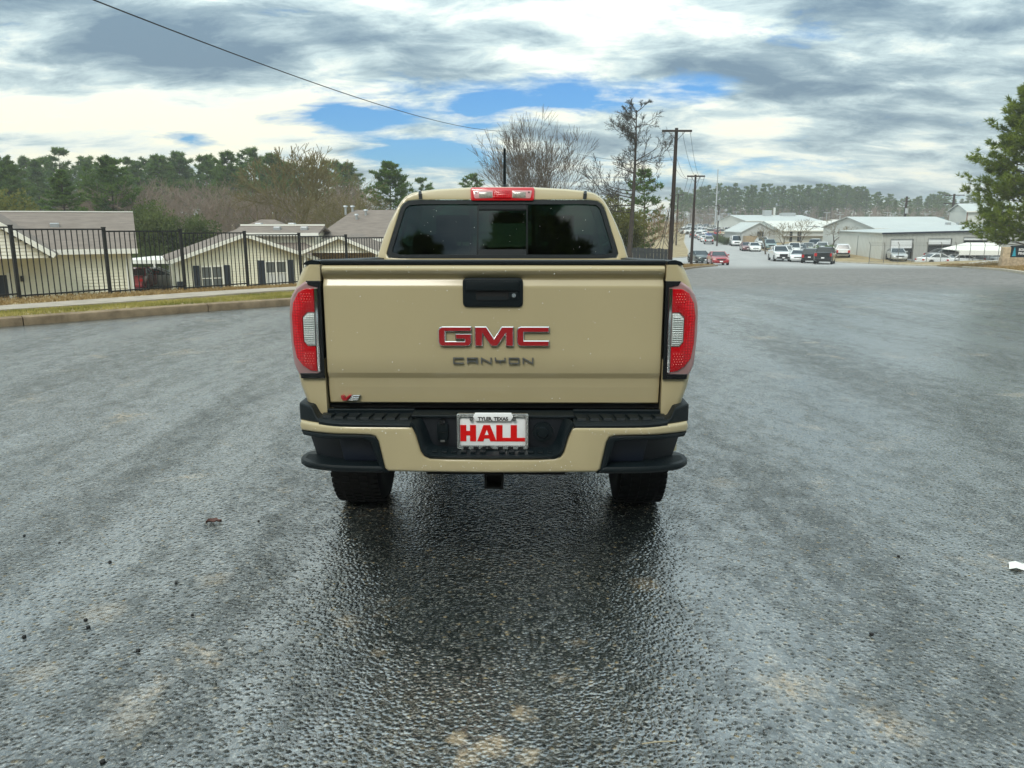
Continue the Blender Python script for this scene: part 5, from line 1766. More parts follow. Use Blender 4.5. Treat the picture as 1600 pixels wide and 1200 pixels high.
def slab_roof(name, pts, th, matl, parent):
    """roof plane given by four corners (lower edge first), th thick"""
    a = [Vector(p) for p in pts]
    m = MB()
    lo = [p - Vector((0, 0, th)) for p in a]
    n = len(a)
    m.poly(*a); m.poly(*reversed(lo))
    for i in range(n):
        j = (i + 1) % n
        m.poly(a[i], lo[i], lo[j], a[j])
    return m.build(name, matl, parent)


def window(parent, x, y, z0, w, h, shutters=True, panes=2, blind=False):
    m = MB()
    t = 0.07
    m.box(x - w / 2, x - w / 2 + t, y - 0.06, y + 0.02, z0, z0 + h); m.box(x + w / 2 - t, x + w / 2, y - 0.06, y + 0.02, z0, z0 + h)
    m.box(x - w / 2 + t, x + w / 2 - t, y - 0.06, y + 0.02, z0, z0 + t); m.box(x - w / 2 + t, x + w / 2 - t, y - 0.06, y + 0.02, z0 + h - t, z0 + h)
    wd = m.build('window', M_TRIM, parent)
    pw = (w - 2 * t) / panes
    for k in range(panes):
        px0 = x - w / 2 + t + k * pw
        for q, (za, zb) in enumerate(((z0 + t, z0 + h / 2 - 0.02), (z0 + h / 2 + 0.02, z0 + h - t))):
            m = MB(); m.box(px0 + 0.03, px0 + pw - 0.03, y - 0.028, y - 0.02, za, zb); m.build('pane', M_BLIND if blind and q == 0 else M_PANE, wd)
        if k: 
            m = MB(); m.box(px0 - 0.03, px0 + 0.03, y - 0.055, y, z0 + t, z0 + h - t); m.build('mullion', M_TRIM, wd)
    m = MB(); m.box(x - w / 2 + t, x + w / 2 - t, y - 0.05, y, z0 + h / 2 - 0.02, z0 + h / 2 + 0.02); m.build('meeting_rail', M_TRIM, wd)
    if shutters:
        for s in (-1, 1):
            cx = x + s * (w / 2 + 0.17)
            m = MB(); m.box(cx - 0.15, cx + 0.15, y - 0.055, y, z0 - 0.02, z0 + h + 0.02)
            for k in range(12):
                zz = z0 + 0.05 + k * (h - 0.1) / 12
                m.box(cx - 0.12, cx + 0.12, y - 0.064, y - 0.0545, zz, zz + 0.03)
            m.build('shutter', M_SHUT, wd)
    return wd


def house_left():
    Y = 34.0
    xr = px_x(206, Y, 0)
    h = thing('house', 'cream sided house with brown roof behind the left end of the fence', 'house', (xr, Y, -2.62), R(26))
    at = lambda p, off=0.0: along(p, (xr, Y), R(26), off)
    ez = pix(206, 388, Y).z + 2.62          # eave height over the slab
    Wd, dep = 13.5, 9.6
    lap_wall('wall', -Wd, -0.12, 0, lambda x: ez, M_SIDING, h)
    m = MB(); m.box(-Wd, -0.02, 0.02, dep, 0, ez); m.build('wall_core', M_SIDING, h)
    # gable end wall on the right
    m = MB(); m.poly((0, 0.0, 0), (0, dep, 0), (0, dep, ez), (0, dep / 2, ez + 1.45), (0, 0, ez)); m.build('gable_wall', M_SIDING, h)
    m = MB(); m.box(-0.14, 0.012, -0.03, 0.10, 0, ez - 0.02); m.build('corner_trim', M_TRIM, h)
    rz = ez + 1.58
    slab_roof('roof', [(0.25, -0.42, ez - 0.02), (0.25, dep / 2, rz), (-Wd, dep / 2, rz), (-Wd, -0.42, ez - 0.02)], 0.10, M_ROOF, h)
    slab_roof('roof', [(0.25, dep + 0.42, ez - 0.02), (-Wd, dep + 0.42, ez - 0.02), (-Wd, dep / 2, rz), (0.25, dep / 2, rz)], 0.10, M_ROOF, h)
    m = MB(); m.box(-Wd, 0.26, -0.47, -0.424, ez - 0.21, ez - 0.0); m.build('gutter', M_TRIM, h)
    m = MB(); m.box(-Wd, 0.24, -0.42, 0.0, ez - 0.20, ez - 0.185); m.build('soffit', M_TRIM, h)
    m = MB(); m.bar((-Wd, dep / 2, rz + 0.02), (0.25, dep / 2, rz + 0.02), 0.16, 0.05); m.build('ridge_cap', M_TRIM, h)
    m = MB(); m.tube([(-0.22, -0.10, 0.0), (-0.22, -0.10, ez - 0.35), (-0.22, -0.40, ez - 0.12)], 0.045, 8); m.build('downpipe', M_TRIM, h)
    # porch gable on the left
    gx = at(-28, -1.6)
    gw = at(77, -1.6) - gx
    gp = 1.62
    yb = -1.6
    lap_wall('porch_gable', gx - gw, gx + gw, ez - 0.28, lambda x: ez + gp * (1 - abs(x - gx) / gw) - 0.22, M_SIDW, h, base_y=yb)
    for s in (-1, 1):
        slab_roof('porch_roof', [(gx + s * (gw + 0.2), yb - 0.3, ez - 0.12), (gx, yb - 0.3, ez + gp), (gx, 3.4, ez + gp), (gx + s * (gw + 0.2), 0.2, ez - 0.12)], 0.10, M_ROOF, h)
        m = MB(); m.bar((gx + s * (gw + 0.2), yb - 0.32, ez - 0.20), (gx, yb - 0.32, ez + gp - 0.08), 0.05, 0.20, up=(0, 0, 1)); m.build('rake_board', M_TRIM, h)
    m = MB(); m.box(gx - gw, gx + gw, yb, 0.0, ez - 0.30, ez - 0.285); m.build('porch_ceiling', M_TRIM, h)
    for px_ in (gx - gw + 0.2,):
        m = MB(); m.box(px_ - 0.07, px_ + 0.07, yb + 0.05, yb + 0.19, 0, ez - 0.3); m.build('porch_post', M_TRIM, h)
    dx = at(4)
    m = MB(); m.box(dx - 0.95, dx + 0.02, -0.05, -0.019, 0, 2.05); d = m.build('door', M_SHUT, h)
    m = MB(); m.tube([(dx - 0.08, -0.10, 1.0), (dx - 0.08, -0.05, 1.0)], 0.03, 10); m.build('handle', M_VENT, d)
    m = MB(); m.box(dx + 0.03, dx + 0.13, -0.06, 0.0, 0, 2.15); m.build('door_trim', M_TRIM, h)
    m = MB(); m.box(dx + 0.5, dx + 0.62, -0.12, -0.02, 1.78, 2.0); m.build('porch_lamp', M_BLKSM, h)
    vx = at(90, 2.7)
    m = MB(); m.box(vx - 0.18, vx + 0.18, 2.55, 2.85, ez + 0.86, ez + 1.08); m.build('roof_vent', M_VENT, h, bevel=0.03)
    # slab
    m = MB(); m.box(-Wd - 0.2, 0.3, -2.6, dep + 0.3, -0.5, 0.0); m.build('slab', M_CONC, h)
    return h


def house_middle():
    Yc = 41.0
    cx = px_x(383, Yc, 0)
    h = thing('house', 'cream gabled house with navy shutters and several roofs behind the fence', 'house', (cx, Yc, -2.72), R(26))
    gw = 3.45
    ez = 2.42; gp = 1.20
    lap_wall('wall', -gw, gw, 0, lambda x: ez + gp * (1 - abs(x) / gw), M_SIDING, h)
    m = MB(); m.poly((-gw, 0.02, 0), (gw, 0.02, 0), (gw, 0.02, ez), (0, 0.02, ez + gp), (-gw, 0.02, ez)); m.build('wall_core', M_SIDING, h)
    for s in (-1, 1):
        m = MB(); m.box(min(s * gw, s * (gw - 0.02)), max(s * gw, s * (gw - 0.02)), 0.03, 7.0, 0, ez); m.build('side_wall', M_SIDING, h)
        m = MB(); m.box(min(s * gw, s * (gw - 0.12)) - (0.01 if s > 0 else 0.01), max(s * gw, s * (gw - 0.12)) + 0.01, -0.04, 0.04, 0, ez); m.build('corner_trim', M_TRIM, h)
        slab_roof('roof', [(s * (gw + 0.3), -0.4, ez - 0.08), (0, -0.4, ez + gp + 0.06), (0, 7.5, ez + gp + 0.06), (s * (gw + 0.3), 7.5, ez - 0.08)], 0.10, M_ROOF, h)
        m = MB(); m.bar((s * (gw + 0.3), -0.42, ez - 0.15), (0, -0.42, ez + gp - 0.01), 0.05, 0.19); m.build('rake_board', M_TRIM, h)
    window(h, -1.72, -0.02, 0.78, 1.15, 1.28)
    window(h, 1.52, -0.02, 0.95, 1.20, 1.30, blind=True)
    # two small shrubs by the wall are separate; a meter box on the wall
    m = MB(); m.box(-gw + 0.02, -gw + 0.32, -0.12, -0.02, 0.9, 1.3); m.build('meter_box', M_SHUT, h)
    return h


def block(name, label, px0, px1, Y, ybase_z, y_eave, y_ridge, depth, wallm, roofm, ridge_in=0.0, cat='building', rz=0.0, hip=True):
    """long block: front wall, hipped or gabled roof; widths and heights from photo columns and rows"""
    x0, x1 = px_x(px0, Y, 0), px_x(px1, Y, 0)
    t = thing(name, label, cat, ((x0 + x1) / 2, Y, ybase_z), rz)
    w = (x1 - x0) / 2
    ze = pix(800, y_eave, Y).z - ybase_z
    zr = pix(800, y_ridge, Y + depth / 2).z - ybase_z
    m = MB(); m.box(-w, w, 0, depth, 0, ze); m.build('wall', wallm, t)
    k = ridge_in
    o = 0.35
    A, B, C, D = (-w - o, -o, ze), (w + o, -o, ze), (w + o, depth + o, ze), (-w - o, depth + o, ze)
    P, Q = (-w - o + k, depth / 2, zr), (w + o - k, depth / 2, zr)
    slab_roof('roof', [A, B, Q, P], 0.12, roofm, t); slab_roof('roof', [C, D, P, Q], 0.12, roofm, t)
    if k:
        slab_roof('roof', [D, A, P], 0.12, roofm, t); slab_roof('roof', [B, C, Q], 0.12, roofm, t)
    else:
        for x in (-w, w):
            m = MB(); m.poly((x, 0, ze - 0.02), (x, depth, ze - 0.02), (x, depth / 2, zr - 0.14)); m.build('gable', wallm, t)
    m = MB(); m.box(-w - o, w + o, -o - 0.05, -o - 0.004, ze - 0.17, ze + 0.01); m.build('fascia', M_TRIM, t)
    return t, w, ze, zr


def houses_behind():
    t, w, ze, zr = block('house', 'brown hipped roof house right behind the gabled one', 266, 500, 44.5, -2.72, 403, 343, 9.0, M_SIDING, M_ROOF, 4.2, 'house')
    for px_, yy in ((403, 349), (455, 349)):
        p = pix(px_, yy, 47.8)
        m = MB(); m.box(p.x - t.location.x - 0.2, p.x - t.location.x + 0.2, 3.3, 3.7, ze + 1.55, ze + 1.95); m.build('roof_vent', M_VENT, t, bevel=0.03)
    # low white-edged roof in front of it
    t2, w2, ze2, zr2 = block('house_wing', 'low roof wing with a white fascia between the two brown roofs', 376, 492, 46.0, -2.72, 364, 353, 2.6, M_SIDING, M_ROOF, 0.0, 'house')
    m = MB(); m.box(-w2 - 0.35, w2 + 0.35, 1.22, 1.30, zr2 + 0.005, zr2 + 0.10); m.build('ridge_trim', M_TRIM, t2)
    for px_ in (436, 478):
        p = pix(px_, 357, 46.8)
        m = MB(); m.box(p.x - t2.location.x - 0.2, p.x - t2.location.x + 0.2, 0.3, 0.65, ze2 + 0.12, ze2 + 0.36); m.build('roof_vent', M_VENT, t2, bevel=0.03)
    t, w, ze, zr = block('house', 'tall brown roofed house just left of the truck cab', 500, 700, 48.0, -2.72, 373, 328, 9.5, M_SIDING, M_ROOF, 1.6, 'house')
    for px_, zz in ((534, 1.75), (545, 1.75), (558, 1.2), (569, 1.5)):
        x = px_x(px_, 51, 1) - t.location.x
        yy = (zz - 0.0) / (zr - ze) * 4.75 - 0.2
        m = MB(); m.tube([(x, yy, ze + zz - 0.3), (x, yy, ze + zz + 0.22)], 0.075, 10); m.tube([(x, yy, ze + zz + 0.22), (x, yy, ze + zz + 0.32)], [0.16, 0.13], 10); m.build('roof_flue', M_VENT, t, smooth=40)
    # small porch gable in front of it
    Y = 42.0
    cx = px_x(532, Y, 0); t = thing('house_porch', 'small white porch gable over tan masonry beside the truck bed', 'porch', (cx, Y, -2.72))
    gw = (px_x(590, Y, 0) - px_x(478, Y, 0)) / 2
    ez = pix(800, 392, Y).z + 2.72; gp = pix(800, 368, Y).z + 2.72 - ez
    lap_wall('gable', -gw, gw, ez - 0.1, lambda x: ez + gp * (1 - abs(x) / gw) - 0.1, M_SIDW, t)
    for s in (-1, 1):
        slab_roof('roof', [(s * (gw + 0.2), -0.3, ez - 0.06), (0, -0.3, ez + gp), (0, 6.5, ez + gp), (s * (gw + 0.2), 6.5, ez - 0.06)], 0.09, M_ROOF, t)
        m = MB(); m.bar((s * (gw + 0.2), -0.32, ez - 0.14), (0, -0.32, ez + gp - 0.07), 0.05, 0.17); m.build('rake_board', M_TRIM, t)
        m = MB(); m.box(s * gw - 0.1, s * gw + 0.1, 0.0, 0.2, 0, ez - 0.12); m.build('post', M_TRIM, t)
    m = MB(); m.box(-gw, gw, 1.6, 6.3, 0, ez - 0.1); m.build('wall', M_BRICK, t)
    m = MB(); m.box(0.2, 1.1, 1.54, 1.62, 0, 2.05); m.build('door', M_SHUT, t)
    window(t, -0.8, 1.58, 0.9, 0.9, 1.1, shutters=False)


def carport():
    Y = 47.0
    t = thing('carport', 'white flat-roofed carport sheltering cars between the two houses', 'carport', (px_x(238, Y, -1), Y, -2.66))
    zt = pix(800, 405, Y).z + 2.66
    m = MB(); m.box(-1.9, 1.9, -1.0, 4.5, zt - 0.22, zt); m.build('roof', M_TRIM, t)
    for sx in (-1.8, 1.8):
        for y in (-0.8, 4.2):
            m = MB(); m.box(sx - 0.05, sx + 0.05, y - 0.05, y + 0.05, 0, zt - 0.22); m.build('post', M_TRIM, t)


house_left(); house_middle(); houses_behind(); carport()


def iron_fence():
    """black picket fence stepping down the hill, one bay after the other"""
    f = thing('iron_fence', 'black iron picket fence stepping down the slope in front of the houses', 'fence', (F0.x, F0.y, 0), -math.atan2(FD.x, FD.y))
    bay = 2.44
    post_me = picket_me = None
    hgt = 1.80
    mp = MB(); mp.box(-0.038, 0.038, -0.038, 0.038, -0.15, hgt + 0.04); mp.box(-0.046, 0.046, -0.046, 0.046, hgt + 0.04, hgt + 0.065); post_me = mp.mesh('fence_post', M_IRON)
    mk = MB(); mk.box(-0.0105, 0.0105, -0.0105, 0.0105, 0.06, hgt - 0.03); picket_me = mk.mesh('fence_picket', M_IRON)
    for b in range(-3, 7):
        t0 = b * bay
        p = fence_pt(t0); z0 = ground_z(p.x, p.y)
        q = fence_pt(t0 + bay); z1 = ground_z(q.x, q.y)
        zb = z1 + 0.01                      # panels are level, each one lower than the last
        po = link('post', post_me, f); po.location = (0, t0, z0)
        tilt = (z1 - z0) * 0.25
        for zz in (0.10, hgt - 0.04):
            m = MB(); m.bar((0, t0 + 0.04, zb + zz + 0.04 - tilt / 2), (0, t0 + bay - 0.04, zb + zz + 0.04 + tilt / 2), 0.034, 0.040); m.build('rail', M_IRON, f)
        n = 15
        for k in range(n):
            y = t0 + (k + 1) * bay / (n + 1)
            o = link('picket', picket_me, f); o.location = (0, y, zb + 0.03 + tilt * ((k + 1) / (n + 1) - 0.5))


iron_fence()


def blue_chair():
    Y = 25.5
    X = px_x(34, Y, -0.4); z = pix(34, 470, Y).z
    z = ground_z(X, Y)
    t = thing('folding_chair', 'blue fabric folding chair standing behind the fence on the left', 'chair', (X, Y, z), R(10))
    M = mat('blue_canvas', (0.012, 0.018, 0.10), 0.8)
    s = 0.27
    m = MB(); m.loft([[(-s, 0.16, 0.46), (0, 0.14, 0.42), (s, 0.16, 0.46)], [(-s, -0.22, 0.46), (0, -0.22, 0.41), (s, -0.22, 0.46)]]); m.build('seat', M, t)
    m = MB(); m.box(-s, s, 0.17, 0.19, 0.50, 0.92); m.build('backrest', M, t, bevel=0.008)
    for sx in (-s, s):
        m = MB(); m.tube([(sx, -0.25, 0.0), (sx, 0.20, 0.60), (sx, 0.21, 0.94)], 0.012, 6); m.build('leg', M_IRON, t)
        m = MB(); m.tube([(sx, 0.25, 0.0), (sx, -0.22, 0.66)], 0.012, 6); m.build('leg', M_IRON, t)
        m = MB(); m.box(sx - 0.035, sx + 0.035, -0.26, 0.2, 0.655, 0.685); m.build('armrest', M, t)


blue_chair()


# ---------------------------------------------------------------- sheds and workshops on the right
def ribbed(name, a, b, z0, za, zb, matl, parent, pitch=0.45, openings=()):
    """ribbed sheet-metal wall from a to b (xy), top height za..zb, with rectangular openings (s0, s1, z)"""
    a, b = Vector(a), Vector(b)
    d = (b - a); L = d.length; d.normalize(); nrm = Vector((d.y, -d.x))
    m = MB()
    cuts = sorted({0.0, L} | {c for o in openings for c in o[:2]})
    for s0, s1 in zip(cuts, cuts[1:]):
        op = next((o for o in openings if o[0] - 1e-6 <= s0 and s1 <= o[1] + 1e-6), None)
        lo = z0 if op is None else op[2]
        n = max(1, int((s1 - s0) / pitch))
        for k in range(n):
            u0 = s0 + (s1 - s0) * k / n; u1 = s0 + (s1 - s0) * (k + 1) / n
            um = u1 - 0.07
            P = lambda u, z, o=0.0: (a.x + d.x * u + nrm.x * o, a.y + d.y * u + nrm.y * o, z)
            t = lambda u: za + (zb - za) * u / L
            m.poly(P(u0, lo), P(um, lo), P(um, t(um)), P(u0, t(u0)))
            m.poly(P(um, lo), P(um + 0.015, lo, 0.03), P(um + 0.015, t(um), 0.03), P(um, t(um)))
            m.poly(P(um + 0.015, lo, 0.03), P(um + 0.055, lo, 0.03), P(um + 0.055, t(um), 0.03), P(um + 0.015, t(um), 0.03))
            m.poly(P(um + 0.055, lo, 0.03), P(u1, lo), P(u1, t(u1)), P(um + 0.055, t(um), 0.03))
    return m.build(name, matl, parent, fix=False)


def grey_building():
    Y = 97.0
    c = pix(1376, 404, Y); bz = ground_z(c.x, Y) - 0.15
    t = thing('metal_building', 'low grey metal building with roller doors at the right', 'building', (c.x, Y, bz))
    zt = pix(1376, 364, Y).z - bz
    xe = px_x(1660, Y, 0) - c.x
    zr = pix(1600, 357, Y).z - bz
    doors = [(1391, 1425, 374), (1449, 1485, 373), (1504, 1541, 371)]
    ops = []
    for a, b, y in doors:
        ops.append((px_x(a, Y, -2) - c.x, px_x(b, Y, -2) - c.x, pix(800, y, Y).z - bz))
    ribbed('front_wall', (0, 0), (xe, 0), 0, zt, zr, M_METAL, t, openings=ops)
    lx = px_x(1311, 111, -1) - c.x
    ribbed('side_wall', (lx, 14), (0, 0), 0, zt, zt, M_METALW, t)
    m = MB(); m.poly((0.1, 0.25, 0), (xe, 0.25, 0), (xe, 14, 0), (lx + 0.1, 14, 0)); m.poly((lx, 14, 0), (xe, 14, 0), (xe, 14, zr), (lx, 14, zt)); m.build('back_wall', M_INT, t)
    m = MB()
    o = 0.25
    slab_roof('roof', [(-o, -o, zt + 0.04), (xe, -o, zr + 0.04), (xe, 14, zr + 0.5), (lx - o, 14, zt + 0.12)], 0.10, M_WROOF, t)
    m = MB(); m.bar((-o, -o - 0.03, zt - 0.06), (xe, -o - 0.03, zr - 0.06), 0.05, 0.20); m.build('fascia', mat('navy_fascia', (0.012, 0.014, 0.03), 0.5), t)
    for k, (a, b, z) in enumerate(ops):
        fr = [0.42, 0.26, 0.12][k]
        m = MB()
        n = 5
        for i in range(n):
            z1 = z - (z * fr) * i / n; z2 = z - (z * fr) * (i + 1) / n
            m.box(a + 0.04, b - 0.04, 0.06, 0.10, z2 + 0.01, z1)
        m.build('roller_door', M_DOOR, t)
        m = MB(); m.box(a + 0.04, b - 0.04, 0.30, 0.34, 0, z * (1 - fr)); m.build('door_opening', M_INT if k else mat('dim_interior', (0.05, 0.058, 0.06), 0.8), t)
        for q, (x0, x1, z0_, z1_) in enumerate(((a - 0.06, a, 0, z + 0.06), (b, b + 0.06, 0, z + 0.06), (a, b, z, z + 0.06))):
            m = MB(); m.box(x0, x1, -0.06, -0.035, z0_, z1_); m.build('door_frame', M_STEEL, t)
    m = MB(); m.tube([(lx * 0.55, 14 * 0.55 - 0.35, 0), (lx * 0.55, 14 * 0.55 - 0.35, zt * 0.86)], 0.09, 8); m.build('downpipe', M_STEEL, t)
    return t


def far_buildings():
    # gabled white-roofed workshop behind the grey building
    t, w, ze, zr = block('workshop', 'white metal roofed workshop behind the grey building', 1368, 1512, 119, -2.9, 356.5, 338.5, 20, M_METALW, M_WROOF, 0.0)
    for k, px_ in enumerate((1480, 1497)):
        x = px_x(px_, 122, 1) - t.location.x
        m = MB(); m.box(x - 0.3, x + 0.3, 2.5, 3.1, ze + 0.3, ze + 0.85); m.build('roof_unit', M_VENT, t)
    m = MB()
    for k in range(22):
        x = -w + 0.4 + k * 0.55
        m.box(x, x + 0.3, -0.34, -0.05, ze - 0.42, ze - 0.2)
    tag(m.build('eave_brackets', M_SHUT, t), kind='stuff')
    t, w, ze, zr = block('tall_shed', 'taller pale metal shed with a sloping white roof behind the pine', 1508, 1640, 124, -2.9, 330, 318, 5, M_METALW, M_WROOF, 0.0)
    m = MB(); m.box(-w - 0.03, -w + 0.08, -0.06, 0.05, 0, ze - 0.15); m.build('corner_trim', mat('rust_trim', (0.25, 0.14, 0.09), 0.7), t)
    # long white workshop with low roof
    t, w, ze, zr = block('workshop', 'long low white workshop behind the row of parked cars', 1222, 1440, 146, -2.35, 360, 345, 20, M_METALW, mat('pale_roof', (0.60, 0.60, 0.55), 0.6, var=0.08, scale=0.4), 0.0)
    for px0, px1, y0, y1 in ((1258, 1278, 352, 356), (1332, 1346, 352, 356)):
        x0, x1 = px_x(px0, 150, 0) - t.location.x, px_x(px1, 150, 0) - t.location.x
        m = MB(); m.box(x0, x1, 3.0, 3.6, ze + 0.45, ze + 0.78); m.build('roof_unit', M_VENT, t)
    for px0, px1 in ((1246, 1252), (1234, 1238)):
        x0, x1 = px_x(px0, 146, -1) - t.location.x, px_x(px1, 146, -1) - t.location.x
        m = MB(); m.box(x0, x1, -0.05, 0.02, 0, 2.1); m.build('door', M_INT, t)
    m = MB(); m.box(-w, w, -0.62, -0.05, ze - 1.15, ze - 1.0); m.build('canopy_edge', mat('brown_edge', (0.20, 0.17, 0.13), 0.7), t)
    # small gabled annexe
    Y = 150
    cx = px_x(1186, Y, 0); t = thing('annexe', 'small gabled grey annexe at the left end of the white workshop', 'building', (cx, Y, -2.5))
    gw = (px_x(1213, Y, 0) - px_x(1159, Y, 0)) / 2
    ez = pix(800, 362, Y).z + 2.5; rz = pix(800, 348, Y).z + 2.5
    m = MB(); m.poly((-gw, 0, 0), (gw, 0, 0), (gw, 0, ez), (0, 0, rz), (-gw, 0, ez)); m.poly((-gw, 0, 0), (-gw, 12, 0), (-gw, 12, ez), (-gw, 0, ez)); m.poly((gw, 0, 0), (gw, 12, 0), (gw, 12, ez), (gw, 0, ez)); m.build('wall', mat('annexe_wall', (0.40, 0.41, 0.40), 0.6), t)
    for s in (-1, 1):
        slab_roof('roof', [(s * (gw + 0.25), -0.3, ez - 0.05), (0, -0.3, rz + 0.08), (0, 12, rz + 0.08), (s * (gw + 0.25), 12, ez - 0.05)], 0.14, M_WROOF, t)
    m = MB(); m.box(-0.3, 0.9, -0.05, 0.02, 0, 2.1); m.build('door', M_INT, t)
    m = MB(); m.box(-gw * 0.9, -gw * 0.2, -1.8, -0.05, 0, 1.3); m.build('screen_wall', M_BRICK, t)
    # big pale warehouse further back
    t, w, ze, zr = block('warehouse', 'pale warehouse roof with rooftop units in front of the far wood', 1166, 1282, 205, -2.2, 345, 336, 30, M_METALW, M_WROOF, 0.0)
    for px0, px1, hh in ((1197, 1208, 1.3), (1224, 1246, 0.6)):
        x0, x1 = px_x(px0, 215, 0) - t.location.x, px_x(px1, 215, 0) - t.location.x
        m = MB(); m.box(x0, x1, 12, 14, zr - 0.6, zr + hh); m.build('roof_unit', M_VENT, t)
    x = px_x(1214, 215, 0) - t.location.x
    m = MB(); m.tube([(x, 13, zr - 0.5), (x, 13, zr + 2.0)], 0.32, 10); m.build('roof_stack', M_METALW, t)
    t, w, ze, zr = block('warehouse', 'long pale flat warehouse behind the workshops on the right', 1330, 1480, 185, -2.2, 352, 343, 24, M_METALW, mat('pale_roof2', (0.62, 0.60, 0.55), 0.6), 0.0)
    for px0, px1 in ((1366, 1372), (1374, 1380), (1398, 1412), (1416, 1420), (1464, 1474)):
        x0, x1 = px_x(px0, 188, 0) - t.location.x, px_x(px1, 188, 0) - t.location.x
        m = MB(); m.box(x0, x1, 3, 5, ze - 0.2, ze + 1.9); m.build('roof_unit', mat('teal_unit', (0.16, 0.22, 0.24), 0.6), t)


def canopy():
    Y = 91
    c = pix(1530, 400, Y)
    gz = ground_z(c.x, Y)
    t = thing('canopy', 'white pitched canopy on thin posts beside the pine', 'canopy', (c.x, Y, gz), R(-5))
    ze = pix(800, 390, Y).z - gz; zr = pix(800, 379, Y).z - gz
    L, w = 3.4, 2.4
    M = mat('white_canvas', (0.85, 0.84, 0.76), 0.6)
    slab_roof('roof', [(-L, -w, ze), (L * 0.45, -w, ze), (L * 0.45, 0, zr), (-1.6, 0, zr)], 0.05, M, t)
    slab_roof('roof', [(L * 0.45, w, ze), (-L, w, ze), (-1.6, 0, zr), (L * 0.45, 0, zr)], 0.05, M, t)
    slab_roof('roof', [(-L, w, ze), (-L, -w, ze), (-1.6, 0, zr)], 0.05, M, t)
    m = MB(); m.box(-L, L * 0.45, -w - 0.03, -w, ze - 0.55, ze - 0.02); m.build('valance', M, t)
    for x in (-L + 0.1, -1.8, 0.0, L * 0.45 - 0.1):
        for y in (-w + 0.05, w - 0.05):
            m = MB(); m.tube([(x, y, 0), (x, y, ze)], 0.05, 8); m.build('post', M_STEEL, t)


def chain_fence():
    Y0 = 86.0
    x0 = px_x(1359, Y0, -2); x1 = px_x(1560, Y0, -2)
    t = thing('chain_link_fence', 'grey chain link fence with barbed wire arms before the metal building', 'fence', (x0, Y0, ground_z(x0 + 4, Y0)))
    L = x1 - x0
    n = 9
    for k in range(n + 1):
        x = L * k / n
        m = MB(); m.tube([(x, 0, -0.3), (x, 0, 1.95), (x - 0.22, -0.1, 2.25)], 0.035, 6); m.build('post', M_STEEL, t)
    for z in (0.08, 1.9):
        m = MB(); m.tube([(0, 0, z), (L, 0, z)], 0.022, 6); m.build('rail', M_STEEL, t)
    m = MB()
    x = -1.9
    while x < L:
        for s in (-1, 1):
            a = max(0, x) if s > 0 else max(0, x); b = min(L, x + 1.85)
            za = 0.06 + (a - x) if s > 0 else 1.91 - (a - x); zb = 0.06 + (b - x) if s > 0 else 1.91 - (b - x)
            m.bar((a, 0.0, za), (b, 0.0, zb), 0.006, 0.006)
        x += 0.30
    for i, z in enumerate((2.05, 2.13, 2.21)):
        m.bar((-0.05 * i, -0.02 * i, z), (L - 0.05 * i, -0.02 * i, z), 0.012, 0.012)
    tag(m.build('wire_mesh', M_STEEL, t), kind='stuff')


def pine_sign():
    Y = 54.0
    c = pix(1592, 394, Y)
    gz = ground_z(c.x, Y)
    t = thing('business_sign', 'dark sign with a teal tree emblem on a stone base, right edge', 'sign', (c.x, Y, gz), R(-4))
    zb = pix(800, 402, Y).z - gz; zt = pix(800, 384, Y).z - gz
    x0 = px_x(1578, Y, -1) - c.x
    M = mat('sign_navy', (0.008, 0.014, 0.020), 0.4)
    m = MB(); m.box(x0, x0 + 3.4, -0.08, 0.10, max(0.02, zb), zt); m.build('panel', M, t)
    m = MB(); m.box(x0 - 0.55, x0 - 0.05, -0.15, 0.25, -0.3, zt - 0.08); m.build('stone_pier', mat('sandstone', (0.46, 0.36, 0.24), 0.9, var=0.3, scale=6), t, bevel=0.04)
    m = MB(); m.box(x0 - 0.6, x0 + 3.5, -0.2, 0.25, -0.5, max(0.02, zb) - 0.004); m.build('stone_base', mat('sandstone2', (0.40, 0.31, 0.21), 0.9, var=0.3, scale=6), t, bevel=0.02)
    # emblem
    cx, H = x0 + 0.21, zt - max(0.02, zb)
    z0 = max(0.02, zb)
    teal = mat('teal_emblem', (0.03, 0.30, 0.40), 0.5)
    def poly(name, pts, y, ml):
        plate(name, pts, y - 0.004, y, ml, t, bev=0, smooth=None)
    tree = [(-.16, .10), (.16, .10), (.09, .28), (.13, .28), (.07, .46), (.10, .46), (.05, .62), (.07, .62), (0, .92), (-.07, .62), (-.05, .62), (-.10, .46), (-.07, .46), (-.13, .28), (-.09, .28)]
    poly('tree_emblem', [(cx + x * H / 0.62 * 0.62 * 1.15, z0 + z * H) for x, z in tree], -0.082, teal)
    for k, s in enumerate(('SOUTHERN', 'PINES')):
        text_mesh('sign_letters', s, H * 0.30, (cx + H * 0.34, -0.086, z0 + H * (0.56 - 0.32 * k)), mat('sign_white', (0.8, 0.8, 0.8), 0.5), t, bold=0.006, align='LEFT')


grey_building(); far_buildings(); canopy(); chain_fence(); pine_sign()


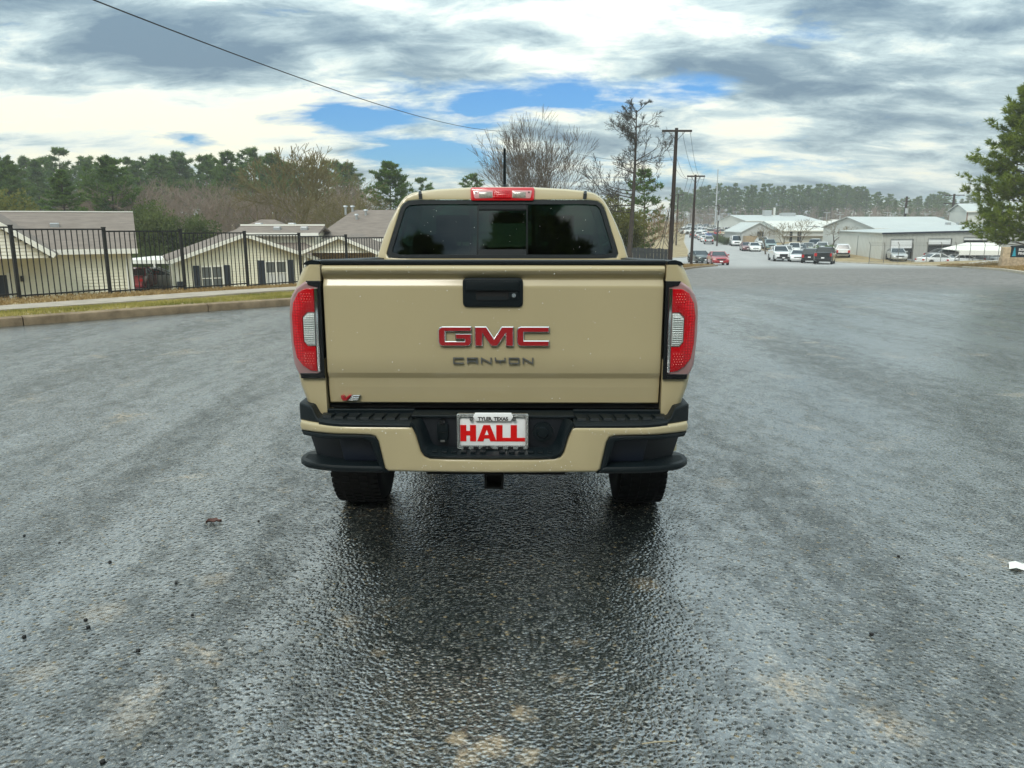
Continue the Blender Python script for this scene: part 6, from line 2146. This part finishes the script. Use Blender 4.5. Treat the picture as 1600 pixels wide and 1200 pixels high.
def board_fence():
    Y = 63
    x0, x1 = px_x(962, Y, -1), px_x(1049, Y, -1)
    t = thing('board_fence', 'dark grey board fence behind the right side of the truck', 'fence', (x0, Y, 0))
    n = int((x1 - x0) / 0.28)
    M = mat('grey_boards', (0.045, 0.05, 0.055), 0.8, var=0.25, scale=4)
    zt = pix(1010, 385, Y).z
    for k in range(n):
        x = k * 0.28
        dz = 0.05 * ((k * 7) % 3) / 2
        m = MB(); m.box(x, x + 0.262, 0, 0.03, ground_z(x0 + x, Y) - 0.1, zt - dz - 0.012 * k); m.build('board', M, t)
    for z in (zt - 0.35, zt - 1.3):
        m = MB(); m.bar((0, 0.06, z), (n * 0.28, 0.06, z - 0.012 * n), 0.05, 0.09); m.build('rail', M, t)


board_fence()
# ---------------------------------------------------------------- cars
M_CGLASS = mat('car_glass', (0.02, 0.028, 0.03), 0.06, spec=0.8)
M_CRED = mat('car_tail_red', (0.45, 0.01, 0.01), 0.25)
M_CLAMP = mat('car_headlamp', (0.7, 0.72, 0.72), 0.1)
M_CBLK = mat('car_black', (0.012, 0.012, 0.013), 0.5)
PAINTS = {'white': (0.74, 0.75, 0.74), 'silver': (0.42, 0.44, 0.44), 'grey': (0.16, 0.165, 0.17), 'black': (0.010, 0.012, 0.013), 'red': (0.34, 0.012, 0.018), 'blue': (0.03, 0.09, 0.36),
          'dark green': (0.02, 0.035, 0.032), 'maroon': (0.12, 0.015, 0.02), 'tan': (0.42, 0.36, 0.25), 'teal': (0.16, 0.24, 0.24), 'dark red': (0.25, 0.01, 0.015)}


def paint(c):
    return mat('car_paint_' + c.replace(' ', '_'), PAINTS[c], 0.3, coat=1.0, coat_rough=0.04)


# side profiles along y (0 = tail): upper body line, then the glasshouse (belt/roof stations)
KINDS = {
    'sedan': dict(L=4.75, W=0.90, r=0.33, body=[(0, 0.62), (0.05, 0.90), (0.25, 1.00), (1.0, 1.02), (3.2, 0.97), (4.3, 0.82), (4.65, 0.70), (4.75, 0.55)], gh=[(0.75, 1.02), (1.45, 1.42), (2.45, 1.44), (3.35, 0.97)]),
    'suv': dict(L=4.75, W=0.93, r=0.36, body=[(0, 0.65), (0.03, 1.02), (0.10, 1.08), (3.3, 1.08), (3.5, 1.06), (4.35, 0.98), (4.65, 0.88), (4.75, 0.6)], gh=[(0.10, 1.08), (0.42, 1.66), (2.55, 1.72), (3.35, 1.08)]),
    'pickup': dict(L=5.75, W=0.98, r=0.40, body=[(0, 0.70), (0.02, 1.24), (0.10, 1.30), (1.78, 1.30), (4.2, 1.26), (5.3, 1.14), (5.62, 1.02), (5.75, 0.65)], gh=[(1.80, 1.30), (1.95, 1.86), (3.30, 1.90), (4.15, 1.26)]),
    'van': dict(L=5.2, W=0.98, r=0.35, body=[(0, 0.6), (0.03, 1.05), (0.1, 1.12), (4.2, 1.10), (4.9, 0.98), (5.1, 0.85), (5.2, 0.6)], gh=[(0.10, 1.12), (0.22, 1.95), (3.55, 1.98), (4.55, 1.08)]),
}
CAR_CACHE = {}


def car_meshes(kind, col):
    key = (kind, col)
    if key in CAR_CACHE: return CAR_CACHE[key]
    K = KINDS[kind]; L, W, r = K['L'], K['W'], K['r']
    out = []
    pm = paint(col)
    lo = 0.24 if kind in ('sedan',) else 0.34
    axles = (0.19 * L + 0.05, 0.81 * L - 0.02)
    # body: stations along y with rounded cross-section, arches cut by raising the sill
    ys = sorted(set([p[0] for p in K['body']] + list(np.linspace(0, L, 40))))
    rows = []
    for y in ys:
        top = interp(K['body'], y)
        e = min(y, L - y)
        w = W * (1 - 0.16 * max(0, 1 - e / 0.55) ** 2)
        sill = lo + (0.12 * max(0, 1 - e / 0.3))
        for a in axles:
            q = (r + 0.07) ** 2 - (y - a) ** 2
            if q > 0: sill = max(sill, r + math.sqrt(q))
        sill = min(sill, top - 0.06)
        prof = [(0.80, sill), (0.97, sill + 0.02), (1.0, sill + (top - sill) * 0.35), (1.0, sill + (top - sill) * 0.6), (0.965, top - 0.05), (0.90, top - 0.006), (0.55, top + 0.012), (0, top + 0.02)]
        half = [(w * a, y, z) for a, z in prof]
        rows.append(half + [(-x, yy, z) for x, yy, z in reversed(half[:-1])])
    m = MB(); m.loft(rows); m.poly(*rows[0]); m.poly(*reversed(rows[-1]))
    m.box(-W * 0.78, W * 0.78, 0.08, L - 0.1, lo - 0.04, lo + 0.10)
    out.append(('body', m.mesh('car_body', pm, smooth=40), None))
    if kind == 'pickup':
        m = MB(); m.box(-W * 0.82, W * 0.82, 0.12, 1.72, 1.10, 1.325); out.append(('load_bed', m.mesh('car_bed', M_CBLK), None))
    # glasshouse
    (y0, z0), (y1, z1), (y2, z2), (y3, z3) = K['gh']
    wb, wt = W * 0.90, W * 0.70
    B = [(-wb, y0, z0), (wb, y0, z0), (wb, y3, z3), (-wb, y3, z3)]
    T = [(-wt, y1, z1 - 0.05), (wt, y1, z1 - 0.05), (wt, y2, z2 - 0.05), (-wt, y2, z2 - 0.05)]
    m = MB()
    def lerp(a, b, t): return tuple(a[i] + (b[i] - a[i]) * t for i in range(3))
    for i in range(4): m.poly(B[i], B[(i + 1) % 4], T[(i + 1) % 4], T[i])
    out.append(('windows', m.mesh('car_windows', M_CGLASS), None))
    m = MB()
    rt = [(-wt * 0.8, y1 + 0.08, z1), (wt * 0.8, y1 + 0.08, z1), (wt * 0.8, y2 - 0.10, z2), (-wt * 0.8, y2 - 0.10, z2)]
    T2 = [(p[0] * 1.02, p[1] + (-0.02 if k < 2 else 0.02), p[2] - 0.01) for k, p in enumerate(T)]
    for i in range(4): m.poly(T2[i], T2[(i + 1) % 4], rt[(i + 1) % 4], rt[i])
    m.poly(*rt); m.poly(*reversed(T2))
    out.append(('roof', m.mesh('car_roof', pm, smooth=50), None))
    m = MB()
    for a, b in zip(B, T): m.bar(a, b, 0.09, 0.07)
    ym = (y1 + y2) / 2 + 0.1
    for s in (-1, 1):
        m.bar((s * wb, ym, z0), (s * wt, ym, (z1 + z2) / 2 - 0.04), 0.09, 0.05)
        if kind in ('suv', 'van'): m.bar((s * wb, y1 + 0.55, z0), (s * wt, y1 + 0.55, z1 - 0.04), 0.12, 0.05)
    PILL = m.mesh('car_pillars', pm); out.append(('pillars', PILL, None))
    # wheels
    for s in (-1, 1):
        for a in axles:
            m = MB(); m.lathe_x([(r * 0.6, -0.11), (r * 0.93, -0.115), (r, -0.07), (r, 0.07), (r * 0.93, 0.115), (r * 0.6, 0.11)], (s * (W - 0.11), a, r), 18)
            out.append(('wheel', m.mesh('car_wheel', M_RUBBER, smooth=40), [('hub', MB().lathe_x([(r * 0.62, s * 0.10), (r * 0.58, s * 0.122), (0.05, s * 0.10)], (s * (W - 0.11), a, r), 12).mesh('car_hub', M_STEEL))]))
    zt = interp(K['body'], 0.05)
    zh = interp(K['body'], L - 0.2)
    for s in (-1, 1):
        m = MB(); x0, x1 = sorted((s * W * 0.62, s * W * 0.90)); dz = 0.34 if kind in ('pickup', 'van', 'suv') else 0.17
        m.box(x0 if kind != 'pickup' else sorted((s * W * 0.72, s * W * 0.90))[0], x1, -0.02, 0.12, zt - dz - 0.05, zt - 0.07); out.append(('tail_light', m.mesh('car_tail', M_CRED), None))
        m = MB(); m.box(x0, x1, L - 0.35, L - 0.06, zh - 0.20, zh - 0.05); out.append(('headlight', m.mesh('car_head', M_CLAMP), None))
        m = MB(); x0, x1 = sorted((s * W * 0.97, s * (W * 0.97 + 0.20))); m.box(x0, x1, y3 - 0.42, y3 - 0.30, z3 + 0.02, z3 + 0.16); out.append(('door_mirror', m.mesh('car_mirror', pm, bevel=0.02), None))
    m = MB(); m.box(-W * 0.85, W * 0.85, -0.07, 0.05, lo + 0.10, lo + 0.30); out.append(('rear_bumper', m.mesh('car_bumper', M_CBLK if kind != 'sedan' else pm, bevel=0.03), None))
    m = MB(); m.box(-W * 0.80, W * 0.80, L - 0.05, L + 0.06, lo + 0.05, lo + 0.26); out.append(('front_bumper', m.mesh('car_bumper', M_CBLK if kind == 'pickup' else pm, bevel=0.03), None))
    m = MB(); m.box(-W * 0.48, W * 0.48, L - 0.02, L + 0.03, lo + 0.28, zh - 0.10); out.append(('grille', m.mesh('car_grille', M_CBLK), None))
    m = MB(); m.box(-0.16, 0.16, -0.09, -0.071, lo + 0.30, lo + 0.43); out.append(('licence_plate', m.mesh('car_plate', M_WHITEPL), None))
    m = MB(); m.box(-0.16, 0.16, L + 0.061, L + 0.075, lo + 0.10, lo + 0.22); out.append(('licence_plate', m.mesh('car_plate', M_WHITEPL), None))
    CAR_CACHE[key] = out
    return out


def car(name, kind, col, label, px, Y, heading, group=None, z=None, x=None, simple=False):
    """heading: degrees the nose points, clockwise from straight ahead; (px, Y) locates the middle of the car"""
    K = KINDS[kind]
    X = px_x(px, Y, -3) if x is None else x
    rz = -R(heading)
    gz = lambda a, b: (road_z(a, b) if interp(XL, b) < a < interp(XR, b) else ground_z(a, b) + 0.05)
    f = Vector((-math.sin(rz), math.cos(rz)))
    za, zb = gz(X - f.x * 1.4, Y - f.y * 1.4), gz(X + f.x * 1.4, Y + f.y * 1.4)
    zc = (za + zb) / 2 if z is None else z
    slope = math.atan2(zb - za, 2.8) if z is None else 0
    o = thing(name, label, 'car' if kind in ('sedan',) else {'suv': 'SUV', 'pickup': 'pickup', 'van': 'van'}[kind], (X - f.x * K['L'] / 2, Y - f.y * K['L'] / 2, zc - math.tan(slope) * K['L'] / 2), rz, group, slope)
    o.rotation_mode = 'XYZ'
    for nm, me, subs in car_meshes(kind, col):
        p = link(nm, me, o)
        if nm == 'pillars': p['kind'] = 'stuff'
        for sn, sm in (subs or []) if not simple else []:
            link(sn, sm, p)
    return o


def traffic():
    car('sedan', 'sedan', 'red', 'red sedan driving towards the camera beside the grass corner', 1121, 82, 186)
    car('sedan', 'sedan', 'dark green', 'dark sedan waiting behind the second utility pole', 1093, 92, 176)
    car('pickup', 'pickup', 'white', 'white pickup driving towards the camera in mid street', 1217, 99, 188)
    car('sedan', 'sedan', 'white', 'white sedan parked in front of the dark cars at the right kerb', 1246, 96, 200)
    car('suv', 'suv', 'black', 'black SUV parked between the white sedan and the black pickup', 1266, 92, 24)
    car('pickup', 'pickup', 'black', 'black pickup at the right kerb, nearest of the parked row', 1288, 87, 26)
    car('suv', 'suv', 'white', 'white SUV parked behind the black pickup, by the grey building', 1314, 103, 20, x=px_x(1316, 103, -2))
    g = 'cars parked before the white workshop'
    row = [('sedan', 'silver', 'silver sedan directly behind the white street pickup', 1229, 112), ('suv', 'white', 'white SUV second from left in the workshop row', 1241, 113), ('sedan', 'grey', 'grey sedan in the middle of the workshop row', 1251, 113),
           ('sedan', 'silver', 'silver sedan above the parked black SUV in the workshop row', 1262, 115), ('suv', 'grey', 'dark grey SUV right in the workshop row', 1272, 117), ('sedan', 'white', 'white sedan furthest right in the workshop row', 1284, 113)]
    for k, (kd, c, lab, px, Y) in enumerate(row): car(kd if kd != 'suv' else 'suv', kd, c, lab, px, Y, 205, g)
    g = 'cars parked by the annexe'
    for kd, c, lab, px, Y in (('sedan', 'maroon', 'maroon sedan parked left of the annexe drive', 1166, 131), ('sedan', 'white', 'white sedan parked before the annexe', 1178, 129), ('pickup', 'white', 'white pickup parked behind the sedans at the annexe', 1190, 138),
                              ('suv', 'teal', 'greenish SUV parked under the first street tree', 1202, 131), ('van', 'white', 'white van parked left of the annexe on the drive', 1149, 152)):
        car({'sedan': 'sedan', 'pickup': 'pickup', 'suv': 'suv', 'van': 'van'}[kd], kd, c, lab, px, Y, 190, g)
    g = 'cars parked along the far street'
    for kd, c, lab, px, Y in (('suv', 'silver', 'silver SUV at the near end of the far kerbside row', 1107, 160), ('sedan', 'white', 'white sedan second in the far kerbside row', 1101, 171), ('sedan', 'silver', 'silver sedan third in the far kerbside row', 1096, 181),
                              ('suv', 'white', 'white SUV fourth in the far kerbside row', 1091, 191), ('suv', 'dark green', 'dark SUV furthest along the far kerbside row', 1083, 196)):
        car(kd, kd, c, lab, px, Y, 12, g)
    car('sedan', 'sedan', 'blue', 'blue car at the corner of the far car park', 1110, 188, 80)
    # the big distant lot
    rng = random.Random(9)
    g = 'cars in the distant car park'
    cols = ['white', 'white', 'silver', 'grey', 'white', 'black', 'silver', 'red', 'tan', 'white']
    n = 0
    for r_, Y in enumerate((206, 218, 232, 248, 266)):
        for k in range(10):
            px = 1072 + k * 9.2 + rng.uniform(-2, 2) + r_ * 0.8
            if px > 1158 or (r_ < 1 and px < 1098): continue
            c = rng.choice(cols); kd = rng.choice(['sedan', 'suv', 'sedan', 'suv', 'pickup'])
            car(kd, kd, c, 'small %s %s parked in the distant car park' % (c, {'sedan': 'car', 'suv': 'SUV', 'pickup': 'pickup'}[kd]), px, Y + rng.uniform(-1, 1), 90 + rng.uniform(-6, 6) if r_ % 2 else rng.uniform(-8, 8), g, simple=True)
    # yard of the grey building
    car('sedan', 'sedan', 'grey', 'long grey car parked side-on by the second roller door', 1478, 93.5, 86)
    car('sedan', 'sedan', 'white', 'white car low in front of the grey car in the yard', 1466, 90, 84, z=-3.5)
    car('sedan', 'sedan', 'white', 'white car with its side to us under the canopy edge', 1504, 90, 84, z=-3.55)
    car('suv', 'suv', 'white', 'white SUV under the white canopy', 1530, 93, 100, z=-3.7)
    car('sedan', 'sedan', 'silver', 'silver car right of the canopy, beside the pine', 1558, 92, 80, z=-3.5)
    car('sedan', 'sedan', 'silver', 'silver car standing at the first roller door', 1400, 94.6, 196)
    # between the houses
    car('sedan', 'sedan', 'dark red', 'dark red car tail showing between the two houses', 219, 49, -12, z=-2.66)
    car('suv', 'suv', 'silver', 'silver SUV side-on under the white carport', 252, 57, 84, z=-2.66)
    car('sedan', 'sedan', 'white', 'white car low under the carport in front of the SUV', 248, 51, 70, z=-2.80)


traffic()
# ---------------------------------------------------------------- poles, wires, lamps, litter
M_POLE = mat('creosote_pole', (0.016, 0.011, 0.009), 0.9, col2=(0.045, 0.028, 0.02), scale=2.0, squash=(6, 6, 0.5))
M_WIRE = mat('wire', (0.02, 0.02, 0.02), 0.6)
M_GALV = mat('galvanised_pole', (0.40, 0.42, 0.43), 0.5, metal=0.3)


def pole(label, px, Y, ytop, arm=2.2, arm_drop=0.35, lean=0.0, r=0.15, arms=1, transformer=False, rz=0.0, name='utility_pole', guy=False):
    X = px_x(px, Y, -1); z = ground_z(X, Y)
    H = pix(px, ytop, Y).z - z
    t = thing(name, label, 'pole', (X, Y, z), rz)
    m = MB(); m.tube([(0, 0, -0.4), (lean * H * 0.5, 0, H * 0.5), (lean * H, 0, H)], [r * 1.25, r * 1.05, r * 0.8], 12); m.build('shaft', M_POLE, t, smooth=60)
    pts = []
    for a in range(arms):
        za = H - arm_drop - a * 1.5
        lx = lean * za
        m = MB(); m.box(lx - arm / 2, lx + arm / 2, -0.24, -0.12, za - 0.07, za + 0.07); ca = m.build('crossarm', M_POLE, t)
        for s in (-1, 1):
            m = MB(); m.bar((lx + s * 0.05, -0.16, za - 0.62), (lx + s * arm * 0.28, -0.14, za - 0.05), 0.03, 0.03); m.build('brace', M_POLE, ca)
        for f in (-0.46, -0.20, 0.20, 0.46):
            m = MB(); m.tube([(lx + f * arm, -0.18, za - 0.07), (lx + f * arm, -0.18, za - 0.17), (lx + f * arm, -0.18, za - 0.21)], [0.03, 0.055, 0.03], 8); m.build('insulator', M_VENT, ca)
            pts.append(Vector((X, Y, z)) + Matrix.Rotation(rz, 3, 'Z') @ Vector((lx + f * arm, -0.18, za - 0.21)))
    if transformer:
        m = MB(); m.tube([(0.0, -0.42, H * 0.62), (0.0, -0.42, H * 0.62 + 1.0)], 0.28, 14); m.build('transformer', M_GALV, t, smooth=40)
    return t, pts, Vector((X + lean * H, Y, z + H))


def wire(label, a, b, sag, r=0.012, n=22, name='power_line'):
    a, b = Vector(a), Vector(b)
    m = MB()
    m.tube([a.lerp(b, k / n) - Vector((0, 0, 4 * sag * (k / n) * (1 - k / n))) for k in range(n + 1)], r, 5)
    o = m.build(name, M_WIRE)
    return tag(o, label, 'cable')


def street():
    p1, c1, t1 = pole('tall dark wooden utility pole nearest the truck', 1047, 58, 200, arm=2.15, arm_drop=0.22, lean=0.008, r=0.145)
    p2, c2, t2 = pole('second utility pole, on the grass corner', 1081, 78, 273, arm=1.75, arm_drop=0.15, lean=0.004, r=0.12)
    p3, c3, t3 = pole('small far utility pole between the two tall ones', 1057, 150, 303, arm=2.0, arm_drop=0.2, r=0.12)
    p4, c4, t4 = pole('far utility pole carrying a transformer, by the street', 1121, 150, 320, arm=1.8, arm_drop=0.2, r=0.12, transformer=True)
    p5, c5, t5 = pole('dark utility pole over the workshop roofs, left of the two', 1411, 150, 307, arm=1.4, arm_drop=0.9, r=0.24, transformer=True)
    p6, c6, t6 = pole('dark utility pole over the workshop roofs, right of the two', 1484, 150, 303, arm=3.4, arm_drop=0.25, r=0.24, arms=2, rz=R(-20))
    for k in range(4):
        nm = ['leftmost', 'second', 'third', 'rightmost'][k]
        wire('sagging %s line between the two nearest utility poles' % nm, c1[k], c2[k], 0.9 + 0.25 * (k % 2))
        wire('sagging %s line from the second pole to the far pole' % nm, c2[k], c3[k], 2.2 + 0.2 * (k % 2), r=0.016)
    wire('thin line from the nearest pole towards the left trees', t1 - Vector((0, 0, 2.2)), (px_x(900, 70, 8), 70, pix(900, 240, 70).z), 0.3)
    # service drop that crosses the sky from the upper left
    a = pix(130, 0, 12.0); b = pix(795, 205, 52)
    m_a = pix(-60, -82, 10.2)
    wire('single black cable crossing the sky from the upper left', m_a, b, 0.55, r=0.0115, n=40, name='overhead_cable')
    # guy wires of the near pole
    X = px_x(1047, 58, -1); z0 = ground_z(X - 1.3, 57)
    for k, (dx, f) in enumerate(((-0.9, 0.62), (-1.25, 0.55))):
        wire('pale guy wire at the foot of the nearest utility pole, %s' % ('inner' if k == 0 else 'outer'), t1 - Vector((0, 0, (t1.z - z0) * (1 - f))), (X + dx, 57.4, z0), 0.0, r=0.02, n=2, name='guy_wire')
    # tall thin mast
    Y = 255
    X = px_x(1117, Y, -1); z = ground_z(X, Y); H = pix(1117, 266, Y).z - z
    t = thing('flag_mast', 'tall thin bare mast above the distant car park', 'mast', (X, Y, z))
    m = MB(); m.tube([(0, 0, -0.2), (0, 0, H)], [0.30, 0.14], 10); m.build('shaft', M_GALV, t)
    m = MB(); m.lathe_x([(0.02, -0.2), (0.2, 0), (0.02, 0.2)], (0, 0, H + 0.15), 8); m.build('finial', M_GALV, t)
    # lamp posts of the car park
    g = 'lamp posts of the distant car park'
    for px, ty, Y in ((1069, 331, 270), (1076, 333, 300), (1108, 334, 300), (1110, 335, 290), (1127, 334, 270), (1141, 335, 300), (1149, 331, 270), (1290, 332, 240), (1311, 335, 250), (1356, 334, 240), (1384, 332, 235), (1394, 333, 250), (1446, 334, 240)):
        X = px_x(px, Y, -1); z = ground_z(X, Y); H = pix(px, ty, Y).z - z
        t = thing('lamp_post', 'thin twin-headed lamp post standing before the far wood', 'lamp post', (X, Y, z), 0, g)
        m = MB(); m.tube([(0, 0, 0), (0, 0, H)], 0.10, 6); m.build('shaft', M_GALV, t)
        for s in (-1, 1):
            m = MB(); m.box(min(0.1 * s, 1.0 * s), max(0.1 * s, 1.0 * s), -0.2, 0.2, H - 0.12, H + 0.06); m.build('lamp_head', M_GALV, t)
    # green-banded road sign post by the guy wires is hidden; low hedge by the far street
    X0 = px_x(1124, 172, -2); 
    hb = bush_mesh('hedge', 201, 2.4, 1.5, 1500, 0.10, M_HOLLY, 14)
    for k in range(4):
        t = thing('hedge_bush', 'clipped dark bush, %s in the hedge beside the far street' % ['first', 'second', 'third', 'last'][k], 'bush', (px_x(1119 + k * 5.5, 174 - k * 6, -2), 174 - k * 6, ground_z(px_x(1119 + k * 5.5, 174 - k * 6, -2), 174 - k * 6)), k * 1.1, 'hedge beside the far street')
        link('trunk', hb[0], t); link('crown', hb[1], t)


street()


def litter():
    rng = random.Random(3)
    def gp(x, y):
        a, b = (x - 800) / FPX, (600 - y) / FPX
        d = Vector((a, math.cos(PITCH) + b * math.sin(PITCH), -math.sin(PITCH) + b * math.cos(PITCH)))
        t = -CAM_H / d.z
        return Vector((d.x * t, d.y * t, 0))
    M_PEB = mat('dark_pebble', (0.012, 0.012, 0.012), 0.7)
    spots = [(38, 838), (93, 849), (172, 879), (275, 912), (134, 970), (138, 981), (38, 996), (1404, 870), (1362, 992), (301, 962), (1068, 712), (160, 1192), (404, 815), (216, 1018)]
    for k, (x, y) in enumerate(spots):
        p = gp(x, y)
        rr = 0.007 + 0.003 * rng.random()
        bm = bmesh.new(); bmesh.ops.create_icosphere(bm, subdivisions=1, radius=rr)
        for v in bm.verts: v.co = Vector((v.co.x * rng.uniform(0.8, 1.3), v.co.y * rng.uniform(0.8, 1.2), v.co.z * 0.8))
        me = bpy.data.meshes.new('pebble'); bm.to_mesh(me); bm.free(); finish(me, M_PEB, 60)
        o = link('pebble', me); o.location = (p.x, p.y, rr * 0.5)
        tag(o, 'small black pebble lying loose on the wet asphalt', 'pebble', 'pebbles on the wet asphalt')
    # curled dead leaf
    p = gp(333, 818)
    m = MB(); rows = []
    for i in range(7):
        t = i / 6; w = 0.035 * math.sin(PI * min(0.97, t + 0.03))
        rows.append([(t * 0.11 - 0.05, w * k + 0.01 * math.sin(t * 5), 0.006 + 0.018 * k * k + 0.012 * math.sin(t * 7) ** 2) for k in (-1, -0.4, 0, 0.4, 1)])
    m.loft(rows); o = m.build('dead_leaf', mat('dead_leaf', (0.10, 0.045, 0.035), 0.7), smooth=80); o.location = p; o.rotation_euler = (0, 0, 0.4); o.scale = (0.75, 0.75, 0.7)
    tag(o, 'curled brown dead leaf lying on the asphalt at left', 'leaf')
    # scrap of white paper at the right edge
    p = gp(1594, 886)
    m = MB(); rows = []
    for i in range(5):
        rows.append([(0.03 * i - 0.06 + 0.006 * k, 0.028 * k - 0.05, 0.004 + 0.010 * abs(math.sin(i * 1.7 + k))) for k in range(4)])
    m.loft(rows); o = m.build('paper_scrap', mat('paper', (0.75, 0.74, 0.70), 0.8)); o.location = p; o.rotation_euler = (0, 0, -0.3)
    tag(o, 'crumpled scrap of white paper at the right edge of the asphalt', 'paper')
    p = gp(1030, 1164)
    m = MB(); m.tube([(-0.055, 0, 0.004), (-0.01, 0.004, 0.008), (0.055, 0.012, 0.005)], 0.0022, 5); o = m.build('twig', mat('pale_twig', (0.35, 0.30, 0.20), 0.8)); o.location = p
    tag(o, 'thin pale twig on the asphalt in front of the camera', 'twig')


litter()
# ---------------------------------------------------------------- haze in the air
def haze():
    m = bpy.data.materials.new('haze'); m.use_nodes = True
    nt = m.node_tree; nt.nodes.clear()
    o = nt.nodes.new('ShaderNodeOutputMaterial'); v = nt.nodes.new('ShaderNodeVolumePrincipled')
    v.inputs['Color'].default_value = (0.93, 0.96, 1.0, 1)
    v.inputs['Density'].default_value = HAZE
    v.inputs['Anisotropy'].default_value = 0.2
    nt.links.new(v.outputs[0], o.inputs['Volume'])
    b = MB(); b.box(-930, 930, -70, 1000, -6.5, 26)
    tag(b.build('haze', m), 'thin pale haze hanging in the air', 'haze', kind='stuff')


HAZE = 0.00065
haze()
